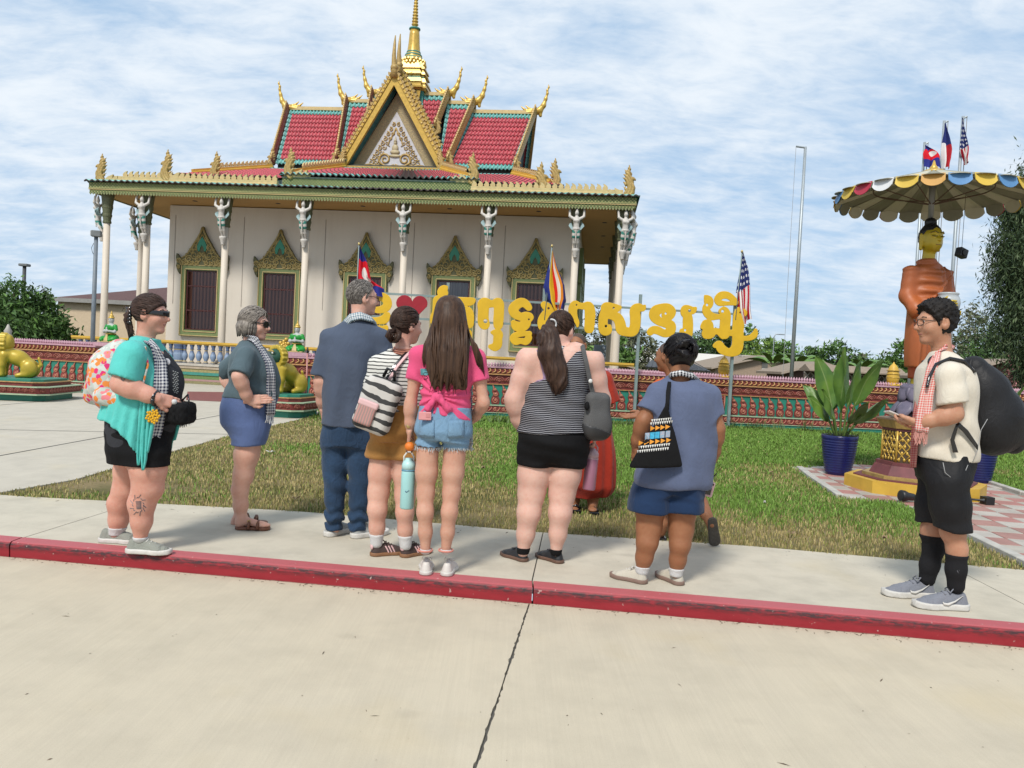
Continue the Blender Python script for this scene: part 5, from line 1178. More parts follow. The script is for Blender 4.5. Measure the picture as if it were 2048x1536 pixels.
for s in(-1,1):
 b=MB();b.smooth=True;b.tube([(s*.022,-.149,1.812),(s*.052,-.152,1.806),(s*.084,-.136,1.814)],.0045,5);b.build('eyelid',M_black,bud_);b=MB();b.smooth=True;b.tube([(s*.015,-.159,1.846),(s*.055,-.152,1.868),(s*.095,-.118,1.852)],.0045,5);b.build('eyebrow',M_black,bud_)
b=MB();b.smooth=True;b.tube([(-.04,-.156,1.708),(0,-.166,1.705),(.04,-.156,1.708)],.003,5);b.build('mouth_line',M_maroon,bud_)
b=MB();b.smooth=True;b.lathe([(.03,-.13),(.09,-.11),(.125,-.05),(.135,.01),(.125,.07),(.105,.105),(.115,.115),(.115,.13),(.10,.135),(.09,.12)],20,(.07,-.28,.99));b.build('alms_bowl',mat('bowl_grey',(.42,.45,.47),.4,var=.08),bud_)
def bhands(P):
 d=rbox(P,(-.075,-.315,.97),(.04,.035,.045),.03)
 for i in range(4):d=np.minimum(d,chain(P,[((-.05,-.375,.935+.027*i),.0125),((.02,-.412,.935+.027*i),.012),((.085-.012*abs(i-1.5),-.416,.937+.027*i),.010)],.01))
 d=smin(d,rc(P,(-.05,-.35,1.03),(.0,-.36,1.07),.016,.012),.01)
 d=np.minimum(d,rbox(P,(.10,-.30,.855),(.06,.05,.02),.018))
 for i in range(4):d=np.minimum(d,chain(P,[((.13+.024*i-.04,-.33,.853),.012),((.115+.022*i-.04,-.40,.865),.0115),((.11+.02*i-.04,-.42,.90),.009)],.01))
 return d
sdf_obj('hands',bhands,(-.16,-.46,.8),(.24,-.2,1.1),.0065,M_bgold,bud_)
# ================================================================== UMBRELLA
UX,UY,UZ=5.06,9.62,3.66
umb=thing('shrine_umbrella','large round metal umbrella with coloured scalloped rim above the statue','umbrella',(UX,UY,UZ));UR=1.07;NS=26
M_ol1=mat('canopy_light_olive',(.52,.50,.39),.7,var=.10,vscale=3);M_ol2=mat('canopy_dark_olive',(.25,.245,.18),.7,var=.1,vscale=3)
VC=[mat('valance_'+n,c,.6,var=.06)for n,c in(('yellow',(.62,.43,.06)),('blue',(.09,.23,.45)),('red',(.42,.03,.06)),('white',(.66,.67,.68)),('orange',(.52,.28,.06)))]
seq=[0,1,0,2,3,4,1,0,2,3,0,1,0,2,3,0,1,0,4,1,0,2,3,0,4,1]
for k in range(NS):
 a0,a1=2*math.pi*k/NS-math.pi/2-math.pi/NS,2*math.pi*(k+1)/NS-math.pi/2-math.pi/NS;am=(a0+a1)/2;P=[]
 for r_ in np.linspace(.12,1,8):P.append([(UR*r_*math.cos(a)*(1),UR*r_*math.sin(a),.30*(1-r_)**1.05+.012*math.cos((a-am)/(a1-a0)*2*math.pi))for a in np.linspace(a0,a1,6)])
 P.append([(UR*(1+.075*math.sqrt(max(0,1-((a-am)/(a1-a0)*2)**2)))*math.cos(a),UR*(1+.075*math.sqrt(max(0,1-((a-am)/(a1-a0)*2)**2)))*math.sin(a),-.012)for a in np.linspace(a0,a1,6)])
 b=MB();b.grid(P);o=b.build('canopy_panel',M_ol1 if k%2 else M_ol2,umb);md=o.modifiers.new('t','SOLIDIFY');md.thickness=.006
 b=MB();P=[]
 for v in np.linspace(0,1,5):
  row=[]
  for a in np.linspace(a0+.012,a1-.012,8):
   s_=(a-am)/(a1-a0)*2;dz=-.145*v*math.sqrt(max(0,1-.82*s_*s_))-.006;rr=UR+.012+.035*v
   row.append((rr*math.cos(a),rr*math.sin(a),.012+dz))
  P.append(row)
 b.grid(P);o=b.build('valance',VC[seq[k]],umb);md=o.modifiers.new('t','SOLIDIFY');md.thickness=.006
 b=MB();b.grid([[(q[0]*.990,q[1]*.990,q[2])for q in row]for row in P]);b.build('valance_lining',M_ol1 if k%2 else M_ol2,umb)
 b=MB();b.tube([(.12*math.cos(a0),.12*math.sin(a0),.26),(UR*.99*math.cos(a0),UR*.99*math.sin(a0),-.018)],.008,5);b.build('rib',M_ol2,umb)
b=MB();b.smooth=True;b.tube([(.62*UR*math.cos(a),.62*UR*math.sin(a),.06)for a in np.linspace(0,2*math.pi,40)],.008,5);b.build('ring',mat('rust_brown',(.12,.07,.05),.7),umb)
b=MB();b.smooth=True;b.tube([(0,0,.3),(0,0,-.30)],[.045,.03],10);b.tube([(0,0,-.3),(0,.0,-1.4),(0,.06,-2.4)],.025,10);b.build('shaft',mat('umbrella_pole',(.30,.30,.30),.5,.3),umb)
for k in range(8):
 a_=2*math.pi*k/8;b=MB();b.tube([(.03*math.cos(a_),.03*math.sin(a_),-.12),(.62*UR*math.cos(a_),.62*UR*math.sin(a_),.055)],.007,5);b.build('strut',mat('rust_brown',(.12,.07,.05),.7),umb)
b=MB();b.smooth=True;b.lathe([(.18,.255),(.10,.30),(.05,.31),(.05,.33),(.025,.36),(.008,.42)],14);b.build('finial',M_gold,umb)
sp=at_d(1923,506,9.95);spk=thing('hanging_speaker','small black speaker box hanging on a wire from the umbrella','speaker',tuple(sp),.25)
b=MB();b.box((0,0,0),(.135,.09,.115),0,.008);o=b.build('box',mat('speaker_black',(.016,.016,.018),.5,var=0),spk,None,(0,.28,.1))
b=MB();b.smooth=True;b.lathe([(.04,0),(.045,.006),(.03,.008)],14);b.build('cone',M_black,o,(0,-.046,0),(math.pi/2,0,0))
b=MB();b.tube([(0,0,.06),(.005,0,UZ+.1-sp.z)],.003,5);b.build('wire',M_black,spk)
# ================================================================== POTTED PLANTS
M_pot=mat('pot_cobalt',(.008,.012,.095),.28,var=.1,spec=.6)
def leaf_mat(name,c,c2):
 g=NG(name,.38,.5);pos=g.tc('Object');uv=g.sep(g.tc('UV'));mid=g.rng(g.math('ABSOLUTE',g.math('SUBTRACT',uv['X'],.5)),.0,.04,1,0);vein=g.math('SINE',g.math('MULTIPLY',g.math('ADD',uv['Y'],g.math('ABSOLUTE',g.math('SUBTRACT',uv['X'],.5))),130))
 c_=g.mix(g.rng(g.noise(pos,3,3),.35,.65),c2,c);c_=g.mix(g.rng(vein,-.5,1,0,.25),c_,tuple(v*.6 for v in c));g.color(g.mix(mid,c_,(.22,.30,.10)));g.bump(vein,.15,.004);return g.m
M_leaf=leaf_mat('banana_leaf',(.13,.235,.035),(.065,.15,.03))
def big_leaf(base,d,up,L,W,droop,m=M_leaf,par=None,stem=.4,roll=0.0):
 """one leaf with a stalk: base point, horizontal direction d, steepness up, length, width"""
 d=Vector((d[0],d[1],0)).normalized();side=Vector((-d.y,d.x,0));n=10;rows=[];UV=[];pth=[]
 p=Vector(base);a_=up
 for i in range(n+5):
  pth.append(p.copy());step=(L*stem/4)if i<4 else L*(1-stem)/n
  p=p+(d*math.cos(a_)+Vector((0,0,1))*math.sin(a_))*step;a_-=droop*(.4 if i<4 else 1)/n
 b=MB();b.smooth=True;b.tube(pth[:6],[.02,.018,.016,.014,.012,.01],6);par_o=b.build('stalk',mat('stalk_green',(.10,.17,.035),.5),par)
 V=[];UV=[]
 for i in range(n+1):
  q=pth[4+i]if 4+i<len(pth)else pth[-1];t_=i/n;w=W*max(0.0,math.sin(math.pi*min(1,t_**.75*.98+.02)))**.75;nd=(pth[min(4+i+1,len(pth)-1)]-pth[max(3+i,0)]).normalized();nv=side.cross(nd)
  sd=(side*math.cos(roll)+nv*math.sin(roll));nv2=sd.cross(nd)
  for j in range(7):
   u=j/6*2-1;V.append(tuple(q+sd*(u*w)+nv2*(-.30*w*abs(u)**1.3*-1+.015*math.sin(9*t_+3*u))));UV.append((j/6,t_))
 me=bpy.data.meshes.new('leaf');me.from_pydata(V,[],[(i*7+j,i*7+j+1,(i+1)*7+j+1,(i+1)*7+j)for i in range(n)for j in range(6)])
 ul=me.uv_layers.new(name='UVMap')
 for l in me.loops:ul.data[l.index].uv=UV[l.vertex_index]
 me.polygons.foreach_set('use_smooth',[True]*len(me.polygons));return link('leaf',me,m,par)
def pot_plant(loc,label,plabel,leaves,seed):
 t=thing('plant_pot',label,'pot',loc,0,'blue pots beside the shrine');b=MB();b.smooth=True
 prof=[(.15,0),(.165,.012)]
 for i in range(14):z=.03+i*.035;r=.165+.075*math.sin(min(1,z/.56)*1.45);prof+=[(r-.006,z),(r+.005,z+.013),(r+.005,z+.022)]
 prof+=[(.243,.535),(.238,.55),(.225,.545),(.22,.49)];b.lathe(prof,28);b.build('pot',M_pot,t)
 b=MB();b.lathe([(.222,.49),(.22,.50)],20);b.build('soil',mat('potting_soil',(.035,.025,.015),.95,bump=.8,bscale=30),t)
 pl_=thing('potted_plant',plabel,'plant',(loc[0],loc[1],loc[2]+.50));rr=random.Random(seed)
 for a_,up,L,W,dr,st,ro in leaves:big_leaf((.05*math.cos(a_),.05*math.sin(a_),0),(math.cos(a_),math.sin(a_)),min(1.48,up+.16),L,W*1.4,dr*.85,par=pl_,stem=st,roll=ro*1.2+(.7 if abs(math.cos(a_))>.6 else 0))
 b=MB()
 for i in range(260):
  a_,r_=rr.uniform(0,6.28),.21*math.sqrt(rr.random());x,y=r_*math.cos(a_),r_*math.sin(a_);h=rr.uniform(.03,.14);q=rr.uniform(0,6.28);ex=.06*(r_/.2)
  b.add([(x-.006,y,0),(x+.006,y,0),(x+ex*math.cos(a_)+.02*math.cos(q),y+ex*math.sin(a_)+.02*math.sin(q),h)],[(0,1,2)])
 b.build('undergrowth',mat('undergrowth',(.055,.075,.03),.7,var=.3,vscale=20),pl_)['kind']='stuff'
p1,p2=at_z(1681,951),at_z(1962,966)
pot_plant((p1.x,p1.y+.1,0),'cobalt blue ribbed plant pot left of the gold pedestal','large leaved green plant in the blue pot left of the statue',[(-2.0,1.38,1.30,.115,.25,.30,.9),(1.2,1.42,1.25,.105,.2,.35,-.5),(-.3,1.20,1.22,.09,.5,.4,.3),(2.9,1.25,1.2,.10,.35,.35,.8),(.1,.75,.85,.085,.55,.35,.2),(-.45,.92,.80,.09,.6,.3,-.3),(3.3,.95,.75,.08,.6,.35,.3),(-2.6,1.1,.8,.085,.6,.35,.4),(-1.2,1.0,.7,.08,.7,.35,0),(1.9,1.15,1.0,.09,.5,.4,.3),(.4,1.3,1.15,.08,.35,.4,.6),(2.4,1.0,.9,.08,.6,.35,.3)],3)
pot_plant((p2.x,p2.y+.1,0),'cobalt blue plant pot behind the young man, right of the pedestal','green leafy plant in the second blue pot, mostly behind the black backpack',[(.2,.95,1.1,.09,.6,.4,.2),(-.5,.8,1.0,.09,.6,.35,.1),(.9,1.2,1.1,.09,.4,.4,.3),(2.6,1.25,1.1,.09,.4,.4,.3),(-1.4,1.1,.9,.08,.6,.35,0),(3.5,.9,.8,.08,.6,.35,0),(.5,.55,.9,.08,.5,.35,.4)],5)
def spotlight(px,py,yaw,label):
 p=at_z(px,py);t=thing('garden_spotlight',label,'spotlight',(p.x,p.y,.0),yaw,'black spotlights on the tiles');m=mat('spot_black',(.012,.012,.013),.45,var=0)
 b=MB();b.smooth=True;b.lathe([(.02,-.10),(.04,-.09),(.045,-.02),(.06,.02),(.062,.07),(.05,.075)],14);b.build('head',m,t,(0,0,.07),(0,math.pi/2*.93,0))
 b=MB();b.smooth=True;b.lathe([(.03,-.30),(.035,-.28),(.012,-.26),(.012,-.1)],8);b.build('spike',m,t,(0,0,.06),(0,math.pi/2*.97,0))
 b=MB();b.box((-.33,0,.045),(.10,.11,.09));b.build('stake_plate',m,t)
spotlight(1812,1005,math.pi*1.05,'black garden spotlight on the tiles left of the young man');spotlight(1918,1007,math.pi*1.02,'black garden spotlight on the tiles right of the young man')
# ================================================================== POLES AND FLAGS
M_alu=mat('aluminium_pole',(.36,.40,.42),.45,.4,var=.08)
def pole(label,px,y0,y1,D,r,arm,group=None):
 p0=at_d(px,y0,D);top=at_d(px,y1,D).z;t=thing('flagpole',label,'flagpole',(p0.x,p0.y,0),0,group)
 b=MB();b.smooth=True;b.tube([(0,0,0),(0,0,top*.5),(0,0,top)],[r,r*.9,r*.7],10);b.build('pole',M_alu,t);b=MB();b.tube([(.02*(1 if arm>0 else-1),0,top-.03),(arm,0,top+.0)],r*.5,6);b.build('arm',M_alu,t)
 b=MB();b.tube([(arm,0,top),(arm*1.0,0,top*.5),(arm*.9,0,.8)],.008,4);b.build('halyard',mat('rope_grey',(.35,.36,.37),.9),t);return t,Vector((p0.x,p0.y,top))
pole('tall bare grey flagpole with a short arm, right of the sign',1597,520,293,30,.075,-.36)
G3='flagpoles behind the shrine umbrella'
_,t1=pole('shortest flagpole behind the umbrella, with the Cambodian flag',1842,400,284,14,.032,.06,G3);_,t2=pole('middle flagpole behind the umbrella',1878,400,241,14.3,.034,.07,G3);_,t3=pole('tallest flagpole behind the umbrella, with the American flag',1915,400,232,14,.036,.07,G3)
D14=lambda x,y:at_d(x,y,13.9)
flag('Cambodian flag on the shortest pole above the umbrella','angkor',D14(1851,291),[(D14(1850,292),D14(1852,292)),(D14(1849,302),D14(1870,302)),(D14(1848,315),D14(1882,310)),(D14(1848,334),D14(1884,336))],fold=.03,group=None)
flag('lone star flag hanging on the middle pole above the umbrella','lone',D14(1890,247),[(D14(1889,248),D14(1892,248)),(D14(1887,270),D14(1899,275)),(D14(1886,295),D14(1903,300)),(D14(1884,318),D14(1903,320)),(D14(1884,338),D14(1898,336))],fold=.05)
flag('American flag on the tallest pole above the umbrella','stars',D14(1925,236),[(D14(1924,237),D14(1926,237)),(D14(1923,270),D14(1932,272)),(D14(1922,300),D14(1936,296)),(D14(1925,315),D14(1937,310)),(D14(1930,330),D14(1935,325))],fold=.05)
# ================================================================== LIGHT POLES, BUILDINGS BEHIND
lp=at_d(188,600,25.0);lt=at_d(191,474,25.0).z;t=thing('light_pole','grey light pole with a square floodlight left of the temple','light pole',(lp.x,lp.y,0))
b=MB();b.smooth=True;b.tube([(0,0,0),(0,0,lt)],[.075,.06],10);b.build('pole',mat('grey_pole',(.17,.20,.23),.5),t)
b=MB();b.box((.03,-.05,lt+.10),(.30,.18,.20),.2,.02);o=b.build('floodlight',mat('lamp_grey',(.16,.17,.17),.5),t);b=MB();b.box((.03-.018,-.05-.092,lt+.10),(.24,.006,.15),.2);b.build('lens',mat('lens',(.42,.43,.42),.2),o)
b=MB();b.smooth=True;b.tube([(-.07,0,lt-.2),(-.14,0,lt-.35),(-.10,0,lt-.5),(-.07,0,lt-.55)],.008,5);b.build('cable',M_black,t)
lp=at_d(47,600,55.0);lt=at_d(49,533,55.0).z;t=thing('light_pole','distant dark parking lot light with a flat head above the trees','light pole',(lp.x,lp.y,0))
b=MB();b.smooth=True;b.tube([(0,0,0),(0,0,lt)],.12,8);b.build('pole',mat('dark_pole',(.05,.055,.06),.5),t);b=MB();b.box((0,0,lt+.1),(.62,.5,.18),0,.03);b.build('lamp_head',mat('lamp_grey',(.16,.17,.17),.5),t)
M_beige=mat('beige_stucco',(.62,.49,.34),.85,var=.06,bump=.1,bscale=40)
M_brownroof=mat('brown_shingle',(.125,.065,.06),.85,var=.2,vscale=10,bump=.3,bscale=20)
hl=at_d(116,600,46.0);t=thing('beige_building','long beige building with a brown hip roof left of the temple','building',(hl.x,hl.y,0),-.03)
b=MB();b.box((12,6,1.85),(24,12,3.7));b.build('wall',M_beige,t)
b=MB();b.add([(-.9,-.35,3.62),(25,-.35,3.62),(25,13,3.62),(-.9,13,3.62),(7,6,5.55),(19,6,5.55)],[(0,1,5,4),(1,2,5),(2,3,4,5),(3,0,4),(3,2,1,0)]);b.build('roof',M_brownroof,t)
b=MB();b.box((12,-.37,3.62),(26,.06,.24));b.build('fascia',mat('fascia_grey',(.30,.29,.27),.7),t)
b=MB();b.add([(6.2,4,4.9),(14,4,4.9),(14,12,4.9),(6.2,12,4.9),(10,8,10.5)],[(0,1,4),(1,2,4),(2,3,4),(3,0,4)]);b.build('steep_roof',mat('dark_shingle',(.085,.075,.068),.85,var=.2,bump=.3),t)
b=MB();b.box((7.0,3.5,5.55),(1.1,1.0,1.0));b.build('rooftop_unit',mat('unit_dark',(.03,.033,.036),.6),t);b=MB();b.box((7,2.9,4.95),(2.0,.2,.07));b.build('unit_shelf',M_alu,t)
M_tan=mat('tan_stucco',(.36,.27,.20),.85,var=.06);M_tanroof=mat('tan_shingle',(.30,.235,.175),.9,var=.15,vscale=8,bump=.3,bscale=15)
def gable_house(label,pxc,yc,half,D,zw,zr,deep,yaw=0.0,wallm=None,vent=True,cat='house'):
 c=at_d(pxc,yc,D);t=thing('gable_house',label,cat,(c.x,c.y,0),yaw);b=MB();b.prism([(-half,-.1),(half,-.1),(half,zw),(0,zr-.12),(-half,zw)],((0,0,0),(1,0,0),(0,0,1),(0,1,0)),deep);b.build('wall',wallm or M_tan,t)
 for s in(-1,1):
  b=MB();e=.5;sl=(zr-zw)/half;p=[(0,zr),(s*(half+e),zw-e*sl),(s*(half+e),zw-e*sl-.14),(0,zr-.14)];b.prism(p if s>0 else p[::-1],((0,-.45,.05),(1,0,0),(0,0,1),(0,1,0)),deep+.9);r=b.build('roof',M_tanroof,t)
  b=MB();b.prism([(x,z+.0)for x,z in(p if s>0 else p[::-1])],((0,-.49,.05),(1,0,0),(0,0,1),(0,1,0)),.038);b.build('rafter_board',mat('trim_tan',(.42,.34,.27),.7),r)
 if vent:b=MB();b.box((0,-.03,zr-.85),(.55,.06,.7));v=b.build('vent',mat('vent_grey',(.14,.14,.13),.7),t);b=MB();b.box((0,-.04,zr-1.25),(.55,.05,.28));b.build('vent_sill',mat('pale_trim',(.55,.53,.5),.7),t)
 return t
gable_house('tan gabled house with a small vent, behind the wall under the sign',1530,718,4.6,70,1.75,2.95,10,.1)
gable_house('tan gabled house behind the temple corner column',1196,722,4.2,62,.95,2.05,9,.15,vent=False)
wr0=at_d(1275,700,86.0);wr1=at_d(1600,724,86.0);t=thing('white_roofed_hall','long low hall with a white metal roof behind the tan houses','building',(wr0.x,86,0));Lh=wr1.x-wr0.x
b=MB();b.box((Lh/2,5,.8),(Lh,9,1.6));b.build('wall',mat('hall_wall',(.42,.37,.31),.8),t);b=MB();b.add([(0,-.5,1.55),(Lh+1.2,-.5,1.4),(Lh-.6,5,3.25),(.2,5,3.45),(Lh+1,10,1.4),(0,10,1.5)],[(0,1,2,3),(3,2,4,5),(0,3,5),(1,4,2)]);b.build('roof',mat('white_metal_roof',(.62,.59,.53),.6,var=.05),t)
ac=at_d(1495,722,74.0);t=thing('air_cooler','boxy tan rooftop air cooler between the sign and the tan house','air cooler',(ac.x,ac.y,0))
b=MB();b.box((0,0,2.55),(1.45,1.2,.95),0,.05);o=b.build('cabinet',mat('cooler_tan',(.42,.38,.33),.7),t)
for i in range(6):
 b=MB();b.box((0,-.61,2.22+i*.13),(1.2,.03,.05));b.build('louvre',mat('cooler_dark',(.2,.18,.16),.7),o)
b=MB();b.box((0,.1,1.0),(.5,.5,2.1));b.build('duct',mat('cooler_dark',(.2,.18,.16),.7),t)
aw=at_d(1345,738,58.0);t=thing('carport','dark ribbed metal carport roof behind the wall, left of the sign post','carport',(aw.x,aw.y,0));b=MB();b.add([(-2.2,-1,1.45),(2.6,-1,1.35),(2.2,2.5,1.85),(-1.2,2.5,1.95)],[(0,1,2,3)]);r=b.build('roof',mat('carport_dark',(.035,.036,.04),.5),t);r.modifiers.new('t','SOLIDIFY').thickness=.08
for x in(-2.0,-.6,.9,2.3):b=MB();b.box((x,-.9,.7),(.09,.09,1.4));b.build('post',mat('carport_dark',(.035,.036,.04),.5),t)
for i in range(14):b=MB();b.tube([(-2.1+i*.34,-1.0,1.47),(-1.3+i*.27,2.4,1.95)],.03,4);b.build('roof_rib',mat('carport_dark',(.035,.036,.04),.5),r)
def ramada(label,px0,px1,y,D,zr,zw):
 a_,c_=at_d(px0,y,D),at_d(px1,y,D);L=c_.x-a_.x;t=thing('roofed_fence',label,'shelter',(a_.x,a_.y,0));b=MB();b.prism([(-.8,0),(.8,.0),(.8,.06),(-.1,zr-zw),(-.8,.06)],((0,0,zw),(0,1,0),(0,0,1),(1,0,0)),L);b.build('roof',M_tanroof,t)
 b=MB();b.box((L/2,0,(zw)/2),(L,.1,zw-.02));pn=b.build('panel',mat('lattice_back',(.13,.105,.085),.8),t)
 b=MB();n=int(L/.35)
 for i in range(n):b.tube([(i*.35,-.07,zw-.45),(i*.35+.35,-.07,zw-.05)],.035,4);b.tube([(i*.35+.35,-.07,zw-.45),(i*.35,-.07,zw-.05)],.035,4)
 b.build('lattice',mat('lattice_white',(.50,.47,.43),.7),pn)['kind']='stuff';return t
ramada('low roofed lattice fence behind the potted plant',1608,1800,740,42,2.0,1.62);ramada('roofed lattice fence right of the statue pole',1940,2250,752,38,2.05,1.6)
gable_house('small gabled wooden shelter behind the wall, left of the potted plant',1640,735,1.9,44,1.6,2.15,3,.05,mat('shelter_brown',(.17,.10,.07),.8),False,'shelter')
gable_house('brown gabled shed at the right edge behind the backpack',2000,735,2.3,36,1.75,2.55,4,-.1,mat('shed_brown',(.20,.10,.08),.8),False,'shed')
eb=at_d(1222,700,40.0);t=thing('utility_box','grey metal utility cabinet seen between ponytail and corner column','cabinet',(at_d(1203,690,40).x,40,0));b=MB();b.box((0,0,1.2),(.75,.5,2.4),0,.02);b.build('cabinet',mat('box_grey',(.20,.24,.27),.5),t)
for i in range(4):b=MB();b.smooth=True;b.lathe([(.07,0),(.08,.02),(.05,.05)],10);b.build('gauge',mat('gauge_white',(.6,.62,.62),.4),t,(.08+.1*(i%2),-.255,2.25-.17*i),(math.pi/2,0,0))
# ================================================================== TREES AND PLANTS
def leaf_cloud_mat(name,rough=.6):
 g=NG(name,rough,.3);av=g.N.new('ShaderNodeAttribute');av.attribute_name='tint';g.L.new(av.outputs['Color'],g.p.inputs['Base Color']);return g.m
M_fol=leaf_cloud_mat('foliage')
def foliage(name,blobs,n,size,cols,seed,par,aspect=1.6,hang=0.0,fill=.55):
 """blobs: (centre, radii); n leaves spread through clumps inside them"""
 r=np.random.default_rng(seed);vol=np.array([b[1][0]*b[1][1]*b[1][2]for b in blobs])**(2/3);pick=r.choice(len(blobs),n,p=vol/vol.sum());C=np.array([b[0]for b in blobs])[pick];R=np.array([b[1]for b in blobs])[pick]
 ncl=max(12,n//90);
 d=r.normal(size=(n,3));d/=np.linalg.norm(d,axis=1)[:,None];rad=r.uniform(fill,1.0,n)**.8
 clv=r.normal(size=(ncl*len(blobs),3));clv/=np.linalg.norm(clv,axis=1)[:,None];ci=pick*ncl+r.integers(0,ncl,n)
 dirv=clv[ci]*(.80+.2*r.uniform(0,1,(n,1)))+d*.30*r.uniform(.2,1,(n,1));P=C+dirv*R*rad[:,None]*(.9+.25*r.uniform(0,1,(len(clv),1))[ci])
 if hang:P[:,2]-=hang*r.uniform(0,1,n)**2
 a=r.normal(size=(n,3));
 if hang:a[:,2]-=1.6
 a/=np.linalg.norm(a,axis=1)[:,None];b_=np.cross(a,r.normal(size=(n,3)));b_/=np.linalg.norm(b_,axis=1)[:,None]
 s=size*r.uniform(.6,1.3,(n,1));V=np.stack([P-a*s*aspect,P+b_*s*.5,P+a*s*aspect,P-b_*s*.5],1).reshape(-1,3);F=np.arange(n*4).reshape(n,4)
 me=np_mesh(name,V,F,False);cc=np.array(cols)[r.integers(0,len(cols),n)]*r.uniform(.7,1.25,(n,1))*(.75+.5*r.uniform(0,1,(len(clv),1))[ci])
 c4=np.repeat(np.concatenate([cc,np.ones((n,1))],1),4,0).astype(np.float32);at=me.color_attributes.new('tint','FLOAT_COLOR','POINT');at.data.foreach_set('color',c4.ravel())
 return link(name,me,M_fol,par)
M_bark=mat('bark',(.12,.09,.065),.9,var=.3,bump=.5,bscale=12,stretch=(1,1,.2))
def tree(label,base,h_trunk,blobs,n,size,cols,seed,hang=0.0,name='tree',cat='tree',group=None,fill=.5,aspect=1.6,tr=.16):
 t=thing(name,label,cat,tuple(base),0,group);rr=random.Random(seed);b=MB();b.smooth=True;top=Vector((0,0,h_trunk));b.tube([(0,0,-.05),(.03,.02,h_trunk*.5),tuple(top)],[tr,tr*.8,tr*.6],8)
 for c,R in blobs:
  c=Vector(c);mid=top.lerp(c,.5)+Vector((rr.uniform(-.2,.2),rr.uniform(-.2,.2),.1));b.tube([tuple(top-Vector((0,0,.1))),tuple(mid),tuple(c+Vector((0,0,R[2]*.4)))],[tr*.5,tr*.3,tr*.08],6)
 b.build('trunk',M_bark,t);foliage('crown',blobs,n,size,cols,seed,t,aspect,hang,fill);return t
DG=[(.060,.125,.030),(.085,.155,.040),(.045,.09,.026)];MG=[(.095,.19,.040),(.12,.22,.05),(.07,.14,.033)];OG=[(.115,.125,.065),(.085,.105,.05),(.15,.155,.095)];YG=[(.15,.23,.04),(.105,.19,.035)]
for i,(px,D,w,h,lab)in enumerate(((-55,34,2.6,3.5,'dense dark tree cut by the left edge of the photo'),(20,36,2.0,4.0,'dense green tree at the left, below the distant lamp'),(75,37,1.7,3.6,'bushy green tree beside the beige building'),(-10,40,3.2,4.0,'dense tree in the second row at the left'))):
 p=at_d(px,680,D);tree(lab,(p.x,p.y,0),1.2,[((0,0,h*.42),(w,w*.8,h*.42)),((-w*.5,-.3,h*.36),(w*.7,w*.7,h*.36)),((w*.5,-.2,h*.38),(w*.7,w*.6,h*.36)),((.1,0,h*.78),(w*.55,w*.5,h*.24)),((0,-.5,.9),(w*1.1,w*.6,.9))],9000,.085,DG+MG[:1],20+i,group='trees at the left edge')
p=at_d(102,640,52);tree('small feathery tree seen left of the beige building corner',(p.x-.6,p.y,0),2.0,[((0,0,3.3),(.9,.8,1.0)),((.3,0,4.1),(.5,.5,.6))],700,.08,OG,31,fill=.2)
wl=at_d(2075,700,24.0);tree('tall drooping dark green tree at the right edge',(wl.x,wl.y,0),3.0,[((.3,0,6.6),(1.55,1.5,2.6)),((1.4,0,8.2),(1.2,1.5,1.3)),((-.75,0,5.3),(.95,1.2,1.7)),((-.35,-.3,3.4),(1.5,1.3,1.7)),((.8,-.3,4.2),(1.6,1.6,2.2)),((.7,-.4,1.9),(1.6,1.2,1.3)),((-.55,.2,7.15),(.9,1,1.0))],105000,.034,[(.045,.075,.028),(.070,.10,.040),(.032,.056,.024)],41,hang=.5,name='willow_tree',aspect=2.6,fill=.3,tr=.28)
for i,(px,y0,y1,D,w,cols,lab)in enumerate(((1195,735,612,75,3.2,OG,'olive tree seen through the temple porch'),(1160,735,690,70,2.6,DG,'dark shrub behind the temple porch columns'),(1262,740,655,80,4.2,OG,'rounded grey green tree right of the corner column'),(1225,735,668,66,2.4,MG,'bright green bush beside the corner column'),(1400,740,655,95,4.0,DG,'dark tree under the last letters of the sign'),(1440,742,648,98,4.2,DG+OG,'tall dark tree behind the last letter'),(1480,742,640,100,3.6,MG,'loose green tree behind the sign end'),(1530,742,672,92,4.2,YG,'bright green trees behind the tan house'),(1565,742,680,90,3.2,MG,'green tree left of the tall flagpole'),(1620,745,690,88,3.2,DG,'dark bush right of the tall flagpole'),(1668,745,676,86,4.2,DG+MG,'round dark tree behind the shelters'),(1712,745,705,92,3.2,OG,'low olive bush behind the shelters'),(1795,752,675,70,2.6,MG,'green leafy tree left of the statue'),(1765,752,712,80,2.6,MG,'flat topped green bush left of the statue'),(1935,755,598,50,2.5,OG,'tall grey green tree behind the young man'),(1915,755,660,60,3.2,OG+DG,'grey tree clump behind the young man'),(1985,757,650,46,2.4,DG,'dark tree at the foot of the willow'),(2020,757,700,42,2.2,DG+OG,'low dark bush beside the brown shed'))):
 p=at_d(px,y0,D);zt=at_d(px,y1,D).z;h=zt;tree(lab,(p.x,p.y,0),h*.35,[((0,0,h*.55),(w*.75,w*.7,h*.42)),((-w*.5,0,h*.42),(w*.6,w*.6,h*.36)),((w*.5,.2,h*.45),(w*.6,w*.6,h*.34)),((w*.1,0,h*.83),(w*.42,w*.4,h*.17)),((0,-.4,h*.2),(w*.95,w*.6,h*.22))],2600 if D>55 else 5000,.0021*D*1.05 if D>55 else.09,cols,60+i,group='trees behind the houses',fill=.35)
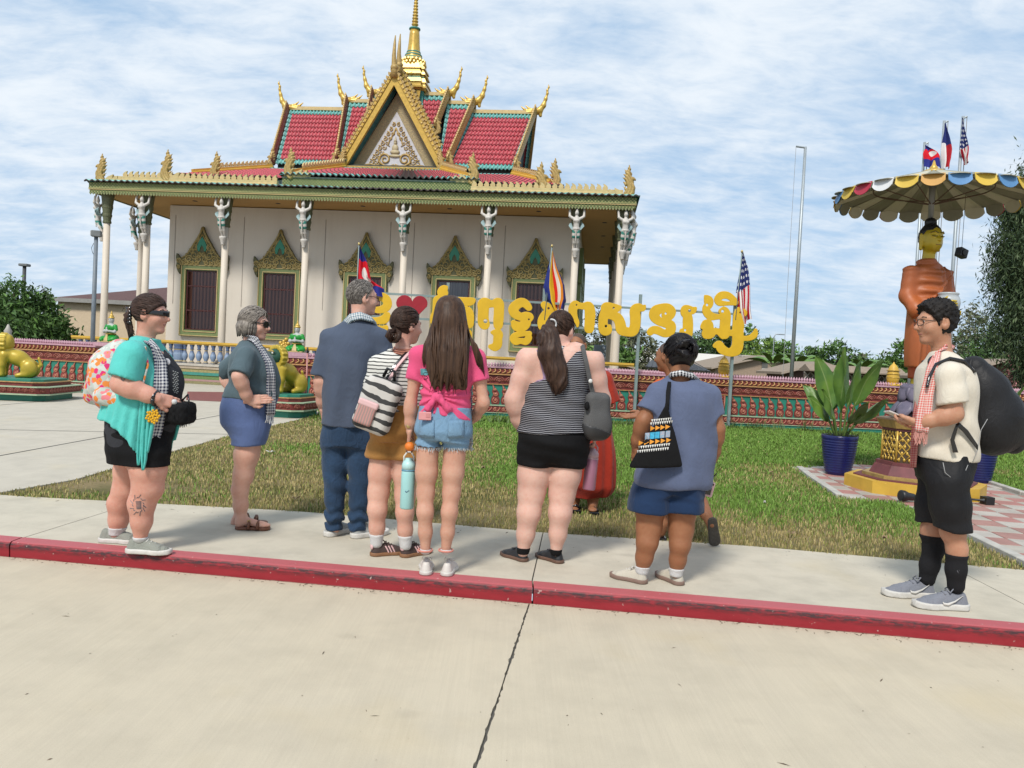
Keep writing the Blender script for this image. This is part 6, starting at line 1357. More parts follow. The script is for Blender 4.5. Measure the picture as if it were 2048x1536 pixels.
for px,D,L,lab in((1545,60,2.6,'banana plant with broad leaves behind the tan house'),(1592,58,2.4,'banana plant beside the tall flagpole'),(1722,60,2.3,'banana plant above the shelters left of the statue')):
 p=at_d(px,740,D);t=thing('banana_plant',lab,'plant',(p.x,p.y,.4),0,'banana plants in the far gardens')
 b=MB();b.smooth=True;b.tube([(0,0,-.4),(0,0,1.6)],[.14,.09],8);b.build('stem',mat('stalk_green',(.10,.17,.035),.5),t)
 for k in range(7):big_leaf((0,0,1.4),(math.cos(k*.9+.3),math.sin(k*.9+.3)),1.15-.1*(k%4),L,.26,1.3,par=t,stem=.2,roll=.4*((k%3)-1))
p=at_d(1545,730,85);t=thing('street_lamp','thin distant street lamp between sign and flagpole','street lamp',(p.x,p.y,0));zt=at_d(1545,668,85).z;b=MB();b.smooth=True;b.tube([(0,0,0),(0,0,zt-.3),(.15,0,zt),(.7,0,zt)],.06,6);b.build('pole',M_alu,t);b=MB();b.box((.85,0,zt),(.5,.25,.12),0,.02);b.build('lamp_head',M_alu,t)
p=at_d(2030,745,33);tree('pink flowering bush by the shed at the right edge',(p.x,p.y,0),.8,[((0,0,2.0),(.8,.7,.75)),((.3,0,1.4),(.8,.7,.8))],1600,.06,[(.30,.12,.12),(.22,.10,.09),(.06,.09,.03)],90,name='flowering_bush',cat='bush',fill=.2)
for i,px in enumerate((672,900,985,1020,1120,1165,1230,1275,1480,1520,1600,1850)):
 q=at_z(px,846+.02*(px-1000));r=random.Random(i+5);t=prop(None,None)if False else thing('strappy_plant',['low strappy green plant at the wall foot behind the tall man','strappy plant at the wall foot behind the pink shirt','clump of strappy leaves at the wall right of the pink shirt','second strappy clump left of the ponytail woman','strappy plant hidden behind the striped top','strappy plant beside the black handbag','strappy plant at the wall by the gesturing hand','strappy plant at the foot of the sign post','strappy plant right of the woman in blue','yellowish strappy plant at the wall, right of the sign end','low strappy plant left of the blue pot','strappy plant behind the gold pedestal'][i],'plant',(q.x,min(q.y,18.3+.106*q.x-.35),0),0,'strappy plants along the wall');b=MB()
 for k in range(46):
  a_=r.uniform(0,6.28);L=r.uniform(.25,.62);w=.014;x0,y0=r.uniform(-.45,.45),r.uniform(-.18,.12);d=Vector((math.cos(a_),math.sin(a_)*.7));s=Vector((-d.y,d.x))*w;up=r.uniform(.35,.8);P=[]
  for v in(0,.35,.7,1):P.append([(x0+d.x*L*v*(.5+.5*v)*(1-up*.5)+s.x*(1-v*.9)*j,y0+d.y*L*v*(.5+.5*v)*(1-up*.5)+s.y*(1-v*.9)*j,L*(v-.42*v*v*(1.3-up))*up*1.25)for j in(-1,1)])
  b.grid(P)
 b.build('leaves',mat('strappy_leaf',(.12,.19,.045),.5,var=.3,vscale=12),t)
M_litter=mat('dry_leaf',(.34,.24,.13),.8,var=.25,vscale=30)
def scrap(name,px,py,s,m,label,cat,yaw,group):
 p=at_z(px,py);b=MB();b.smooth=True;n=5;P=[[(s*(i/4-.5)*math.cos(.3*j),s*.5*(j/4-.5)*(1-.8*abs(i/4-.5)*2*.8),.012+.02*s*8*math.sin(i*1.2+j*.9)*.25+.012*math.cos(i*2.0))for j in range(5)]for i in range(5)]
 b.grid(P);o=b.build(name,m,None,(p.x,p.y,.02),(0,0,yaw));o.modifiers.new('t','SOLIDIFY').thickness=.003;prop(o,label,cat,group)
scrap('paper_scrap',541,908,.12,mat('paper_white',(.62,.60,.54),.8),'crumpled white scrap on the dry lawn beside the woman in blue shorts','litter',.3,None)
scrap('paper_scrap',1529,1010,.05,mat('paper_white',(.62,.60,.54),.8),'tiny white scrap on the lawn right of the woman with the tote bag','litter',1.2,None)
for i,(px,py,l)in enumerate(((1585,1073,'dry leaf on the lawn edge between tote woman and young man'),(1768,1082,'dry leaf on the lawn left of the young man'),(1541,948,'brown leaf on the green lawn right of the tote woman'),(590,1003,'dry leaf on the lawn edge left of the tall man'),(965,940,'dry leaf on the lawn right of the pink shirt girl'),(326,975,'dry leaf beside the left woman, on bare soil'))):
 scrap('dry_leaf',px,py,.09,M_litter,l,'leaf',i*1.1,'dry leaves on the lawn')
# ================================================================== PEOPLE: shared builders
def skin_mat(name,c,c2,red=.25):
 g=NG(name,.52,.32);pos=g.tc('Object');n=g.noise(pos,9,6,.7);f=g.noise(pos,38,5,.7)
 k=g.mix(g.rng(n,.35,.65),c2,c);k=g.mix(g.rng(f,.48,.72,0,red*1.6),k,(c[0]*.85,c[1]*.62,c[2]*.58));g.color(k);g.bump(g.noise(pos,90,3),.10,.003)
 g.p.inputs['Subsurface Weight'].default_value=.12;g.p.inputs['Subsurface Radius'].default_value=(.012,.005,.003);g.p.inputs['Subsurface Scale'].default_value=1.0;return g.m
SK_FAIR=skin_mat('skin_fair',(.62,.375,.29),(.56,.30,.225));SK_PINK=skin_mat('skin_pinkish',(.60,.33,.25),(.53,.255,.19));SK_PALE=skin_mat('skin_pale',(.66,.43,.35),(.62,.37,.30))
SK_TAN=skin_mat('skin_tan',(.46,.245,.155),(.40,.195,.12));SK_BROWN=skin_mat('skin_brown',(.30,.135,.068),(.25,.105,.05));SK_WARM=skin_mat('skin_warm',(.54,.31,.225),(.48,.25,.175))
def hair_mat(name,c,c2,sc=(90,90,5),rough=.5):
 g=NG(name,rough,.25);pos=g.tc('Object');n=g.noise(g.map(pos,sc=sc),1.0,4,.6,.3);b_=g.noise(pos,7,3)
 k=g.mix(g.rng(n,.32,.68),c2,c);k=g.mix(g.rng(b_,.4,.7,0,.35),k,c2);g.color(k);g.bump(n,.5,.006);return g.m
def cloth_mat(name,c,var=.10,rough=.85,weave=260,bump=.12,c2=None):
 g=NG(name,rough,.2);pos=g.tc('Object');n=g.noise(pos,4,5,.6);w=g.noise(pos,weave,2)
 k=g.mix(g.rng(n,.3,.7),c2 or tuple(v*(1-2*var)for v in c),c);k=g.mix(g.rng(w,.35,.7,0,.18),k,tuple(v*.6 for v in c));g.color(k);wr=g.noise(g.map(pos,sc=(1,1,.55)),11,4,.55,1.6);g.bump(g.math('ADD',g.math('MULTIPLY',w,.10),g.math('MULTIPLY',wr,1.0)),bump*3.2,.022);g.p.inputs['Sheen Weight'].default_value=.10 if max(c)>.05 else 0.0;return g.m
def onsurf(f,q,x,y,side=1,off=.008,start=.6,d=0.0):
 p=np.array(q(x,y,side*start));h=surf(f,p,np.array(q(x,y,0))-p);return tuple(h+np.array([side*off,0,0]))if h is not None else q(x,y,side*.1)
def gingham(name,c,light=(.60,.60,.60),k=78):
 g=NG(name,.9,.15);s=g.sep(g.tc('UV'));a=g.math('LESS_THAN',g.math('FRACT',g.math('MULTIPLY',s['X'],k)),.5);b_=g.math('LESS_THAN',g.math('FRACT',g.math('MULTIPLY',s['Y'],k)),.5)
 f=g.math('MULTIPLY',g.math('ADD',a,b_),.5);g.color(g.mix(f,light,c));g.bump(g.noise(g.map(g.tc('UV'),sc=(1,1,1)),300,2),.2,.003);return g.m
def striped(name,c,d,k,duty=.5,coords='Object',axis='Z',warp=.10):
 g=NG(name,.85,.2);pos=g.tc(coords);z=g.math('ADD',g.sep(pos)[axis],g.math('MULTIPLY',g.noise(pos,5,3),warp*.25));f=g.math('LESS_THAN',g.math('FRACT',g.math('MULTIPLY',z,k)),duty);g.color(g.mix(f,d,c));g.bump(g.noise(pos,200,2),.1,.003);return g.m
M_sole_w=mat('sole_white',(.60,.58,.54),.6,var=.12,vscale=20);M_gum=mat('sole_gum',(.25,.12,.055),.6,var=.1);M_blk=cloth_mat('black_cloth',(.007,.007,.008),.1);M_sock=cloth_mat('white_sock',(.60,.60,.60),.05)
M_lens=mat('dark_lens',(.008,.008,.01),.12,var=0,spec=.7);M_frame_b=mat('glasses_black',(.012,.012,.012),.35,var=0);M_brass=mat('brass',(.5,.38,.16),.35,.8,var=0)
def rotz(a):c,s=math.cos(a),math.sin(a);return np.array([[c,-s,0],[s,c,0],[0,0,1]],f32)
def rotx(a):c,s=math.cos(a),math.sin(a);return np.array([[1,0,0],[0,c,-s],[0,s,c]],f32)
class Head:
 """head with face; c: centre of the skull, yaw to the left is positive, pitch down is negative"""
 def __init__(s,c,yaw=0.0,pitch=0.0,k=1.0,wide=1.0,neck=None,neck_r=.055,ears=True,jaw=1.0):s.c=_a(c)+_a((0,0,.012));s.M=rotz(yaw)@rotx(pitch);s.k=k*.905;s.w=wide;s.neck=neck;s.nr=neck_r;s.ears=ears;s.j=jaw
 def loc(s,P):return((P-s.c)@s.M)/s.k
 def pt(s,p):return tuple(float(v)for v in(s.M@_a(p))*s.k+s.c)
 def skull(s,Q,g=0.0):return smin(ell(Q,(0,-.018,.03),(.078*s.w+g,.100+g,.096+g)),ell(Q,(0,.02,.0),(.069*s.w+g,.078+g,.085+g)),.04)
 def __call__(s,P):
  Q=s.loc(P);d=s.skull(Q);d=smin(d,ell(Q,(0,.028,-.045),(.060*s.w*s.j,.068,.080)),.05);d=smin(d,ell(Q,(0,.072,-.103*s.j),(.030*s.j,.026,.022)),.035)
  d=smin(d,rc(Q,(0,.094,.018),(0,.124,-.026),.0085,.015),.014);d=smin(d,ell(Q,(0,.106,-.034),(.02,.012,.009)),.01);d=smin(d,ell(Q,(0,.082,.034),(.052,.02,.012)),.02)
  for x in(-1,1):
   d=smax(d,-ell(Q,(x*.033,.110,.012),(.021,.02,.012)),.012);d=smin(d,ell(Q,(x*.033,.080,.012),(.014,.013,.011)),.004);d=smin(d,ell(Q,(x*.043,.066,-.03),(.026,.024,.024)),.03)
   if s.ears:d=smin(d,smax(ell(Q,(x*.084*s.w,-.014,-.006),(.017,.028,.040)),-ell(Q,(x*.102*s.w,-.004,.0),(.013,.014,.021)),.006),.008)
  d=smin(d,ell(Q,(0,.094,-.060),(.026,.013,.0065)),.008);d=smin(d,ell(Q,(0,.091,-.073),(.022,.013,.007)),.008)
  d=d*s.k
  if s.neck is not None:d=smin(d,rc(P,s.neck,s.pt((0,-.03,-.07)),s.nr*.94,s.nr*.84),.04)
  return d
 def ear_cut(s,Q):return np.minimum(ell(Q,(.1*s.w,-.008,-.010),(.04,.030,.044)),ell(Q,(-.1*s.w,-.008,-.010),(.04,.030,.044)))
 def box(s,g=.03):return tuple(s.c-_a((.115,.145,.16))*s.k-g),tuple(s.c+_a((.115,.145,.14))*s.k+g)
def hand_sdf(w,d,n,k=1.0,curl=.5,thumb=1,spread=.0,thumb_out=.5):
 """w wrist, d finger direction, n palm side; thumb +1/-1 side; curl radians per joint"""
 w,d,n=_a(w),_a(d),_a(n);d=d/np.linalg.norm(d);n=n-d*float(n@d);n=n/np.linalg.norm(n);sx=np.cross(d,n)*thumb;M=np.stack([sx,d,n],1)
 segs=[]
 for i,(x,L)in enumerate(((.027,.95),(.0095,1.05),(-.0085,.98),(-.026,.78))):
  p=np.array([x,.088-.006*abs(i-1),0.]);a=.15*curl;chain_=[(tuple(p-np.array([0,.03,0])),.0105),(tuple(p),.0098)]
  for ln,r in((.041,.0088),(.026,.0080),(.020,.0066)):
   p=p+ln*L*np.array([spread*(x*12),math.cos(a),math.sin(a)]);chain_.append((tuple(p),r));a+=curl
  segs.append(chain_)
 th=[((.020,.012,.004),.015),((.042+.012*thumb_out,.042,.010),.0125),((.046+.022*thumb_out,.072,.010+.014*curl),.0105),((.040+.020*thumb_out,.096,.012+.026*curl),.0085)]
 def f(P):
  Q=((P-w)@M)/k;e=rbox(Q,(0,.046,.0),(.039,.046,.0135),.012);e=smin(e,ell(Q,(.02,.03,.006),(.02,.034,.014)),.012);e=smin(e,rc(Q,(0,-.05,0),(0,.012,0),.026,.025),.02)
  e=smin(e,chain(Q,th,.012),.012)
  for c in segs:e=np.minimum(e,chain(Q,c,.006))if False else smin(e,chain(Q,c,.006),.003)
  return e*k
 pts=[w]+[w+M@_a(q)*k for c in segs+[th]for q,_ in c];pts=np.array(pts);return f,tuple(pts.min(0)-.03),tuple(pts.max(0)+.03),.0048
def leg(hip,knee,ankle,rt,rk,rcf,ra,back=.02,fwd=(0,1)):
 rk*=1.10;rcf*=.92;hip,knee,ankle=map(np.array,(hip,knee,ankle));f=np.array([fwd[0],fwd[1],0.]);c=knee+(ankle-knee)*.33-f*back;m=hip+(knee-hip)*.5;m2=knee+(ankle-knee)*.70-f*back*.3
 def g(P):
  d=chain(P,[(hip,rt),(m,rt*.93),(knee,rk)],.03);d=smin(d,chain(P,[(knee,rk*.96),(c,rcf),(m2,(rcf*.52+ra*.48)),(ankle,ra)],.03),.035);d=smin(d,ell(P,knee+f*rk*.35,(rk*.68,rk*.7,rk*.9)),.03);return d
 return g
def surf(f,p,d,t0=.5,n=60):
 """march from p along d to the surface of f"""
 p,d=np.array(p,float),np.array(d,float);d/=np.linalg.norm(d);t=0.0
 for _ in range(n):
  e=float(f((p+d*t)[None].astype(f32))[0])
  if e<.0008:break
  t+=e*.8
  if t>t0*3:return None
 return p+d*t
def strip(name,rows,m,par,vlen=None,thick=.006,wave=.0,nu=8):
 """cloth strip: rows (left point, right point) ; UV in metres"""
 rows=[(np.array(a,float),np.array(b_,float))for a,b_ in rows];R=[];n=len(rows)
 for i in range(n-1):
  for t in np.linspace(0,1,4,endpoint=False):R.append((rows[i][0]*(1-t)+rows[i+1][0]*t,rows[i][1]*(1-t)+rows[i+1][1]*t))
 R.append(rows[-1]);V,UV,L=[],[],0.0;W=max(np.linalg.norm(b_-a)for a,b_ in R);nn=len(R)
 for i,(a,b_)in enumerate(R):
  if i:L+=np.linalg.norm((a+b_)/2-(R[i-1][0]+R[i-1][1])/2)
  tdir=(R[min(i+1,nn-1)][0]-R[max(i-1,0)][0]);nrm=np.cross(tdir,b_-a);nrm=nrm/max(1e-6,np.linalg.norm(nrm))
  for j in range(nu+1):
   u=j/nu;V.append(tuple(a+(b_-a)*u+nrm*wave*math.sin(u*9+1.3*math.sin(L*6))));UV.append((u*W,L))
 F=[(i*(nu+1)+j,i*(nu+1)+j+1,(i+1)*(nu+1)+j+1,(i+1)*(nu+1)+j)for i in range(nn-1)for j in range(nu)]
 me=bpy.data.meshes.new(name);me.from_pydata(V,[],F);ul=me.uv_layers.new(name='UVMap');ul.data.foreach_set('uv',np.array([UV[l.vertex_index]for l in me.loops],f32).ravel());me.polygons.foreach_set('use_smooth',[True]*len(F))
 o=link(name,me,m,par);md=o.modifiers.new('t','SOLIDIFY');md.thickness=thick;md.offset=0;return o
def fringe(par,a,b_,n=12,L=.07,m=None,name='fringe',seed=0):
 r=random.Random(seed);b=MB();a,b_=Vector(a),Vector(b_)
 for i in range(n):p=a.lerp(b_,(i+.5)/n);b.tube([tuple(p),tuple(p+Vector((r.uniform(-.008,.008),r.uniform(-.008,.008),-L*.5))),tuple(p+Vector((r.uniform(-.014,.014),r.uniform(-.014,.014),-L*r.uniform(.8,1.15))))],.0028,4)
 b.build(name,m,par)['kind']='stuff'
def shoe(par,heel,yaw,L=.27,up=None,sole=None,kind='sneaker',lace=None,W=.047,soleh=.028,label=None):
 """heel: local point under the heel; yaw: toe direction (0 = forward)"""
 s=L/.27;e=bpy.data.objects.new('shoe_tmp',None)
 def outline(Q,g):
  d=np.minimum(np.hypot(Q[:,0]/1.0,Q[:,1]-.040)-.036-g,np.hypot(Q[:,0]+.0,Q[:,1]-.188)-.047-g);d=smin(d,np.hypot(Q[:,0],Q[:,1]-.235)-.034-g,.03);return smin(d,rc(np.stack([Q[:,0],Q[:,1],Q[:,1]*0],1),(0,.04,0),(0,.19,0),.034+g,.044+g),.02)
 def upper(Q):
  top=np.interp(Q[:,1],[0,.03,.085,.11,.17,.23,.28],[.088,.098,.085,.092,.066,.046,.03]);taper=np.clip((Q[:,2]-.03)*.30,0,.03);d=outline(Q,-.003)+taper
  d=smax(d,Q[:,2]-top,.03);d=np.maximum(d,.010-Q[:,2]);d=smax(d,-ell(Q,(0,.055,.118),(.032,.048,.040)),.006);return d-.0012*np.sin(Q[:,1]*160)*(Q[:,1]>.17)*(Q[:,1]<.22)
 def sl(Q):return np.maximum(outline(Q,.004)-.003*np.clip((.02-Q[:,2])/.02,0,1)*0,np.abs(Q[:,2]-soleh/2-.008*np.clip((Q[:,1]-.22)/.06,0,1)**2)-soleh/2)
 key=(kind,round(L,3),round(soleh,3),up.name,sole.name);c=SHOES.setdefault(key,{})
 if not c:
  c['u']=sdf_mesh('shoe',upper,(-.06,-.01,0),(.06,.285,.12),.0065);c['u'].materials.append(up);c['s']=sdf_mesh('sole',sl,(-.065,-.012,-.002),(.065,.29,soleh+.02),.0065);c['s'].materials.append(sole)
 o=link('shoe',c['u'],None,par,heel,(0,0,yaw),(s,s,s));link('sole',c['s'],None,o)
 if label:o['label']=label
 if lace is not None:
  b=MB();b.smooth=True
  for i in range(4):y=.105+i*.020;z=.096-i*.0105;b.tube([(-.022,y,z-.012),(0,y+.006,z+.001),(.022,y,z-.012)],.0034,5)
  b.tube([(0,.10,.096),(.025,.085,.105),(.035,.10,.088)],.003,5);b.tube([(0,.10,.096),(-.025,.09,.106),(-.03,.11,.085)],.003,5);b.build('laces',lace,o)
 return o
SHOES={}
def glasses(par,hd,m,lens=None,big=False):
 b=MB();b.smooth=True;hw=.036 if big else.031
 for x in(-1,1):
  cx=x*.034;ring=[hd.pt((cx+hw*.85*math.cos(a)*(1),.121-abs(cx+hw*.8*math.cos(a))**2*5,.008+.021*(1.25 if big else 1)*math.sin(a)))for a in np.linspace(0,2*math.pi,13)];b.tube(ring,.0032 if big else.0022,5)
  b.tube([hd.pt((x*.066,.098,.014)),hd.pt((x*.082*hd.w,.05,.016)),hd.pt((x*.084*hd.w,-.01,.012)),hd.pt((x*.082*hd.w,-.03,-.012))],.0045 if big else.0024,5)
 b.tube([hd.pt((-.012,.122,.012)),hd.pt((.012,.122,.012))],.0025,5);g=b.build('glasses',m,par)
 if lens is not None:
  for x in(-1,1):
   b=MB();P=[[hd.pt((x*.034+hw*.85*u,.1195-abs(x*.034+hw*.8*u)**2*5,.008+.022*(1.2 if big else 1)*v*math.sqrt(max(0,1-.75*u*u))))for u in np.linspace(-1,1,7)]for v in np.linspace(-1,1,5)];b.smooth=True;b.grid(P);b.build('lens',lens,g)
 return g
def eyes(par,hd,iris=(.05,.03,.02)):
 for x in(-1,1):
  b=MB();b.smooth=True;b.blob((0,0,0),(.0125*hd.k,.0125*hd.k,.011*hd.k),10,8);e=b.build('eye',mat('eyeball',(.55,.53,.5),.25,var=0),par,hd.pt((x*.033,.083,.012)));p=hd.pt((x*.033,.0935,.012));b=MB();b.blob(p,(.005,.005,.0055),8,6);o=b.build('iris',mat('iris_dark',iris,.2,var=0),e);o.location=-Vector(e.location)
  b=MB();b.smooth=True;b.tube([hd.pt((x*.015,.098,.034)),hd.pt((x*.034,.097,.041)),hd.pt((x*.054,.083,.035))],.0045,5);b.build('eyebrow',mat('eyebrow',(.03,.02,.015),.8,var=0),par)
 b=MB();b.smooth=True;b.tube([hd.pt((-.022,.098,-.066)),hd.pt((0,.107,-.0665)),hd.pt((.022,.098,-.066))],.003,5);b.build('mouth',mat('lip_line',(.24,.08,.07),.6,var=0),par)
def person(label,px,py,yaw):p=at_z(px,py);return thing('person',label,'person',(p.x,p.y,0),yaw)
# ================================================================== PEOPLE
def body(t,m,f,lo,hi,hd,hands=(),h=.0105,zc=None):
 zc=zc if zc is not None else float(hd.c[2])-.145*hd.k;hl,hh=hd.box();F=lambda P:smin(f(P),hd(P),.03)
 parts=[(lambda P:np.maximum(F(P),P[:,2]-zc),lo,(hi[0],hi[1],zc+.02),h),(lambda P:np.maximum(F(P),zc-.014-P[:,2]),(hl[0],hl[1]-.05,zc-.03),hh,.0058)]+list(hands)
 return link('body',sdf_multi('body',parts),m,t)
class View:
 """photo measurements of one figure turned into metres beside its feet; side +1: seen from behind, 'L'/'R': seen in profile facing left / right"""
 def __init__(s,px,py,face='back'):s.x0=px+24;s.b=at_z(px,py);s.face=face;s.k=FPX/s.b.y
 def z(s,y):return s.q(s.x0,y)[2]
 def q(s,x,y,d=0.0):
  p=at_d(x,y,s.b.y+(-d if s.face=='R' else d))-s.b;u,z=p.x,p.z
  return(u,d,z)if s.face=='back' else((d,u,z)if s.face=='R' else(d,-u,z))
 def row(s,x0,x1,y,other,c=0.0,grow=0.0):
  a,b_=s.q(x0,y),s.q(x1,y);z=(a[2]+b_[2])/2
  if s.face=='back':return(z,(a[0]+b_[0])/2,c,abs(b_[0]-a[0])/2+grow,other)
  return(z,c,(a[1]+b_[1])/2,other,abs(b_[1]-a[1])/2+grow)
def arm(sh,el,wr,r0=.048,r1=.038,r2=.026,fl=1.04):
 sh,el,wr=map(np.array,(sh,el,wr));m=sh+(el-sh)*.45;m2=el+(wr-el)*.28;m3=el+(wr-el)*.75
 return lambda P:chain(P,[(sh,r0),(m,(r0+r1)*.51),(el,r1),(m2,r1*fl),(m3,(r1+r2*1.3)/2.2),(wr,r2)],.03)
def sleeve(sh,el,t,r0,r1,tilt=None):
 sh,el=np.array(sh),np.array(el);e=sh+(el-sh)*t;d=(el-sh)/np.linalg.norm(el-sh);d2=d if tilt is None else np.array(tilt)/np.linalg.norm(tilt)
 return lambda P:np.maximum(chain(P,[(sh,r0),(e+d*.03,r1)],.02),(P-_a(e))@_a(d2)-.0)
def hem(P,z,slope=(0,0),wob=.006,k=18,seed=1):return z+slope[0]*P[:,0]+slope[1]*P[:,1]+wob*np.sin(P[:,0]*k+seed+2*np.sin(P[:,1]*9))
def vfold(P,amp=.006,k=45,seed=0,z0=-9,z1=9,f=.15):
 a=np.arctan2(P[:,1],P[:,0]);return amp*wav(np.stack([P[:,0],P[:,1],P[:,2]*.18],1),(k,k*.7,0),seed)*np.clip((P[:,2]-z0)/f,0,1)*np.clip((z1-P[:,2])/f,0,1)
def dfold(P,kv,amp=.005,seed=0):return wav(P,kv,seed,amp,1.0)
G_TOUR='visitors standing on the sidewalk'
def tee(tl,arms,neck,g,zhem,fold,r0=.06,r1=.066,slope=(0,0),nk=None):
 """loose shirt over a torso: arms = [(shoulder, elbow, sleeve length)]"""
 def f(P):
  d=tl(P,g)
  for sh,el,fr_ in arms:d=smin(d,smin(chain(P,[(neck,.05),(sh,r0)],.02),sleeve(sh,el,fr_,r0,r1)(P),.03),.05)
  d=smax(d-fold(P)-.0055*wav(P,(13,8,15),31,1,1.8),hem(P,zhem,slope)-P[:,2],.008)
  return d if nk is None else smax(d,-(np.linalg.norm((P-_a(nk[0]))/_a(nk[2]if len(nk)>2 else(1,1,1)),axis=1)-nk[1]),.008)
 return f
def cap(t,hd,m,g=.014,cut=None,rough=.0016,freq=260,h=.0065,name='hair',end=None,ns=110,T=(.5,1.0),r=.0028,jit=.014):
 cut=cut or(lambda Q:np.maximum(Q[:,1]-.02-.75*Q[:,2],-.095-Q[:,2]))
 def f(P):
  Q=hd.loc(P);return smax(smax(hd.skull(Q,g),cut(Q),.02),-hd.ear_cut(Q),.012)-rough*np.sin((Q[:,2]+.4*Q[:,1])*freq+2*np.sin(Q[:,0]*30)+2*np.sin(Q[:,1]*25))
 if end is not None:
  R_=np.random.default_rng(ns);b=MB();b.smooth=True;E=np.array(end,float);E/=np.linalg.norm(E);rad=np.array([.080*hd.w+g,.102+g,.099+g]);k=0
  while k<ns*2:
   d0=R_.normal(size=3);d0/=np.linalg.norm(d0);p0=d0*rad+np.array([0,-.018,.03])
   if d0[2]<-.45 or float(cut(_a([p0]))[0])>-.001:continue
   k+=1;q_=R_.uniform(*T);pts=[]
   for u in np.linspace(0,q_,6):w_=d0*(1-u)+E*u+R_.normal(size=3)*jit;w_/=np.linalg.norm(w_);pts.append(hd.pt(w_*(rad+.001+.004*math.sin(u*3))+np.array([0,-.018,.03])))
   b.tube(pts,[r*.6,r,r*1.1,r,r*.8,r*.2],4)
  b.build('hair_strands',m,t)['kind']='stuff'
 return sdf_obj(name,f,*hd.box(.05),h,m,t)
def sock(t,L_,z1,m,lo=(-.4,-.4),hi=(.4,.4),g=.005,z0=.05):return sdf_obj('sock',lambda P:np.maximum(L_(P)-g,np.maximum(z0-P[:,2],P[:,2]-z1)),lo+(z0-.02,),hi+(z1+.02,),.008,m,t)
v=View(871,1150);q=v.q;t=person('slim girl with long brown hair, knotted pink T-shirt and frayed denim shorts, seen from behind',871,1150,0);t['group']=G_TOUR;G5=t
hd=Head(q(898,640,.02),0,.05,.98,neck=q(897,705,-.02),neck_r=.05)
tl=Loft([v.row(842,934,880,.10),v.row(832,942,862,.125),v.row(838,940,835,.11),v.row(845,938,800,.092,.0),v.row(848,942,760,.10),v.row(846,948,725,.105),v.row(855,945,704,.085),v.row(872,925,690,.06)])
sL,eL,wL=q(838,712),q(821,808),q(820,858,.02);sR,eR,wR=q(952,716),q(967,806,-.01),q(948,838,.12)
aL,aR=arm(sL,eL,wL,.045,.034,.024),arm(sR,eR,wR,.045,.034,.024)
lL=leg(q(855,905),q(851,985),q(851,1098),.070,.047,.053,.030);lR=leg(q(909,905),q(903,985),q(892,1098),.070,.047,.052,.030)
f=lambda P:union([tl(P,-.012),aL(P),aR(P),smin(lL(P),lR(P),.01)],.04)
hL=hand_sdf(q(819,862,.02),q(818,900,.06),(1,.2,0),.92,.55,1);d_=Vector(q(930,850,.2))-Vector(q(948,838,.12));hR=hand_sdf(wR,d_,(0,0,1),.9,.7,1)
d1=np.array(q(817,895,.05))-np.array(q(820,858,.02));hL=hand_sdf(wL,d1,(1,.1,0),.92,.6,-1)
body(t,SK_WARM,f,(-.35,-.2,-.0),(.45,.3,1.9),hd,[hL,hR])
kn=np.array(q(874,793,-.115));hz=q(870,826)[2]
def shirt5(P):
 d=tl(P,.010);d=union([d,chain(P,[(q(888,690,-.01),.045),(sL,.058)],.02),chain(P,[(q(908,690,-.01),.045),(sR,.058)],.02)],.05)
 d=union([d,sleeve(sL,eL,.50,.058,.060)(P),sleeve(sR,eR,.50,.058,.064)(P)],.03)
 r=P[:,[0,2]]-_a(kn[[0,2]]);R=np.hypot(r[:,0],r[:,1]);ang=np.arctan2(r[:,1],r[:,0]);d=d-.0085*np.sin(ang*15+2*np.sin(ang*3))*np.exp(-((R-.10)/.10)**2)*(P[:,1]<.02)-dfold(P,(10,4,26),.004,3)
 h_=hz+.02*np.sin((P[:,0]-kn[0])*6)-.30*np.clip(P[:,0]-kn[0],0,.2)*(P[:,1]<.1);d=smax(d,h_-P[:,2],.008)
 k=union([ell(P,kn,(.036,.026,.026)),chain(P,[(kn,.018),(kn+_a((-.03,-.012,-.04)),.016),(kn+_a((-.05,.0,-.075)),.024)],.01),chain(P,[(kn,.018),(kn+_a((.035,-.012,-.03)),.016),(kn+_a((.07,.0,-.07)),.024)],.01)],.012)-.002*np.sin(P[:,0]*220)
 return smin(d,k,.012)
sh5=sdf_obj('t_shirt',shirt5,(-.30,-.25,.95),(.45,.2,1.46),.0085,cloth_mat('pink_cotton',(.68,.085,.20),.06),t)
def shorts_(P,tl,lL,lR,g,z1,z0,gl=.018):return smax(smin(tl(P,g),smin(lL(P)-gl,lR(P)-gl,.02),.06),np.maximum(P[:,2]-z1,z0-P[:,2]),.005)
def short5(P):
 c=q(884,850)[0];d=shorts_(P,tl,lL,lR,.012,hem(P,q(880,812)[2],wob=0),hem(P,q(880,894)[2],(-.05,.0),.004,190));d=d+.012*np.exp(-((P[:,0]-c)/.008)**2)*(P[:,1]<0)*np.clip((q(880,880)[2]-P[:,2])/.06+.4,0,1);return d-.003*np.sin(P[:,2]*90+P[:,0]*20)*np.clip((q(880,862)[2]-P[:,2])/.05,0,1)
M_denim=cloth_mat('light_denim',(.20,.33,.46),.16,.85,420,.25,(.12,.22,.34));so=sdf_obj('denim_shorts',short5,(-.25,-.2,.7),(.35,.2,1.1),.008,M_denim,t)
for sx,x0 in((-1,858),(1,915)):
 for y0,y1,nm in((838,872,'pocket'),):
  P=[[tuple(surf(lambda P_:short5(P_),(q(x0-15+30*u,0)[0]if False else q(x0-15+30*u,y0+(y1-y0)*w)[0],-.3,q(x0-15+30*u,y0+(y1-y0)*w)[2]),(0,1,0))+np.array([0,-.003,0]))for u in np.linspace(0,1,6)]for w in np.linspace(0,1,6)]
  b=MB();b.smooth=True;b.grid(P);o=b.build(nm,M_denim,so);o.modifiers.new('t','SOLIDIFY').thickness=.004
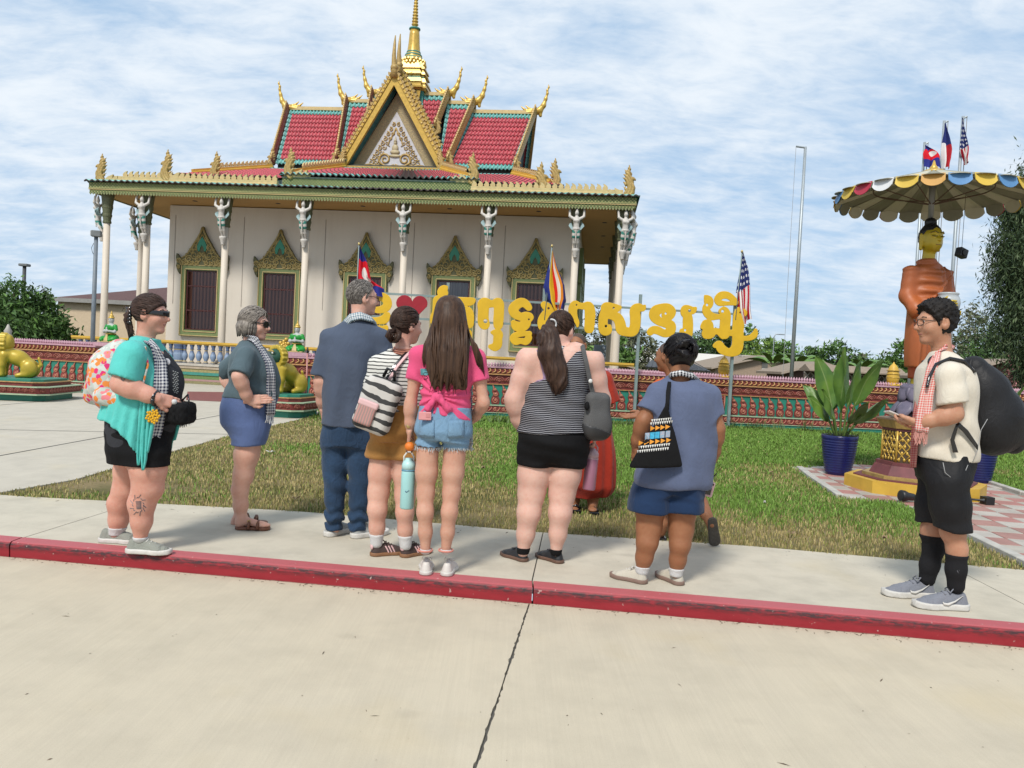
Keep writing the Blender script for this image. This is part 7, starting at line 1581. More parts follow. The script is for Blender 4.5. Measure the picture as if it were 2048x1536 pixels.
wl=cloth_mat('frayed_white',(.50,.55,.58),.05)
b=MB();r_=random.Random(2)
for L_ in(lL,lR):
 c=q(857 if L_ is lL else 910,894)
 for i in range(46):
  a_=2*math.pi*i/46;p=surf(lambda P_:L_(P_)-.018,(c[0]+.3*math.cos(a_),.3*math.sin(a_),c[2]+.003),(-math.cos(a_),-math.sin(a_),0));
  if p is not None:b.tube([tuple(p),(p[0]+r_.uniform(-.006,.006),p[1]+r_.uniform(-.004,.004),p[2]-r_.uniform(.008,.028))],.0022,4)
b.build('frayed_hem',wl,so)['kind']='stuff'
ph=q(850,832,-.137);b=MB();b.box((0,0,0),(.075,.010,.05),0,.004);o=b.build('phone',mat('phone_pink',(.62,.27,.27),.4,var=.05),None,tuple(v.b+Vector(ph)),(0,0,.05));prop(o,'pink phone sticking out of the denim shorts back pocket','phone')
b=MB();b.box((.018,-.0062,.004),(.024,.0022,.026),0,.001);b.build('camera_bump',mat('phone_pink_dark',(.50,.2,.2),.4,var=0),o)
M_brownhair=hair_mat('long_brown_hair',(.085,.045,.026),(.026,.013,.008),(70,70,3.2))
hl_=Loft([v.row(872,930,782,.020,-.118),v.row(862,938,768,.028,-.122),v.row(858,938,745,.034,-.122),v.row(855,941,710,.045,-.112),v.row(856,942,690,.062,-.085),v.row(861,938,660,.098,-.035),v.row(866,934,635,.116,-.012),v.row(872,929,610,.105,.0),v.row(880,921,597,.07,.0),v.row(890,912,591,.03,.0)])
def hair5(P):
 d=hl_(P);s_=wav(np.stack([P[:,0],P[:,1],P[:,2]*.12],1),(105,40,0),4,1.0,1.6);d=d-.0055*s_*np.clip((v.z(640)-P[:,2])/.1+.35,.3,1);d=d+.016*(1+np.sin(P[:,0]*95+3*np.sin(P[:,0]*31)))*np.clip((v.z(742)-P[:,2])/.10,0,1)
 Q=hd.loc(P);face=np.minimum(Q[:,1]-.045,.075-Q[:,2]+0*Q[:,1]);return np.maximum(d,face)
sdf_obj('hair',hair5,(-.2,-.22,1.05),(.4,.2,1.78),.0075,M_brownhair,t)
b=MB();b.smooth=True;r_=random.Random(9)
for i in range(26):
 x=r_.uniform(858,940);b.tube([q(x,640+r_.uniform(0,20),-.115),q(x+r_.uniform(-5,5),700,-.150),q(x+r_.uniform(-8,8),742,-.150),q(x+r_.uniform(-7,7),r_.uniform(765,792),-.135)],[.006,.007,.006,.001],5)
for i in range(7):b.tube([q(934,650+i*3,-.06),q(944+i*1.5,690,-.085),q(951+i*2.2,716,-.08),q(957+i*2.2,742+3*i,-.05)],[.006,.006,.005,.001],5)
for i in range(4):b.tube([q(862,660,-.05),q(853-i*1.6,690,-.07),q(851-i*2,715,-.085),q(850-i,735,-.08)],[.005,.005,.004,.001],5)
b.build('hair_strands',M_brownhair,t)['kind']='stuff'
for hp,ya in((q(852,1150,0),.08),(q(892,1150,.0),-.10)):
 shoe(t,(hp[0],hp[1]-.03,0),ya,.25,mat('white_leather',(.60,.56,.52),.5,var=.08),M_sole_w,'white',M_sole_w,label=None)
for L_,x in((lL,851),(lR,892)):
 z0,z1=.06,q(x,1098)[2];so_=sdf_obj('sock',lambda P:np.maximum(L_(P)-.006-.0012*np.sin(P[:,2]*400),np.maximum(z0-P[:,2],P[:,2]-z1)),(-.25,-.2,.04),(.25,.2,z1+.02),.007,M_sock,t)
 b=MB();b.smooth=True;c=q(x,1095);rr=.046;b.tube([(c[0]+rr*math.cos(a)*.96,c[1]-.003+rr*math.sin(a),z1-.006)for a in np.linspace(0,2*math.pi,17)],.006,6);b.build('sock_band',cloth_mat('sock_pink',(.60,.24,.19),.05),so_)
b=MB();b.smooth=True;c=np.array(wL);b.tube([tuple(c+np.array([.030*math.cos(a),.026*math.sin(a),.02+.004*math.sin(a)]))for a in np.linspace(0,2*math.pi,17)],.006,6);w_=b.build('watch',M_brass,t);b=MB();b.smooth=True;b.lathe([(.012,0),(.014,.003),(.012,.006)],14);b.build('watch_face',M_brass,w_,tuple(c+np.array([-.006,-.031,.02])),(math.pi/2,0,0))
P=[[tuple(surf(shirt5,(q(843+26*u,737+13*w)[0],-.35,q(843+26*u,737+13*w)[2]),(0,1,0))+np.array([0,-.002,0]))for u in np.linspace(0,1,7)]for w in np.linspace(0,1,4)]
b=MB();b.smooth=True;b.grid(P);pr=b.build('print_patch',mat('print_teal',(.12,.36,.40),.8,var=.3,vscale=60),sh5)
M_ink=mat('print_ink',(.02,.015,.018),.8,var=0)
def ink(strokes,f,sc,ox,oy,name,par,r=.0022,m=None,dirv=(0,1,0),off=-.003,v_=None,start=-.4):
 b=MB();v_=v_ or v;dv=np.array(dirv,float)
 for st in strokes:
  pts=[]
  for x,y in st:
   X_,Y_=ox+x*sc,oy+y*sc;o_=np.array(v_.q(X_,Y_,start if v_.face=='back' else-start));h=surf(f,o_,np.array(v_.q(X_,Y_))-o_)
   if h is not None:pts.append(tuple(h-dv*abs(off)))
  if len(pts)>1:b.tube(pts,r,4)
 return b.build(name,m or M_ink,par)
S_ST=[[(8,1),(3,0),(0,3),(2,6),(6,7),(8,10),(5,13),(0,12)],[(12,0),(11,8),(12,12),(15,11)],[(8,4),(16,3)],[(17,12),(18,6),(22,5)],[(24,6),(23,11),(27,12),(28,6)],[(29,12),(30,6),(33,6),(33,12)]]
ink(S_ST,shirt5,1.05,847,745,'lettering',sh5)
M_ging_teal=gingham('gingham_teal',(.09,.16,.20),k=60);M_ging_navy=gingham('gingham_navy',(.018,.022,.06),k=48);M_ging_pink=gingham('gingham_pink',(.55,.10,.08),(.62,.52,.48),70);M_ging_blk=gingham('gingham_black',(.012,.012,.02),(.65,.65,.65),50)
strip('scarf',[(q(930,765,.11),q(944,765,.10)),(q(932,800,.13),q(944,800,.11)),(q(934,850,.14),q(944,850,.12)),(q(937,888,.13),q(945,888,.11))],gingham('gingham_pale',(.16,.22,.27),(.56,.56,.56),70),t,thick=.01);fringe(t,q(937,888,.13),q(946,888,.11),9,.04,wl)
def bottle(p,label,c,cl,z_top,h,r,rot=(0,0,0),m2=None,strap=None):
 tb=thing('water_bottle',label,'bottle',tuple(p),0);tb.rotation_euler=rot;m=mat('bottle_'+label[:6],c,.35,var=.05);ml=mat('lid_'+label[:6],cl,.4,var=.05)
 b=MB();b.smooth=True;b.lathe([(r*.88,-h),(r,-h+.008),(r,-h*.30),(r*.96,-h*.24),(r*.93,-h*.235)],24);b.build('bottle',m,tb)
 b=MB();b.smooth=True;b.lathe([(r*.98,-h*.232),(r*.98,-h*.13),(r*.80,-h*.06),(r*.55,-h*.045),(r*.5,-.0)],24);b.build('lid',ml,tb)
 b=MB();b.smooth=True;b.lathe([(r*1.01,-h*.25),(r*1.02,-h*.24),(r*1.01,-h*.225)],24);b.build('lid_ring',mat('ring_'+label[:6],m2 or(.10,.25,.36),.4,var=0),tb)
 b=MB();b.smooth=True;b.tube([(-r*.7,0,-h*.09),(-r*.72,0,h*.03),(-r*.3,0,h*.115),(r*.3,0,h*.115),(r*.72,0,h*.03),(r*.7,0,-h*.09)],.006,6);b.build('carry_loop',mat('loop_'+label[:6],strap or(.62,.60,.56),.5,var=0),tb)
 return tb
bp=v.b+Vector(q(818,916,.045));bt=bottle(bp,'pale aqua water bottle hanging from the pink shirt girl\'s left hand',(.33,.60,.60),(.40,.62,.62),0,q(818,905)[2]-q(815,1007)[2],.043)
b=MB();b.smooth=True
sw=[(-.010,-.20),(-.006,-.207),(.0,-.206),(.012,-.195)]
b.tube([(.003+x,-.0435,z)for x,z in sw],[.003,.003,.0025,.001],5);b.build('logo',mat('logo_navy',(.04,.09,.16),.5,var=0),bt)
b=MB();b.smooth=True;b.blob((0,0,0),(.030,.030,.029),16,12);o=b.build('orange',mat('orange_peel',(.68,.17,.012),.45,var=.08,bump=.3,bscale=300),None,tuple(v.b+Vector(q(819,893,-.035))));prop(o,'small orange fruit held above the aqua bottle','orange');b=MB();b.lathe([(.004,0),(.003,.004)],6,(0,-.002,.028));b.build('stem',mat('stalk_green',(.10,.17,.035),.5),o)
b=MB();b.tube([(-.016,0,.03),(-.014,0,.0),(.014,0,.0),(.016,0,.03)],.007,6);b.build('strap_tab',mat('leather_brown',(.12,.055,.04),.6),bt,(0,0,.035))
v=View(1078,1124);q=v.q;t=person('woman with a long brown ponytail, striped tank top and short black shorts, seen from behind',1078,1124,0);t['group']=G_TOUR
hd=Head(q(1122,664,.04),-.45,-.18,1.0,1.04,neck=q(1118,712,-.0),neck_r=.062)
tl=Loft([v.row(1050,1165,922,.13),v.row(1040,1174,900,.18),v.row(1038,1178,880,.20,-.01),v.row(1043,1177,850,.185),v.row(1052,1174,800,.165,.01),v.row(1060,1174,765,.16,.01),v.row(1060,1180,735,.145,.0),v.row(1068,1182,712,.11,-.01),v.row(1090,1160,695,.075,-.015)])
sL,eL,wL=q(1058,722),q(1029,798),q(1040,852,.06);sR,eR,wR=q(1182,724),q(1203,800,.02),q(1191,858,.03)
aL,aR=arm(sL,eL,wL,.080,.064,.036,1.0),arm(sR,eR,wR,.080,.060,.034,1.0)
lL=leg(q(1072,915),q(1063,986),q(1046,1104),.116,.082,.084,.038,.02);lR=leg(q(1134,915),q(1124,986),q(1112,1102),.116,.080,.083,.037,.02)
f=lambda P:union([tl(P,-.006),aL(P),aR(P),smin(lL(P),lR(P),.01),rc(P,q(1088,705,-.02),q(1060,720,-.0),.07,.085),rc(P,q(1150,705,-.02),q(1180,722,-.0),.07,.085)],.05)
hR=hand_sdf(wR,np.array(q(1188,900,.05))-np.array(wR),(-1,.2,0),.95,.65,1);hL=hand_sdf(wL,np.array(q(1052,880,.14))-np.array(wL),(1,0,0),.95,.6,-1)
body(t,SK_PALE,f,(-.42,-.3,0),(.55,.3,1.8),hd,[hL,hR]);eyes(t,hd)
def tank(P):
 d=tl(P,.020);fo=dfold(P,(8,3,30),.006,2)+.005*np.sin(P[:,2]*60+4*np.sin(P[:,0]*7))*np.exp(-((P[:,2]-v.z(808))/.09)**2)
 z_n=v.z(763)-.0*P[:,0];xs=P[:,0];top=np.interp(xs,[q(1050,760)[0],q(1085,755)[0],q(1110,748)[0],q(1150,705)[0],q(1172,694)[0],q(1180,730)[0],q(1190,760)[0]],[v.z(772),v.z(760),v.z(748),v.z(702),v.z(694),v.z(720),v.z(770)]);top=np.where(P[:,1]>.05,v.z(730),top)
 return smax(d-fo,np.maximum(P[:,2]-top,hem(P,v.z(864),(.03,0),.006,14)-P[:,2]),.006)
sdf_obj('tank_top',tank,(-.4,-.32,.8),(.55,.3,1.55),.0085,striped('tank_stripes',(.36,.36,.39),(.016,.016,.021),84,.26),t)
sdf_obj('shorts',lambda P:shorts_(P,tl,lL,lR,.008,v.z(850),hem(P,q(1105,932)[2],(-.02,0),.004),.012)-.0025*np.sin(P[:,2]*70+P[:,0]*14),(-.35,-.3,.6),(.45,.3,.98),.009,M_blk,t)
st_=[(surf(f,np.array(q(x,y))+np.array([0,-.5,0]),(0,1,0)),surf(f,np.array(q(x+9,y))+np.array([0,-.5,0]),(0,1,0)))for x,y in((1072,700),(1076,716),(1082,735),(1085,752),(1084,768))]
strip('bra_strap',[(a+np.array([0,-.004,0]),b_+np.array([0,-.004,0]))for a,b_ in st_ if a is not None and b_ is not None],cloth_mat('lilac',(.33,.235,.36),.05),t,thick=.004)
st_=[surf(f,np.array(q(x,y))+np.array([0,-.5,0]),(0,1,0))for x,y in((1064,768),(1074,760),(1086,757),(1102,757))];sb=[surf(f,np.array(q(x,y))+np.array([0,-.5,0]),(0,1,0))for x,y in((1062,782),(1074,778),(1088,774),(1102,770))]
strip('bra_band',[(a+np.array([0,-.005,0]),b_+np.array([0,-.005,0]))for a,b_ in zip(st_,sb)if a is not None and b_ is not None],cloth_mat('lilac',(.33,.235,.36),.05),t,thick=.004)
M_hair6=hair_mat('ponytail_brown',(.075,.040,.026),(.022,.012,.009),(80,80,4))
cap(t,hd,M_hair6,.014,lambda Q:np.maximum(Q[:,1]-.02-.75*(Q[:,2]-.0),-.095-Q[:,2]+.5*np.clip(Q[:,1],0,1)),end=(-.1,-1,.25),ns=150)
pz=[q(1100,650,-.10),q(1096,672,-.145),q(1100,705,-.165),q(1112,740,-.175),q(1117,765,-.18),q(1116,788,-.175)]
sdf_obj('ponytail',lambda P:chain(P,list(zip(pz,(.035,.055,.072,.066,.048,.012))),.05)-.008*wav(np.stack([P[:,0]+.02*np.sin(P[:,2]*28),P[:,1],P[:,2]*.15],1),(90,60,0),7),(-.2,-.3,1.1),(.35,.05,1.75),.0075,M_hair6,t)
b=MB();b.smooth=True
for i in range(18):r_=random.Random(i);x=r_.uniform(-18,20);b.tube([q(1098+x*.5,672,-.19),q(1104+x,715,-.225),q(1112+x*1.15,750,-.225),q(1114+x*.7,r_.uniform(770,792),-.20)],[.005,.007,.006,.001],5)
b.build('hair_strands',M_hair6,t)['kind']='stuff'
b=MB();b.smooth=True;c=np.array(q(1103,648,-.128));b.tube([tuple(c+np.array([.030*math.cos(a),-.012*abs(math.sin(a)),.030*math.sin(a)]))for a in np.linspace(-1.2,1.9,9)],.006,6);b.build('hair_tie',M_sock,t)
strip('scarf',[(q(1098,688,-.05),q(1098,704,-.075)),(q(1118,690,-.085),q(1118,706,-.10)),(q(1138,695,-.06),q(1140,708,-.08)),(q(1150,700,.0),q(1152,712,.0))],M_ging_blk,t,thick=.012,wave=.003)
glasses(t,hd,M_frame_b,M_lens,True)
for hx,hy,ya in((1047,1124,.75),(1118,1122,.72)):
 p=q(hx,hy);o=shoe(t,(p[0]+.02,-.02,0),ya,.25,mat('black_leather',(.02,.02,.022),.45,var=.1),mat('sole_brown',(.14,.075,.05),.6,var=.1),'slip',None,soleh=.025)
 b=MB();b.box((0,.12,.082),(.07,.025,.006),0,.002);b.build('strap',mat('black_leather',(.02,.02,.022),.45,var=.1),o)
for L_,x in((lL,1046),(lR,1112)):sdf_obj('sock',lambda P:np.maximum(L_(P)-.004,np.maximum(.05-P[:,2],P[:,2]-.095)),(-.3,-.2,.03),(.3,.2,.11),.008,M_blk,t)
hb=thing('handbag','dark woven shoulder bag hanging at the ponytail woman\'s right side','bag',tuple(v.b+Vector(q(1195,815,-.10))),.25);M_bag=striped('bag_weave',(.15,.15,.15),(.028,.028,.030),150,.5)
def bagf(P):d=rbox(P,(0,0,-.05),(.085,.045,.15),.045);return np.maximum(smin(d,ell(P,(0,0,-.12),(.10,.06,.09)),.05),P[:,2]-.12+.25*np.abs(P[:,0]))-dfold(P,(14,5,9),.003,5)
ob=sdf_obj('bag_body',bagf,(-.16,-.12,-.26),(.16,.12,.16),.0085,M_bag,hb)
sdf_obj('bag_base',lambda P:np.maximum(bagf(P)-.004,P[:,2]+.135+.3*P[:,0]),(-.16,-.12,-.26),(.16,.12,-.08),.009,mat('bag_leather',(.03,.03,.032),.5),hb)
iv=Matrix.Rotation(-.25,4,'Z')@Matrix.Translation(-Vector(hb.location)+v.b)
strip('strap',[(tuple(iv@Vector(q(x-4,y,d))),tuple(iv@Vector(q(x+5,y,d))))for x,y,d in((1186,790,-.10),(1179,760,-.12),(1172,725,-.135),(1166,700,-.11),(1164,690,-.05),(1166,700,.06))],M_bag,hb,thick=.008)
b=MB();b.smooth=True;b.blob(tuple(iv@Vector(q(1174,812,-.17))),(.018,.018,.03));b.build('pouch',M_blk,hb);b=MB();b.smooth=True;b.blob(tuple(iv@Vector(q(1181,762,-.145))),(.014,.006,.014),12,8);b.build('charm',mat('charm_white',(.62,.62,.6),.4,var=0),hb)
bp=v.b+Vector(q(1186,897,.045));bottle(bp,'pinkish mauve tumbler bottle held by the ponytail woman',(.36,.16,.24),(.55,.38,.42),0,q(1186,895)[2]-q(1180,978)[2],.044,(0,.05,0),(.5,.35,.4),(.5,.33,.36))
v=View(290,1098,'R');q=v.q;RY=-math.pi/2
t=person('woman in turquoise cardigan, checked scarf and wraparound sunglasses, facing right',290,1098,RY);t['group']=G_TOUR
hd=Head(q(303,633),0,-.04,.99,1.06,neck=q(290,690),neck_r=.064,jaw=1.08)
tl=Loft([v.row(222,332,925,.19),v.row(220,335,895,.215),v.row(218,344,858,.21),v.row(224,357,814,.20),v.row(234,364,772,.195),v.row(240,358,743,.20),v.row(250,338,715,.19),v.row(262,322,697,.15),v.row(272,312,684,.09)])
sN,eN,wN=q(264,712,.215),q(243,768,.265),q(315,797,.23);sF,eF,wF=q(268,712,-.215),q(262,775,-.26),q(345,792,-.10)
aN,aF=arm(sN,eN,wN,.078,.060,.034),arm(sF,eF,wF,.075,.058,.034)
lN=leg(q(298,905,.10),q(295,975,.10),q(281,1072,.10),.116,.082,.088,.043,.022);lF=leg(q(270,905,-.10),q(254,978,-.11),q(233,1066,-.13),.112,.080,.084,.043,.022)
f=lambda P:union([tl(P,-.014),aN(P),aF(P),np.minimum(lN(P),lF(P))],.05)
body(t,SK_PINK,f,(-.42,-.35,0),(.42,.35,1.8),hd,[hand_sdf(wN,np.array(q(352,806,.16))-np.array(wN),(-1,0,-.3),1,.35,-1),hand_sdf(wF,np.array(q(372,806,-.06))-np.array(wF),(.6,0,-.8),1,.5,1)]);eyes(t,hd)
zc_=q(338,705)
blk1=tee(tl,[],q(292,690),.002,v.z(905),lambda P:dfold(P,(6,6,20),.004,3),nk=(q(325,672),.10,(1,1,1.15)))
so=sdf_obj('t_shirt',blk1,(-.35,-.35,.6),(.35,.35,1.45),.010,cloth_mat('charcoal_cotton',(.035,.036,.042),.15),t)
ink([[(x,y),(x+2,y+1.2)]for x,y in[(346+5*((i*37)%5)/2.2+.0*i,742+i*1.5)for i in range(30)]],blk1,1,0,0,'print',so,.0028,mat('print_grey',(.42,.44,.44),.8,var=0),(-1,-.25,0),v_=v,start=-.6)
b=MB();b.smooth=True;p_=np.array(onsurf(blk1,q,334,724,1,.0));b.lathe([(.020,0),(.024,.003),(.020,.006)],18);b.build('badge',mat('badge_white',(.62,.62,.66),.4,var=.2,vscale=60),t,tuple(p_+np.array([.003,0,0])),(0,math.pi/2,.1))
c0=q(300,0)[1]
def card(P):
 y=P[:,1];z=P[:,2];g=.022+.03*np.clip((v.z(770)-z)/.3,0,1);d=tl(P,0)-g
 for sh,el in((sN,eN),(sF,eF)):d=smin(d,smin(chain(P,[(q(285,692),.06),(sh,.085)],.02),sleeve(sh,el,.80,.092,.094)(P),.03),.05)
 ed=np.interp(z,[v.z(930),v.z(880),v.z(800),v.z(740),v.z(690)],[q(x_,y_,.2)[1]for x_,y_ in((285,930),(290,880),(306,800),(307,740),(286,690))]);hm=np.interp(y,[q(x_,y_,.2)[1]for x_,y_ in((215,840),(250,850),(272,880),(283,915))],[v.z(842),v.z(862),v.z(888),v.z(918)])
 d=d-.010*np.sin(np.arctan2(P[:,0],y-.02)*26+z*5)*np.clip((v.z(790)-z)/.15,0,1)-dfold(P,(5,14,18),.005,4);d=smax(smax(d,y-ed,.008),hm-z,.008)
 for sh,el in((sN,eN),(sF,eF)):d=smin(d,sleeve(sh,el,.80,.090,.094)(P)-dfold(P,(5,14,18),.004,4),.02)
 return d
M_turq=cloth_mat('turquoise_knit',(.10,.52,.47),.08);sdf_obj('cardigan',card,(-.45,-.42,.5),(.45,.4,1.48),.010,M_turq,t)
for k,(x0,y1)in enumerate(((270,930),(279,940),(287,905))):strip('cardigan_drape',[(q(x0+12,790,.22),q(x0+22,790,.235)),(q(x0+8,850,.235),q(x0+20,850,.24)),(q(x0+4,y1-20,.24),q(x0+14,y1-20,.235)),(q(x0+6,y1,.235),q(x0+9,y1,.235))],M_turq,t,wave=.010)
strip('cardigan_drape',[(q(352,800,-.12),q(362,800,-.05)),(q(345,850,-.14),q(358,850,-.06)),(q(338,890,-.12),q(350,880,-.08))],M_turq,t,wave=.008)
sdf_obj('shorts',lambda P:shorts_(P,tl,lN,lF,.004,v.z(840),v.z(926),.014)-.002*np.sin(P[:,2]*60),(-.35,-.35,.5),(.35,.35,.95),.010,M_blk,t)
S1=[(q(283,683,.11),q(303,679,.06)),(q(300,690,.17),q(318,697,.13)),(q(310,720,.215),q(333,722,.19)),(q(309,770,.235),q(337,772,.215)),(q(306,815,.24),q(333,815,.215)),(q(297,860,.24),q(325,862,.22)),(q(294,876,.24),q(318,880,.22))]
S1=S1[:2]+[tuple(onsurf(lambda P:np.minimum(np.minimum(card(P),tl(P,.02)),aN(P)+.03),q,x,y,1,.012)for x in(x0,x1))for x0,x1,y in((311,334,722),(309,338,770),(306,334,815),(297,326,860),(294,320,878))]
strip('scarf',S1,M_ging_navy,t,thick=.012,wave=.004);fringe(t,S1[-1][0],S1[-1][1],16,.09,M_sock);strip('scarf',[(q(270,680,.03),q(276,672,.05)),(q(283,683,.11),q(303,679,.06))],M_ging_navy,t,thick=.012);strip('scarf',[(q(300,680,-.08),q(310,684,-.03)),(q(322,700,-.16),q(338,708,-.10)),(q(336,740,-.19),q(352,745,-.13))],M_ging_navy,t,thick=.01)
b=MB();b.smooth=True;c_=np.array(q(306,833,.262))
for i in range(26):a_=i*2.4;r_=.0055*math.sqrt(i)*1.55;b.blob(tuple(c_+np.array([0,r_*math.cos(a_),r_*math.sin(a_)])),(.006,.009,.009),6,4)
b.build('embroidery',mat('embroidery_yellow',(.66,.36,.01),.8),t)
M_hair1=hair_mat('dark_brown_hair',(.072,.040,.030),(.024,.014,.011),(40,20,90));cap(t,hd,M_hair1,.022,lambda Q:np.maximum(Q[:,1]-.035-.55*(Q[:,2]-.02)-.03*np.clip(Q[:,2]*10,0,1),-.06-Q[:,2]+.3*np.clip(Q[:,1]+.02,0,1)),end=(0,-1,.1),ns=190)
b=MB();b.smooth=True
for i in range(26):r_=random.Random(i);d=r_.uniform(-.06,.07);b.tube([q(262+r_.uniform(-3,8),615,d),q(255+r_.uniform(-5,3),635+r_.uniform(-6,6),d*.8),q(258+r_.uniform(-4,6),655,d*.7),q(262+r_.uniform(-6,8),r_.uniform(664,684),d*.7)],[.012,.014,.009,.002],5)
b.tube([q(262,628,.02),q(250,612,.03),q(244,622,.03)],[.006,.004,.001],5);b.build('loose_hair',M_hair1,t)['kind']='stuff'
b=MB();b.smooth=True
for i in range(5):b.tube([q(262,616+i*7,.07),q(254,617+i*7,.05),q(254,617+i*7,-.04)],.010,5)
b.build('hair_claw',M_lens,t)
b=MB();b.smooth=True;P=[[hd.pt((.092*math.sin(a),.122*math.cos(a)-.004,.014+z*(1-.25*abs(a))))for a in np.linspace(-1.5,1.5,17)]for z in(-.021,-.007,.009,.022)];b.grid(P);o=b.build('sunglasses',M_lens,t);o.modifiers.new('t','SOLIDIFY').thickness=.006
b=MB();b.smooth=True
for s in(-1,1):b.tube([hd.pt((s*.090,.01,.017)),hd.pt((s*.092,-.035,.012))],.008,6)
b.build('temple_arm',M_lens,o)
M_tat=mat('tattoo_ink',(.16,.14,.155),.55,var=.2,vscale=60)
ink([[(276+10*math.cos(a),1010+14*math.sin(a)),(276+(17 if i%2 else 12)*math.cos(a+.25),1010+(22 if i%2 else 16)*math.sin(a+.25))]for i,a in enumerate(np.linspace(0,6.28,18))]+[[(272+i*2.4,1002),(274+i*2.0,1018)]for i in range(5)],f,1,0,0,'tattoo',t,.0024,M_tat,(-1,0,0),-.0004,v,-.5)
ink([[(246+5*math.cos(a),752+7*math.sin(a)*k)for a in np.linspace(0,6,9)]for k in(.5,1,1.4)]+[[(258+i*2,752),(262+i*2,758)]for i in range(4)],f,1,0,0,'tattoo',t,.0026,M_tat,(-1,0,0),-.0004,v,-.6)
c_=np.array(wN);b=MB();b.smooth=True;b.tube([tuple(c_+np.array([.040*math.cos(a),-.012+.006*math.sin(a),.040*math.sin(a)]))for a in np.linspace(0,6.283,17)],.013,6,1);w_=b.build('watch_band',M_lens,t);b=MB();b.box((.043,-.012,.008),(.012,.036,.04),0,.003);b.build('watch_face',M_lens,w_)
M_grey=cloth_mat('grey_mesh_shoe',(.27,.28,.245),.1,weave=160,bump=.3)
for hp in(q(256,1098,.10),q(202,1073,-.13)):shoe(t,(hp[0],hp[1]-.01,0),0,.29,M_grey,M_sole_w,'runner',M_sole_w,soleh=.03)
for L_ in(lN,lF):sock(t,L_,.105,M_sock)
def floral():
 g=NG('floral_print',.8,.2);pos=g.tc('Object');n=g.noise(pos,9,3);cid=g.voro(pos,34,'Color');s=g.sep(cid);ds=g.voro(pos,34)
 c=g.ramp(g.math('ADD',g.math('MULTIPLY',s['X'],.6),g.math('MULTIPLY',n,.5)),[(0,(.62,.035,.16)),(.30,(.70,.22,.05)),(.45,(.66,.20,.22)),(.55,(.42,.46,.42)),(.72,(.55,.56,.52)),(.86,(.62,.40,.12))],True);g.color(g.mix(g.rng(ds,.62,.80),c,(.46,.50,.47)));return g.m
bp_=thing('backpack','floral print backpack on the back of the woman in turquoise','backpack',tuple(v.b),RY);M_flo=floral()
def bag1(P):d=chain(P,[(q(240,700,.02),.07),(q(222,735,.02),.115),(q(222,775,.02),.125),(q(226,796,.02),.09)],.08);d=smin(d,chain(P,[(q(190,775,.03),.065),(q(186,790,.03),.06)],.03),.03);return smax(d,np.abs(P[:,0]-.02)-.165,.05)-dfold(P,(12,10,8),.005,2)
sdf_obj('bag_body',bag1,(-.2,-.5,.7),(.25,.05,1.5),.010,M_flo,bp_);sdf_obj('pocket',lambda P:smax(chain(P,[(q(206,792,.16),.06),(q(236,800,.16),.055)],.03),P[:,2]-v.z(775),.02),(-.0,-.5,.7),(.28,.0,1.2),.010,M_flo,bp_)
for s in(.17,-.17):strip('shoulder_strap',[(q(246,700,s-.03),q(246,700,s+.03)),(q(268,688,s-.03),q(268,688,s+.03)),(q(290,694,s-.03),q(290,694,s+.03)),(q(296,730,s*1.15-.03),q(296,730,s*1.15+.03)),(q(280,790,s*1.3-.03),q(280,790,s*1.3+.03))],M_flo,bp_,thick=.012)
fb=thing('belt_bag','small black furry bag held in front by the woman in turquoise','bag',tuple(v.b+Matrix.Rotation(RY,3,'Z')@Vector(q(365,826,.10))),RY)
sdf_obj('pouch',lambda P:rbox(P,(0,0,0),(.10,.062,.072),.04)-.004*np.sin(P[:,0]*140)*np.sin(P[:,1]*150)*np.sin(P[:,2]*130),(-.12,-.09,-.1),(.12,.09,.1),.007,M_blk,fb)
b=MB();r_=random.Random(4)
for i in range(260):th,ph=r_.uniform(0,6.28),r_.uniform(-1,1);d=Vector((math.cos(th)*math.sqrt(1-ph*ph),math.sin(th)*math.sqrt(1-ph*ph),ph));p=Vector((d.x*.10,d.y*.064,d.z*.072));b.tube([tuple(p*.95),tuple(p+d*.014+Vector((0,0,-.010)))],[.003,.0006],3)
b.build('fur',M_blk,fb)['kind']='stuff'
b=MB();b.smooth=True;b.tube([(.02,.05,.06),(.0,.03,.12),(-.02,-.03,.06)],.006,5);b.build('handle',M_lens,fb);b=MB();b.smooth=True;b.lathe([(.015,0),(.017,.02),(.010,.03)],10,(.08,-.02,.06));b.build('button',M_sock,fb)
v=View(497,1054,'R');q=v.q;RY2=-1.42
t=person('grey haired woman in slate T-shirt and blue shorts with hand on hip',497,1054,RY2);t['group']=G_TOUR
hd=Head(q(510,652),-.25,-.06,.98,1.03,neck=q(500,692),neck_r=.058)
tl=Loft([v.row(462,532,868,.16),v.row(446,541,845,.20),v.row(445,545,820,.20),v.row(450,552,797,.185),v.row(460,556,772,.175),v.row(461,554,748,.18),v.row(465,545,722,.18),v.row(474,530,700,.14),v.row(484,520,688,.08)])
sN,eN,wN=q(484,712,.20),q(466,752,.285),q(488,800,.215);sF,eF,wF=q(492,712,-.20),q(462,748,-.30),q(485,800,-.22)
aN,aF=arm(sN,eN,wN,.058,.045,.030),arm(sF,eF,wF,.056,.044,.03)
lN=leg(q(497,868,.085),q(483,950,.085),q(480,1036,.085),.095,.062,.064,.034,.018);lF=leg(q(503,868,-.085),q(490,950,-.085),q(484,1036,-.10),.092,.060,.062,.034,.018)
f=lambda P:union([tl(P,-.014),aN(P),aF(P),np.minimum(lN(P),lF(P))],.05)
feet=[chain_ for chain_ in()]
def ft(P):return np.minimum(*[union([rc(P,q(480,1036,d),q(476,1046,d),.036,.034),rc(P,q(480,1040,d),q(520,1050,d),.034,.022),ell(P,q(522,1051,d),(.042,.055,.016))],.03)for d in(.085,-.10)])
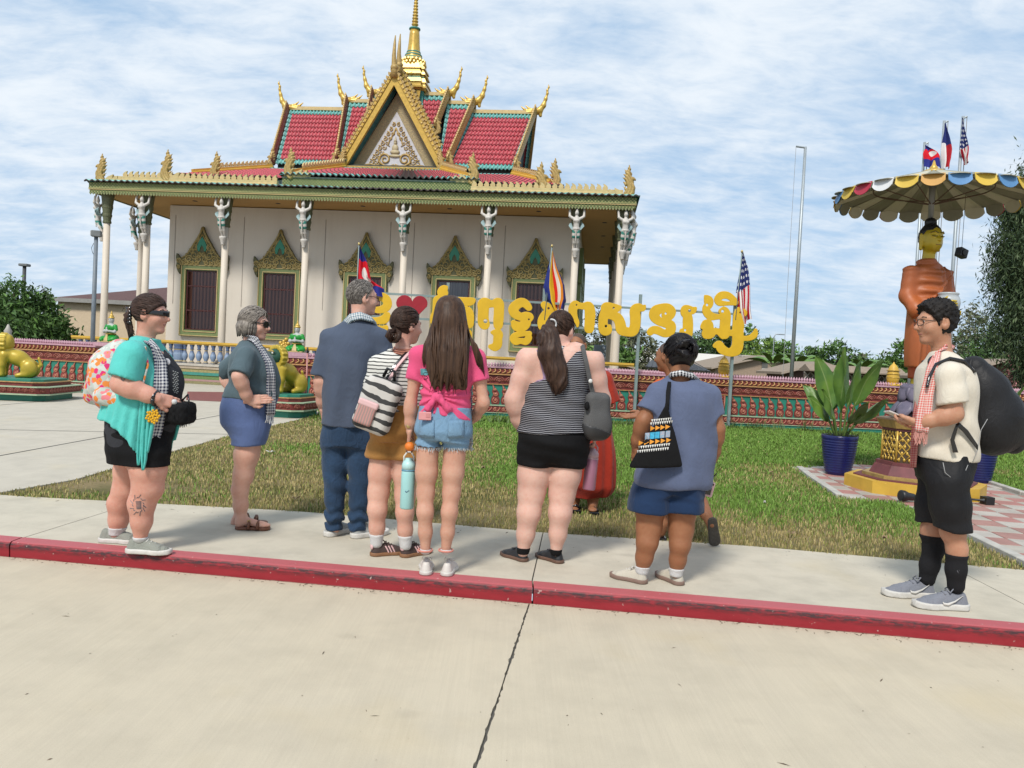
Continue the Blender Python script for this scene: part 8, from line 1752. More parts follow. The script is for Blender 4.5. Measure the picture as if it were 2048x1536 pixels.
f0=f;f=lambda P:smin(f0(P),ft(P),.02)
body(t,SK_FAIR,f,(-.38,-.3,-.0),(.38,.32,1.8),hd,[hand_sdf(wN,np.array(q(520,798,.205))-np.array(wN),(-1,0,-.1),.95,.15,-1),hand_sdf(wF,np.array(q(515,800,-.21))-np.array(wF),(1,0,-.1),.95,.15,1)]);eyes(t,hd)
ts=tee(tl,[(sN,eN,.95),(sF,eF,.95)],q(500,692),.012,v.z(798),lambda P:dfold(P,(6,8,22),.006,5)+.006*np.sin((P[:,2]+.5*P[:,1])*48)*np.exp(-((P[:,2]-v.z(775))/.1)**2),.070,.078)
sdf_obj('t_shirt',ts,(-.4,-.3,.85),(.4,.3,1.5),.010,cloth_mat('slate_cotton',(.085,.125,.145),.10),t)
sdf_obj('shorts',lambda P:shorts_(P,tl,lN,lF,.006,v.z(788),hem(P,v.z(888),(0,.08),.004),.03)-dfold(P,(10,14,6),.003,2)-.004*np.exp(-((P[:,2]-v.z(803)+.5*(P[:,1]+.1))/.006)**2),(-.35,-.3,.5),(.35,.3,1.1),.010,cloth_mat('blue_chino',(.10,.145,.30),.10),t)
S2_=[(q(488,676,-.04),q(488,668,.06)),(q(500,683,.10),q(510,674,.10))]+[tuple(onsurf(ts,q,x,y,1,.010)for x in(x0,x1))for x0,x1,y in((514,528,702),(524,541,725),(527,545,750),(526,545,775))];S2_+=[((a[0],a[1]+.006,v.z(y)),(b_[0],b_[1]+.006,v.z(y)))for a,b_ in[S2_[-1]]for y in(800,826)]
strip('scarf',S2_,M_ging_navy,t,thick=.012,wave=.004);fringe(t,*S2_[-1],10,.06,M_sock)
strip('scarf',[(q(488,676,-.04),q(488,668,.06)),(q(498,680,-.09),q(510,674,-.08)),(q(530,715,-.10),q(545,718,-.06)),(q(540,760,-.11),q(552,765,-.06))],M_ging_navy,t,thick=.012)
M_hgrey=hair_mat('grey_hair',(.33,.29,.25),(.10,.085,.075),(50,60,40));cap(t,hd,M_hgrey,.024,lambda Q:np.maximum(Q[:,1]-.03-.55*(Q[:,2]-.0),-.105-Q[:,2]),.003,170,end=(.0,-.75,-.8),ns=320,T=(.12,.5),r=.0036,jit=.010)
b=MB();b.smooth=True
for i in range(30):r_=random.Random(i);a_=r_.uniform(-2.2,1.0);b.tube([hd.pt((.10*math.cos(a_),-.03+.10*math.sin(a_),.03)),hd.pt((.112*math.cos(a_),-.035+.11*math.sin(a_),-.03)),hd.pt((.095*math.cos(a_),-.04+.095*math.sin(a_),-.09-r_.uniform(0,.03)))],[.009,.011,.003],5)
b.build('hair_locks',M_hgrey,t)['kind']='stuff';glasses(t,hd,M_frame_b,M_lens,True)
M_lth=mat('sandal_leather',(.17,.065,.035),.55,var=.12)
for d,hx,hy in((.085,468,1054),(-.10,472,1054)):
 hp=q(hx,hy,d);so_=sdf_obj('sandal',lambda P:np.maximum(smin(np.minimum(np.hypot(P[:,0]-hp[0],P[:,1]-hp[1]-.04)-.04,np.hypot(P[:,0]-hp[0],P[:,1]-hp[1]-.20)-.05),rc(P*_a((1,1,0)),(hp[0],hp[1]+.04,0),(hp[0],hp[1]+.2,0),.036,.046),.02),np.abs(P[:,2]-.012)-.012),(-.2,-.25,-.01),(.2,.3,.04),.008,M_lth,t)
 for yy in(.10,.165):b=MB();b.smooth=True;b.tube([(hp[0]+x,hp[1]+yy,z)for x,z in((-.05,.012),(-.038,.05),(0,.072-.1*(yy-.1)*2),(.038,.05),(.05,.012))],.012,6,1.6);st=b.build('strap',M_lth,so_);b=MB();b.box((hp[0]+.03,hp[1]+yy,.065-.2*(yy-.1)),(.004,.022,.02));b.build('buckle',M_brass,st)if False else b.build('buckle',M_brass,so_)
v=View(692,1073);q=v.q;t=person('tall grey haired man in a loose navy shirt and jeans, seen from behind',692,1073,0);t['group']=G_TOUR
hd=Head(q(726,600,.02),-1.0,-.03,1.04,1.0,neck=q(718,648,-.01),neck_r=.062)
tl=Loft([v.row(646,742,890,.15),v.row(645,743,850,.16),v.row(645,746,800,.155),v.row(648,752,750,.155),v.row(652,760,705,.15),v.row(658,762,675,.125),v.row(675,752,655,.09),v.row(695,738,642,.06)])
sL,eL,wL=q(660,678),q(641,762,-.02),q(645,815,.08);sR,eR,wR=q(762,678),q(778,765,-.02),q(775,825,.1)
aL,aR=arm(sL,eL,wL,.055,.045,.032),arm(sR,eR,wR,.055,.045,.032)
lL=leg(q(670,880),q(671,970),q(668,1055),.086,.062,.058,.046,.01);lR=leg(q(721,880),q(720,970),q(714,1062),.086,.062,.058,.046,.01)
f=lambda P:union([tl(P,-.02),aL(P),aR(P),np.minimum(lL(P),lR(P))],.05)
body(t,SK_FAIR,f,(-.45,-.3,0),(.5,.3,2.0),hd,[hand_sdf(wL,np.array(q(650,845,.12))-np.array(wL),(1,0,0),1.02,.5,-1),hand_sdf(wR,(0,.1,-1),(-1,0,0),1.02,.5,1)]);eyes(t,hd)
M_navy=cloth_mat('navy_pique',(.070,.090,.135),.10,weave=320)
ts=tee(tl,[(sL,eL,.88),(sR,eR,.88)],q(716,655,-.01),.012,v.z(852),lambda P:.010*np.sin(P[:,0]*34+1.5*np.sin(P[:,2]*4))*np.clip((v.z(700)-P[:,2])/.3,0,1)+dfold(P,(8,5,14),.005,6),.070,.080)
sdf_obj('polo_shirt',ts,(-.45,-.3,.75),(.5,.3,1.7),.010,M_navy,t);b=MB();b.smooth=True;c_=np.array(q(718,640,.0));b.ring_loft([[tuple(c_+np.array([(.072+k*.012)*math.cos(a),(.075+k*.012)*math.sin(a)-.005,-.03+.055*(1-k)-.02*math.sin(a)]))for a in np.linspace(0,2*math.pi,24,endpoint=False)]for k in(1.0,.5,0,.3,.9)],cap=False);b.build('collar',M_navy,t)
strip('scarf',[(q(683,646,.0),q(688,658,-.05)),(q(700,628,-.075),q(703,642,-.105)),(q(720,624,-.085),q(722,638,-.115)),(q(740,632,-.05),q(746,644,-.07)),(q(748,642,.03),q(754,652,.03))],M_ging_teal,t,thick=.014,wave=.003)
M_jean=cloth_mat('dark_jeans',(.028,.062,.125),.22,.85,380,.25)
sdf_obj('jeans',lambda P:np.maximum(shorts_(P,tl,lL,lR,-.004,v.z(838),.05+0*P[:,2],.014),-P[:,2]+.05)-.011*np.sin(P[:,2]*75+P[:,0]*30+2*np.sin(P[:,0]*40))*np.exp(-((P[:,2]-.13)/.10)**2)-.007*np.sin(P[:,2]*40+P[:,0]*22)*np.exp(-((P[:,2]-v.z(965))/.12)**2),(-.3,-.25,.03),(.35,.25,1.0),.010,M_jean,t)
M_hman=hair_mat('salt_pepper_hair',(.26,.235,.21),(.075,.065,.06),(60,60,60));cap(t,hd,M_hman,.015,lambda Q:np.maximum(Q[:,1]-.0-.55*(Q[:,2]-.035)-.02,-.085-Q[:,2]-.35*np.clip(Q[:,1]+.05,-1,.1)),.0012,420,end=(0,-.5,-1),ns=420,T=(.08,.22),r=.0026,jit=.004);glasses(t,hd,mat('glasses_brown',(.10,.045,.03),.35,var=0))
M_wkn=cloth_mat('grey_runner',(.36,.37,.36),.08,weave=140)
for hx,hy,ya in((655,1072,-.45),(705,1078,-.85)):p=q(hx,hy);shoe(t,(p[0],-.05,0),ya,.31,M_wkn,M_sole_w,'walker',M_sole_w,soleh=.034)
v=View(790,1113);q=v.q;t=person('woman in striped tee and mustard shorts with a low brown bun, seen from behind',790,1113,0);t['group']=G_TOUR
hd=Head(q(814,656,.03),-.85,-.08,.97,1.02,neck=q(805,706,-.01),neck_r=.055)
tl=Loft([v.row(750,824,880,.13),v.row(741,832,862,.165),v.row(742,838,850,.155),v.row(748,846,812,.13),v.row(748,852,775,.13),v.row(748,858,740,.125),v.row(760,850,717,.10),v.row(782,832,702,.06)])
sL,eL,wL=q(755,732),q(742,800),q(765,830,.2);sR,eR,wR=q(852,732),q(862,800),q(848,840,.2)
aL,aR=arm(sL,eL,wL,.052,.042,.028),arm(sR,eR,wR,.052,.042,.028)
lL=leg(q(764,905),q(757,985),q(753,1085),.082,.062,.067,.036);lR=leg(q(809,905),q(810,990),q(811,1090),.082,.060,.063,.035)
f=lambda P:union([tl(P,-.012),aL(P),aR(P),smin(lL(P),lR(P),.01)],.05)
body(t,SK_FAIR,f,(-.35,-.3,0),(.4,.35,1.8),hd,[hand_sdf(wL,(.2,1,-.3),(.5,0,-1),.93,.5,-1),hand_sdf(wR,(-.2,1,-.3),(-.5,0,-1),.93,.5,1)]);eyes(t,hd)
ts=tee(tl,[(sL,eL,.62),(sR,eR,.62)],q(806,708,-.01),.012,v.z(822),lambda P:dfold(P,(8,4,22),.005,8),.060,.070,nk=(q(810,700,-.02),.085))
sdf_obj('striped_tee',ts,(-.35,-.3,.9),(.4,.3,1.5),.009,striped('tee_stripes',(.03,.03,.03),(.60,.59,.55),42,.30),t)
sdf_obj('shorts',lambda P:shorts_(P,tl,lL,lR,.010,v.z(808),hem(P,v.z(918),(0,0),.004),.026)-dfold(P,(10,5,18),.004,3)-.008*np.exp(-((P[:,2]-v.z(912))/.016)**2),(-.3,-.25,.6),(.3,.25,1.1),.009,cloth_mat('mustard_twill',(.40,.195,.055),.10),t)
M_hbun=hair_mat('bun_brown',(.060,.032,.021),(.02,.011,.008),(60,60,30));cap(t,hd,M_hbun,.018,lambda Q:np.maximum(Q[:,1]-.025-.6*(Q[:,2]-.01),-.085-Q[:,2]),.002,230,end=(0,-1,-.25),ns=170)
b=MB();b.smooth=True;c_=q(788,672,-.10)
for i in range(34):r_=random.Random(i);a_=r_.uniform(0,6.28);rr=r_.uniform(.01,.045);b.tube([(c_[0]+rr*math.cos(a_+k*.9),c_[1]+rr*.7*math.sin(a_*2+k),c_[2]+rr*math.sin(a_+k*.9))for k in range(4)],[.010,.013,.012,.004],5)
for i in range(6):b.tube([q(830+i,645,.07),q(834+i*1.5,660,.075),q(832+i*.6,672+i*2,.07)],[.004,.004,.001],5)
b.build('bun',M_hbun,t)['kind']='stuff'
b=MB();b.smooth=True
for k in range(3):b.tube([(q(807,698+4*k,0)[0]+(.062+.006*k)*math.cos(a),-.01+(.062+.006*k)*math.sin(a),v.z(696+4*k)+.012*math.sin(a))for a in np.linspace(0,6.283,20)],.0045,5)
b.build('necklace',mat('coral_cord',(.50,.20,.13),.6,var=.1),t)
M_suede=mat('brown_suede',(.062,.038,.033),.85,var=.15);M_pk=mat('shoe_pink',(.62,.40,.40),.6,var=0)
for hx,hy,ya,d in((742,1110,-1.05,.0),(803,1116,-.75,.0)):
 p=q(hx,hy);o=shoe(t,(p[0],-.02,0),ya,.26,M_suede,M_gum,'samba',M_suede,soleh=.026)
 for sx in(-1,1):
  for i in range(3):b=MB();y=.105+.022*i;b.tube([(sx*.0425,y+.012,.026),(sx*.0365,y,.052),(sx*.029,y-.010,.070)],.0052,5);b.build('stripe',M_pk,o)
 b=MB();b.smooth=True;b.blob((0,.006,.066),(.022,.010,.022),10,8);b.build('heel_tab',M_pk,o)
for L_ in(lL,lR):sock(t,L_,.15,M_sock)
c_=v.b+Vector(q(756,808,-.21));bk=thing('backpack','black and white woven backpack with a pink pocket on the striped tee woman','backpack',tuple(c_),0);bk.rotation_euler=(0,.32,.0)
M_wov=striped('woven_stripes',(.05,.05,.05),(.50,.48,.45),15,.42,warp=.3)
def bag4(P):return smax(rbox(P,(0,0,0),(.125,.065,.19),.06)+.02*np.clip((P[:,2]-.1)/.1,0,1),P[:,2]-.19,.03)-dfold(P,(10,6,12),.004,1)
sdf_obj('bag_body',bag4,(-.16,-.1,-.23),(.16,.1,.23),.008,M_wov,bk);sdf_obj('pocket',lambda P:rbox(P,(-.045,-.066,-.075),(.062,.022,.075),.018),(-.13,-.11,-.18),(.04,-.0,.03),.007,striped('pocket_stripes',(.46,.24,.22),(.30,.22,.20),60,.5,axis='X'),bk)
sdf_obj('flap',lambda P:rbox(P,(-.045,-.078,-.012),(.066,.014,.022),.010),(-.13,-.11,-.05),(.04,-.05,.03),.006,M_pk,bk)
b=MB();b.smooth=True;b.tube([(-.03,.0,.18),(-.02,-.03,.235),(.03,-.03,.235),(.045,0,.18)],.011,6);b.build('handle',M_lens,bk)
iv=(Matrix.Translation(c_)@bk.rotation_euler.to_matrix().to_4x4()).inverted()@Matrix.Translation(v.b)
for s in(0,1):strip('shoulder_strap',[(tuple(iv@Vector(q(x-6+s*6,y,d))),tuple(iv@Vector(q(x+s*6,y,d))))for x,y,d in((775,760,-.19),(790,735,-.165),(806,716,-.13),(818,704,-.06),(822,703,.05))],M_lens if s==0 else M_pk,bk,thick=.012)
v=View(1318,1167);q=v.q;t=person('woman in long slate blue T-shirt, navy shorts and black bun, seen from behind',1318,1167,0);t['group']=G_TOUR
hd=Head(q(1358,716,.03),.25,-.12,.98,1.08,neck=q(1358,758,-.01),neck_r=.062)
tl=Loft([v.row(1280,1406,984,.14),v.row(1277,1416,960,.165),v.row(1294,1424,905,.155),v.row(1306,1424,850,.145),v.row(1312,1424,810,.145),v.row(1316,1420,785,.13),v.row(1330,1408,768,.095),v.row(1342,1382,756,.065)])
sL,eL,wL=q(1314,788),q(1288,842,-.02),q(1272,892,.06);sR,eR,wR=q(1418,792),q(1434,858,-.02),q(1426,918,.06)
aL,aR=arm(sL,eL,wL,.058,.047,.030),arm(sR,eR,wR,.058,.046,.029)
lL=leg(q(1303,985),q(1298,1055),q(1284,1140),.094,.070,.070,.037);lR=leg(q(1366,985),q(1362,1058),q(1352,1146),.094,.069,.068,.036)
f=lambda P:union([tl(P,-.014),aL(P),aR(P),smin(lL(P),lR(P),.01)],.05)
body(t,SK_BROWN,f,(-.4,-.3,0),(.5,.3,1.7),hd,[hand_sdf(wL,(-.03,.2,-1),(1,.3,0),.93,.6,-1),hand_sdf(wR,(-.03,.1,-1),(-1,.2,0),.93,.7,1)]);eyes(t,hd)
ts=tee(tl,[(sL,eL,.62),(sR,eR,.66)],q(1360,764,-.01),.020,v.z(973),lambda P:.009*np.sin(P[:,0]*26+P[:,2]*9+2*np.sin(P[:,2]*5))*np.clip((v.z(800)-P[:,2])/.2,0,1)+dfold(P,(9,5,16),.005,6),.066,.078,nk=(q(1362,750,-.06),.062,(1.2,1,.8)))
sdf_obj('t_shirt',ts,(-.4,-.3,.5),(.5,.3,1.5),.009,cloth_mat('slate_blue_cotton',(.105,.130,.215),.10),t)
sdf_obj('shorts',lambda P:shorts_(P,tl,lL,lR,-.004,v.z(965),hem(P,v.z(1022),(0,0),.010,14),.020+.028*np.clip((v.z(965)-P[:,2])/.12,0,1))-dfold(P,(24,10,3),.008,3),(-.35,-.28,.35),(.4,.28,.8),.009,cloth_mat('navy_shorts',(.012,.032,.085),.12),t)
M_hb=hair_mat('black_hair',(.014,.012,.013),(.005,.004,.005),(70,70,50),.35);cap(t,hd,M_hb,.028,lambda Q:np.maximum(Q[:,1]-.02-.6*Q[:,2],-.10-Q[:,2]),.003,230,end=(.1,-.8,.6),ns=170)
b=MB();b.smooth=True;c_=q(1374,697,-.13)
for i in range(44):r_=random.Random(i);a_=r_.uniform(0,6.28);rr=r_.uniform(.015,.058);b.tube([(c_[0]+rr*math.cos(a_+k*.8),c_[1]+rr*.7*math.sin(a_*3+k),c_[2]+rr*.85*math.sin(a_+k*.8))for k in range(4)],[.011,.014,.012,.002],5)
for i in range(14):r_=random.Random(i+70);b.tube([q(1358+i*2.2,692,-.12),q(1357+i*2.6+r_.uniform(-4,4),683,-.12),q(1355+i*3.6+r_.uniform(-6,6),674+r_.uniform(-3,7),-.11)],[.006,.004,.001],4)
b.build('bun',M_hb,t)['kind']='stuff'
strip('scarf',[(q(1336,754,.03),q(1334,762,.03)),(q(1344,744,-.05),q(1341,753,-.075)),(q(1362,741,-.085),q(1362,750,-.115)),(q(1384,746,-.06),q(1388,756,-.085)),(q(1394,756,.02),q(1400,765,.02))],M_ging_blk,t,thick=.014,wave=.003)
M_cream=cloth_mat('cream_canvas',(.52,.48,.40),.08,weave=150)
for hx,hy,ya in((1288,1168,.95),(1358,1172,.45)):p=q(hx,hy);shoe(t,(p[0]+.01,-.03,0),ya,.255,M_cream,mat('sole_taupe',(.22,.14,.11),.7,var=.1),'canvas',M_sole_w,soleh=.028)
for L_ in(lL,lR):sock(t,L_,.105,M_sock)
c_=np.array(wL);b=MB();b.tube([tuple(c_+np.array([.034*math.cos(a),.034*math.sin(a),.012]))for a in np.linspace(0,6.283,15)],.005,5);b.build('wrist_band',M_lens,t)
tb=thing('tote_bag','black tote bag with white and orange block print on the slate blue shoulder','bag',tuple(v.b));D0=-.215
tote=[(1336,836),(1346,868),(1366,934),(1312,934),(1256,936),(1268,905),(1300,846)]
def totef(P):
 d=None
 for a,b_,r in(((1322,846),(1360,928),.016),((1322,846),(1268,928),.016),((1264,926),(1358,926),.018),((1318,870),(1300,926),.03),((1330,880),(1330,920),.04)):e=rc(P,q(*a,D0),q(*b_,D0),r);d=e if d is None else smin(d,e,.05)
 A,B,C_=[np.array(q(*p,D0))for p in((1334,796),(1366,934),(1257,936))];pts=[A,B,C_];tri=None
 for i in range(3):e=pts[(i+1)%3]-pts[i];n=np.array([-e[2],0,e[0]]);n/=np.linalg.norm(n);n=n if float((pts[(i+2)%3]-pts[i])@n)<0 else-n;w_=(P-_a(pts[i]))@_a(n);tri=w_ if tri is None else smax(tri,w_,.02)
 return smax(tri,np.abs(P[:,1]-D0-.02*np.sin(P[:,0]*14))-.028*np.clip((v.z(830)-P[:,2])/.2,.22,1),.02)
sdf_obj('bag_body',totef,(q(1250,900)[0],D0-.07,v.z(940)),(q(1372,900)[0],D0+.07,v.z(785)),.007,M_blk,tb)
strip('strap',[(q(1328,820,D0+.01),q(1338,820,D0)),(q(1331,805,-.205),q(1339,805,-.21)),(q(1332,785,-.155),q(1340,785,-.165)),(q(1335,768,-.10),q(1342,768,-.11)),(q(1336,760,-.02),q(1343,760,-.02)),(q(1332,775,.1),q(1340,775,.1))],M_blk,tb,thick=.01)
def on_tote(x,y):
 o_=np.array(q(x,y,-.5));h=surf(totef,o_,np.array(q(x,y))-o_);return tuple(h+np.array([0,-.0025,0]))if h is not None else q(x,y,D0-.03)
def quads(lst,m,name):
 b=MB()
 for pl in lst:b.add([on_tote(*p)for p in pl],[tuple(range(len(pl)))])
 return b.build(name,m,tb)
tw=[];slx=-.10
def sk(x,y):return(x+(y-870)*-.05,y+(x-1310)*-.10)
for r0,n,x0 in((838,9,1301),(844,10,1299),(889,14,1277),(897,14,1275)):
 for i in range(n):x=x0+i*4.6;tw.append([sk(x,r0),sk(x+4.2,r0),sk(x+2.1,r0+6)])
quads(tw,mat('print_white',(.62,.61,.58),.85,var=0),'print_white')['kind']='stuff'
quads([[sk(x,y),sk(x,y+10),sk(x+9.5,y+5)]for x,y in[(1300+10*i,851)for i in range(4)]+[(1278+11*i,878)for i in range(6)]],mat('print_orange',(.66,.27,.03),.85,var=0),'print_orange')['kind']='stuff'
quads([[sk(x,864),sk(x+9,864),sk(x+9,877),sk(x,877)]for x in(1300,1310)],mat('print_blue',(.05,.38,.60),.85,var=.2,vscale=90),'print_blue');quads([[sk(x,864),sk(x+9,864),sk(x+9,877),sk(x,877)]for x in(1290,1320,1331)],mat('print_mauve',(.45,.33,.35),.85,col2=(.10,.32,.45),vscale=120),'print_mauve')
pc=v.b+Vector(q(1418,978,.045));cm=thing('instant_camera','small pink and black camera hanging from the hand of the woman in slate blue','camera',tuple(pc));cm.rotation_euler=(0,.22,0)
b=MB();b.box((0,0,0),(.058,.02,.098),0,.005);o=b.build('case',M_pk,cm);b=MB();b.box((-.004,-.0115,-.012),(.036,.004,.048),0,.001);b.build('screen',M_lens,o)
for i in range(4):b=MB();b.box((-.016+.011*i,-.0112,.034),(.007,.003,.012));b.build('key',M_suede,o)
b=MB();b.tube([(0,0,.048),(.004,0,.075),(.01,-.03,.11)],.004,5);b.build('wrist_strap',M_lens,cm)
v=View(1882,1207,'L');q=v.q;LY=math.pi/2
t=person('young man with curly black hair, cream T-shirt and black shorts, facing left',1882,1207,LY);t['group']=G_TOUR
hd=Head(q(1871,650),0,-.10,1.06,1.0,neck=q(1884,712),neck_r=.062,jaw=1.05)
tl=Loft([v.row(1842,1936,955,.165),v.row(1832,1946,915,.178),v.row(1836,1944,870,.175),v.row(1838,1944,820,.175),v.row(1840,1942,775,.19),v.row(1848,1934,742,.185),v.row(1862,1922,722,.13),v.row(1868,1906,708,.075)])
sN,eN,wN=q(1898,750,-.205),q(1908,828,-.235),q(1838,846,-.17);sF,eF,wF=q(1888,752,.205),q(1895,828,.24),q(1832,848,.06)
aN,aF=arm(sN,eN,wN,.060,.047,.031,1.06),arm(sF,eF,wF,.058,.046,.03,1.06)
lN=leg(q(1893,960,-.10),q(1906,1062,-.10),q(1912,1172,-.10),.085,.058,.060,.042,.018);lF=leg(q(1880,960,.10),q(1866,1062,.10),q(1854,1158,.12),.085,.058,.060,.042,.018)
f=lambda P:union([tl(P,-.016),aN(P),aF(P),np.minimum(lN(P),lF(P))],.05)
body(t,SK_TAN,f,(-.4,-.35,0),(.4,.42,2.0),hd,[hand_sdf(wN,np.array(q(1800,842,-.06))-np.array(wN),(.5,0,.9),1.0,.55,-1),hand_sdf(wF,np.array(q(1800,846,.02))-np.array(wF),(-.5,0,.9),1.0,.6,1)]);eyes(t,hd)
M_ctee=cloth_mat('cream_cotton',(.66,.60,.50),.05)
ts=tee(tl,[(sN,eN,.74),(sF,eF,.74)],q(1884,722),.012,v.z(918),lambda P:dfold(P,(5,12,16),.006,9)+.006*np.sin((P[:,2]-.6*P[:,1])*40)*np.exp(-((P[:,2]-v.z(880))/.12)**2),.072,.088)
sdf_obj('t_shirt',ts,(-.4,-.35,.8),(.4,.35,1.62),.010,M_ctee,t)
sdf_obj('shorts',lambda P:shorts_(P,tl,lN,lF,.004,v.z(905),hem(P,v.z(1054),(0,.05),.006),.034)-dfold(P,(12,22,5),.006,4),(-.32,-.3,.4),(.32,.3,1.0),.010,cloth_mat('black_mesh_shorts',(.014,.014,.016),.15,.6),t)
def afro(P):Q=hd.loc(P);d=smin(hd.skull(Q,.022),ell(Q,(0,-.005,.085),(.088,.112,.066)),.04);d=smax(d,np.maximum(Q[:,1]-.06-.55*(Q[:,2]-.05),-.075-Q[:,2]-.25*np.clip(Q[:,1]+.07,-1,.1)),.02);d=smax(d,-hd.ear_cut(Q),.012);return d-.009*np.sin(Q[:,0]*120+2*np.sin(Q[:,2]*50))*np.sin(Q[:,1]*120+2*np.sin(Q[:,0]*60))*np.sin(Q[:,2]*120)
M_afro=hair_mat('curly_black',(.016,.012,.010),(.004,.003,.003),(160,160,160),.6);sdf_obj('hair',afro,*hd.box(.07),.0065,M_afro,t)
b=MB()
for i in range(420):
 r_=random.Random(i);a_,z_=r_.uniform(0,6.28),r_.uniform(-.2,1);p=np.array([.092*math.cos(a_)*math.sqrt(1-z_*z_),-.012+.112*math.sin(a_)*math.sqrt(1-z_*z_),.045+.105*z_])
 if p[1]>.06+.5*(p[2]-.05):continue
 n_=p/np.linalg.norm(p);b.tube([hd.pt(p),hd.pt(p+n_*.008+np.array([.004,0,.003])),hd.pt(p+n_*.017+np.array([r_.uniform(-.009,.009),r_.uniform(-.009,.009),.0]))],[.0045,.004,.0012],4)
b.build('curls',M_afro,t)['kind']='stuff';glasses(t,hd,M_frame_b)
S2=[(q(1862,716,-.10),q(1882,700,-.06)),(q(1852,742,-.16),q(1876,735,-.175)),(q(1840,790,-.18),q(1866,790,-.20)),(q(1833,830,-.19),q(1862,832,-.205)),(q(1830,862,-.19),q(1856,866,-.205))]
strip('scarf',[(q(1905,700,.0),q(1908,690,.02)),(q(1880,702,-.075),q(1893,690,-.06))]+S2,M_ging_pink,t,thick=.014,wave=.006);fringe(t,S2[-1][0],S2[-1][1],14,.07,cloth_mat('fringe_pink',(.55,.26,.22),.05))
S3=[(q(1860,716,.08),q(1872,706,.05)),(q(1838,760,.10),q(1850,760,.06)),(q(1828,830,.0),q(1842,830,-.06)),(q(1822,890,.02),q(1836,890,-.06)),(q(1820,935,.02),q(1832,935,-.05))]
strip('scarf',S3,gingham('gingham_rust',(.30,.05,.05),(.42,.2,.17),70),t,thick=.012,wave=.005)
b=MB();b.smooth=True;c_=np.array(q(1868,722,0));b.tube([tuple(c_+np.array([.085*math.sin(a),-.03-.07*math.cos(a)+.02,.0+.012*math.cos(a)]))for a in np.linspace(-2.2,2.2,17)],.010,6);hp_=b.build('headphones',M_lens,t)
for s,x_,y_ in((-1,1855,724),(1,1878,722)):b=MB();b.smooth=True;b.blob((s*.074,q(x_,y_)[1],q(x_,y_)[2]),(.024,.040,.040),12,8);b.build('ear_cup',M_lens,hp_)
M_blk_sock=cloth_mat('black_sock',(.014,.014,.016),.1);M_gsh=cloth_mat('grey_runner_knit',(.215,.225,.26),.12,weave=130,bump=.3)
for L_,y,d,hx,hy in((lN,1100,-.10,1936,1211),(lF,1076,.12,1870,1181)):
 s_=sock(t,L_,q(1900 if d<0 else 1860,y)[2],M_blk_sock,g=.006);hp=q(hx,hy,d);o=shoe(t,(hp[0],hp[1],0),0,.33,M_gsh,M_sole_w,'knit',M_gsh,soleh=.032)
 for sx in(-1,1):b=MB();b.smooth=True;b.tube([(sx*.030,.045,.074),(sx*.0425,.09,.048),(sx*.0475,.125,.034),(sx*.048,.145,.036),(sx*.046,.15,.044)],[.0015,.004,.007,.006,.002],6);b.build('side_mark',M_sole_w,o)
 if d<0:
  c_=q(1908,1140,d);b=MB();b.smooth=True
  for a in(-.9,-.3,.3,.9):b.tube([(c_[0]-.056,c_[1],c_[2]-.012),(c_[0]-.0575,c_[1]+.018*math.sin(a),c_[2]+.018*math.cos(a))],.003,4)
  b.build('sock_emblem',mat('emblem_grey',(.09,.09,.10),.8,var=0),s_)
  z_=q(1908,1106)[2];b=MB();b.smooth=True;kk=np.array(lN_k)if False else None
bk=thing('backpack','large black backpack worn by the young man on the right','backpack',tuple(v.b),LY)
def bag8(P):d=chain(P,[(q(1948,735,.0),.07),(q(1968,780,.0),.125),(q(1985,840,.0),.155),(q(1990,868,.0),.13)],.08);d=smin(d,chain(P,[(q(2005,810,.0),.09),(q(2022,872,.0),.085)],.06),.05);return smax(d,np.abs(P[:,0])-.165,.06)-dfold(P,(9,9,10),.005,5)
sdf_obj('bag_body',bag8,(-.2,-.56,.75),(.2,-.05,1.6),.010,cloth_mat('black_nylon',(.018,.018,.020),.15,.5),bk)
sdf_obj('front_pocket',lambda P:smax(chain(P,[(q(2012,835,0),.07),(q(2026,885,0),.07)],.05),np.abs(P[:,0])-.13,.04),(-.18,-.6,.7),(.18,-.2,1.35),.010,cloth_mat('black_nylon',(.018,.018,.020),.15,.5),bk)
for s in(-.17,.17):strip('shoulder_strap',[(q(x,y,s*k-.032),q(x,y,s*k+.032))for x,y,k in((1950,745,.9),(1930,722,.85),(1900,716,.8),(1872,728,.85),(1858,755,1.0),(1854,775,1.1))],M_lens,bk,thick=.016)
strip('lower_strap',[(q(1955,890,-.20),q(1955,900,-.20)),(q(1935,860,-.215),q(1930,868,-.215)),(q(1918,845,-.22),q(1912,850,-.22)),(q(1908,880,-.21),q(1901,880,-.21)),(q(1916,905,-.21),q(1906,905,-.21))],M_lens,bk,thick=.008)
b=MB();b.smooth=True;b.tube([q(1936,930,-.2),q(1925,955,-.2),q(1905,958,-.205),q(1890,945,-.205),q(1886,925,-.2)],.0022,5);b.tube([q(1975,838,-.20),q(1962,860,-.21),q(1955,900,-.20),q(1945,925,-.2)],.002,5);b.build('cable',mat('cable_grey',(.3,.3,.3),.6,var=0),bk)
b=MB();b.box((0,0,0),(.03,.02,.045),0,.004);b.build('carabiner',M_alu,bk,q(2026,838,-.13),(.3,.3,0))
pp=v.b+Matrix.Rotation(LY,3,'Z')@Vector(q(1796,832,-.02));b=MB();b.box((0,0,0),(.075,.15,.010),0,.003);o=b.build('phone',mat('phone_white',(.55,.50,.47),.35,var=0),None,tuple(pp),(.35,.1,LY));prop(o,'pale phone held in both hands by the young man','phone');b=MB();b.box((0,0,.0058),(.066,.138,.0016));b.build('screen',M_lens,o)
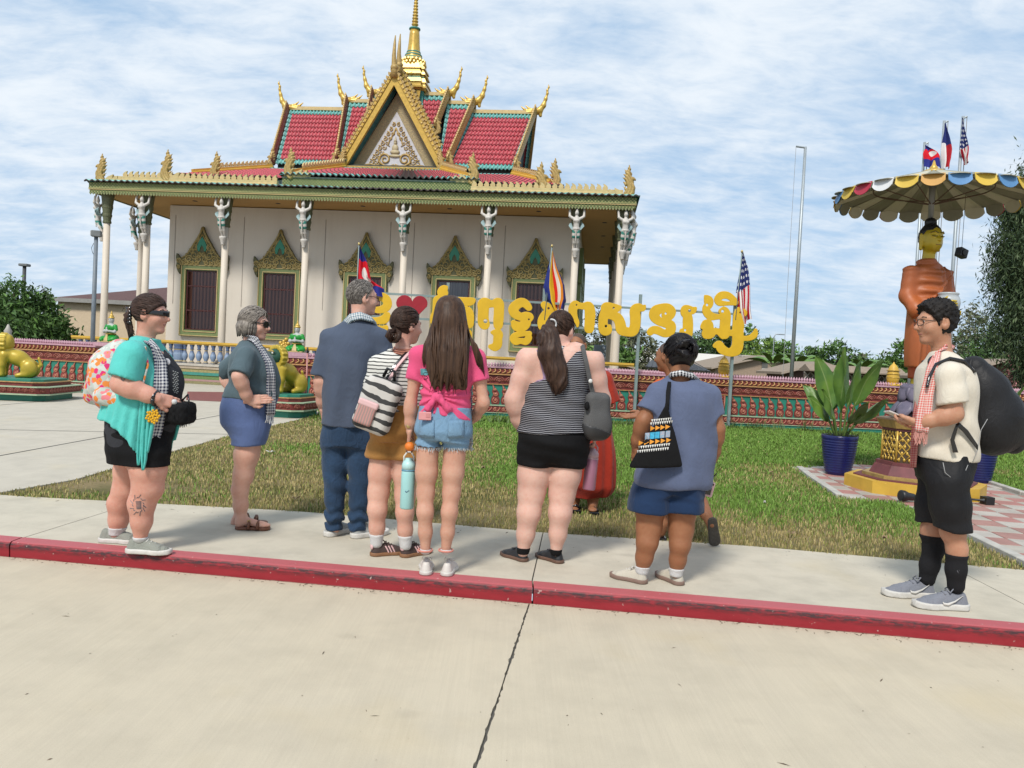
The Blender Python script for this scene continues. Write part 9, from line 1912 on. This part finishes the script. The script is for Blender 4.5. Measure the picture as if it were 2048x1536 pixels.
M_monk=cloth_mat('monk_robe_red',(.33,.028,.013),.12);M_monko=cloth_mat('monk_robe_orange',(.58,.10,.015),.10);M_shav=mat('shaved_hair',(.085,.055,.042),.8,var=.2,vscale=60)
v=View(1180,1020);q=v.q;t=person('monk in a red robe on the lawn, mostly hidden behind the ponytail woman',1180,1020,0);t['group']='monks on the lawn'
hd=Head(q(1154,694,.0),2.7,-.05,1.0,1.0,neck=q(1156,732),neck_r=.058)
tl=Loft([v.row(1150,1218,992,.12,0),v.row(1138,1230,968,.19),v.row(1128,1229,910,.19),v.row(1115,1218,840,.17),v.row(1108,1214,790,.17),v.row(1112,1208,760,.15),v.row(1132,1184,742,.10)])
lL=leg(q(1150,930),q(1148,970),q(1149,1010,.04),.08,.06,.058,.04);lR=leg(q(1188,930),q(1186,975),q(1185,1012,-.04),.08,.06,.058,.04);sR,eR,wR=q(1206,760),q(1218,805),q(1196,830,-.2);aR=arm(sR,eR,wR)
f=lambda P:union([tl(P,-.02),np.minimum(lL(P),lR(P)),aR(P)]+[union([rc(P,q(x,1014,d),q(x,1019,d-.13),.034,.022),ell(P,q(x,1019,d-.12),(.042,.07,.02))],.02)for x,d in((1149,.04),(1185,-.04))],.03)
body(t,SK_BROWN,f,(-.4,-.4,0),(.4,.3,1.9),hd,[hand_sdf(wR,(-.5,-.5,0),(0,0,1),1,.5,1)]);eyes(t,hd);cap(t,hd,M_shav,.003,lambda Q:np.maximum(Q[:,1]-.03-.6*(Q[:,2]-.03),-.06-Q[:,2]),0)
sdf_obj('robe',lambda P:smax(smin(tl(P,.012),smin(sleeve(sR,eR,1.0,.085,.11)(P),rc(P,q(1160,748),sR,.06,.08),.04),.05)-vfold(P,.016,30,3)-dfold(P,(6,4,8),.006,2),hem(P,v.z(994),(0,0),.03,9)-P[:,2],.01),(-.45,-.35,.1),(.45,.35,1.45),.011,M_monk,t)
for x,d in((1149,.04),(1185,-.04)):p=q(x,1020,d);b=MB();b.box((p[0],p[1]-.07,.012),(.085,.24,.02),0,.004);s_=b.build('sandal',M_lens,t);b=MB();b.smooth=True;b.tube([(p[0]-.045,p[1]-.10,.02),(p[0],p[1]-.12,.055),(p[0]+.045,p[1]-.10,.02)],.012,6);b.build('strap',M_lens,s_)
v=View(1345,1082);q=v.q;t=person('shaven headed monk in orange behind the woman in slate blue, one sandal lifted',1345,1082,0);t['group']='monks on the lawn'
hd=Head(q(1336,716,.02),.85,-.1,1.0,1.0,neck=q(1346,756),neck_r=.058)
tl=Loft([v.row(1318,1404,1012,.13),v.row(1312,1406,960,.15),v.row(1310,1402,890,.15),v.row(1308,1400,830,.14),v.row(1310,1396,790,.13),v.row(1322,1380,768,.09)])
sL,eL,wL=q(1316,785),q(1304,838,.05),q(1284,830,.24);aL=arm(sL,eL,wL);lL=leg(q(1330,985),q(1326,1035,.05),q(1320,1064,.06),.07,.052,.05,.036);lR=leg(q(1385,985),q(1400,1010,-.02),q(1414,1030,-.14),.07,.055,.05,.036)
ftp=[q(1412,1030,-.14),q(1422,1046,-.17),q(1426,1074,-.10)]
f=lambda P:union([tl(P,-.02),np.minimum(lL(P),lR(P)),aL(P),chain(P,[(ftp[0],.036),(ftp[1],.036),(ftp[2],.03)],.02),rc(P,q(1320,1066,.06),q(1316,1074,.16),.034,.024)],.03)
d1=np.array(q(1262,832,.27))-np.array(wL);body(t,SK_BROWN,f,(-.4,-.35,0),(.45,.4,1.8),hd,[hand_sdf(wL,d1,(0,-.4,1),1.02,.12,1,.5,.9)]);eyes(t,hd);cap(t,hd,M_shav,.003,lambda Q:np.maximum(Q[:,1]-.03-.6*(Q[:,2]-.03),-.06-Q[:,2]),0)
sdf_obj('robe',lambda P:smax(smin(tl(P,.012),smin(sleeve(sL,eL,.95,.07,.085)(P),rc(P,q(1344,764),sL,.06,.075),.04),.05)-vfold(P,.012,30,3),hem(P,v.z(1016),(0,0),.02,9)-P[:,2],.01),(-.4,-.3,.15),(.4,.3,1.4),.011,M_monko,t)
def sole_f(P):a,c=_a(ftp[1])+_a((0,-.035,.02)),_a(ftp[2])+_a((.002,-.045,-.02));d=rc(P,a,c,.036,.046);n=np.cross(c-a,_a((1,0,0)));n=n/np.linalg.norm(n);return smax(d,np.abs((P-(a+c)/2)@n)-.011,.006)
s_=sdf_obj('sandal',sole_f,(.15,-.32,-.02),(.42,.02,.36),.007,mat('sandal_sole',(.075,.065,.055),.8,var=.2,vscale=40,bump=.3,bscale=120),t,label=None)if False else sdf_obj('sandal',sole_f,(.1,-.4,-.02),(.5,.1,.4),.007,mat('sandal_sole',(.075,.065,.055),.8,var=.2,vscale=40,bump=.3,bscale=120),t)
p=q(1316,1074,.12);b=MB();b.box((p[0],p[1],.012),(.09,.26,.02),0,.004);b.build('sandal',M_lens,t)
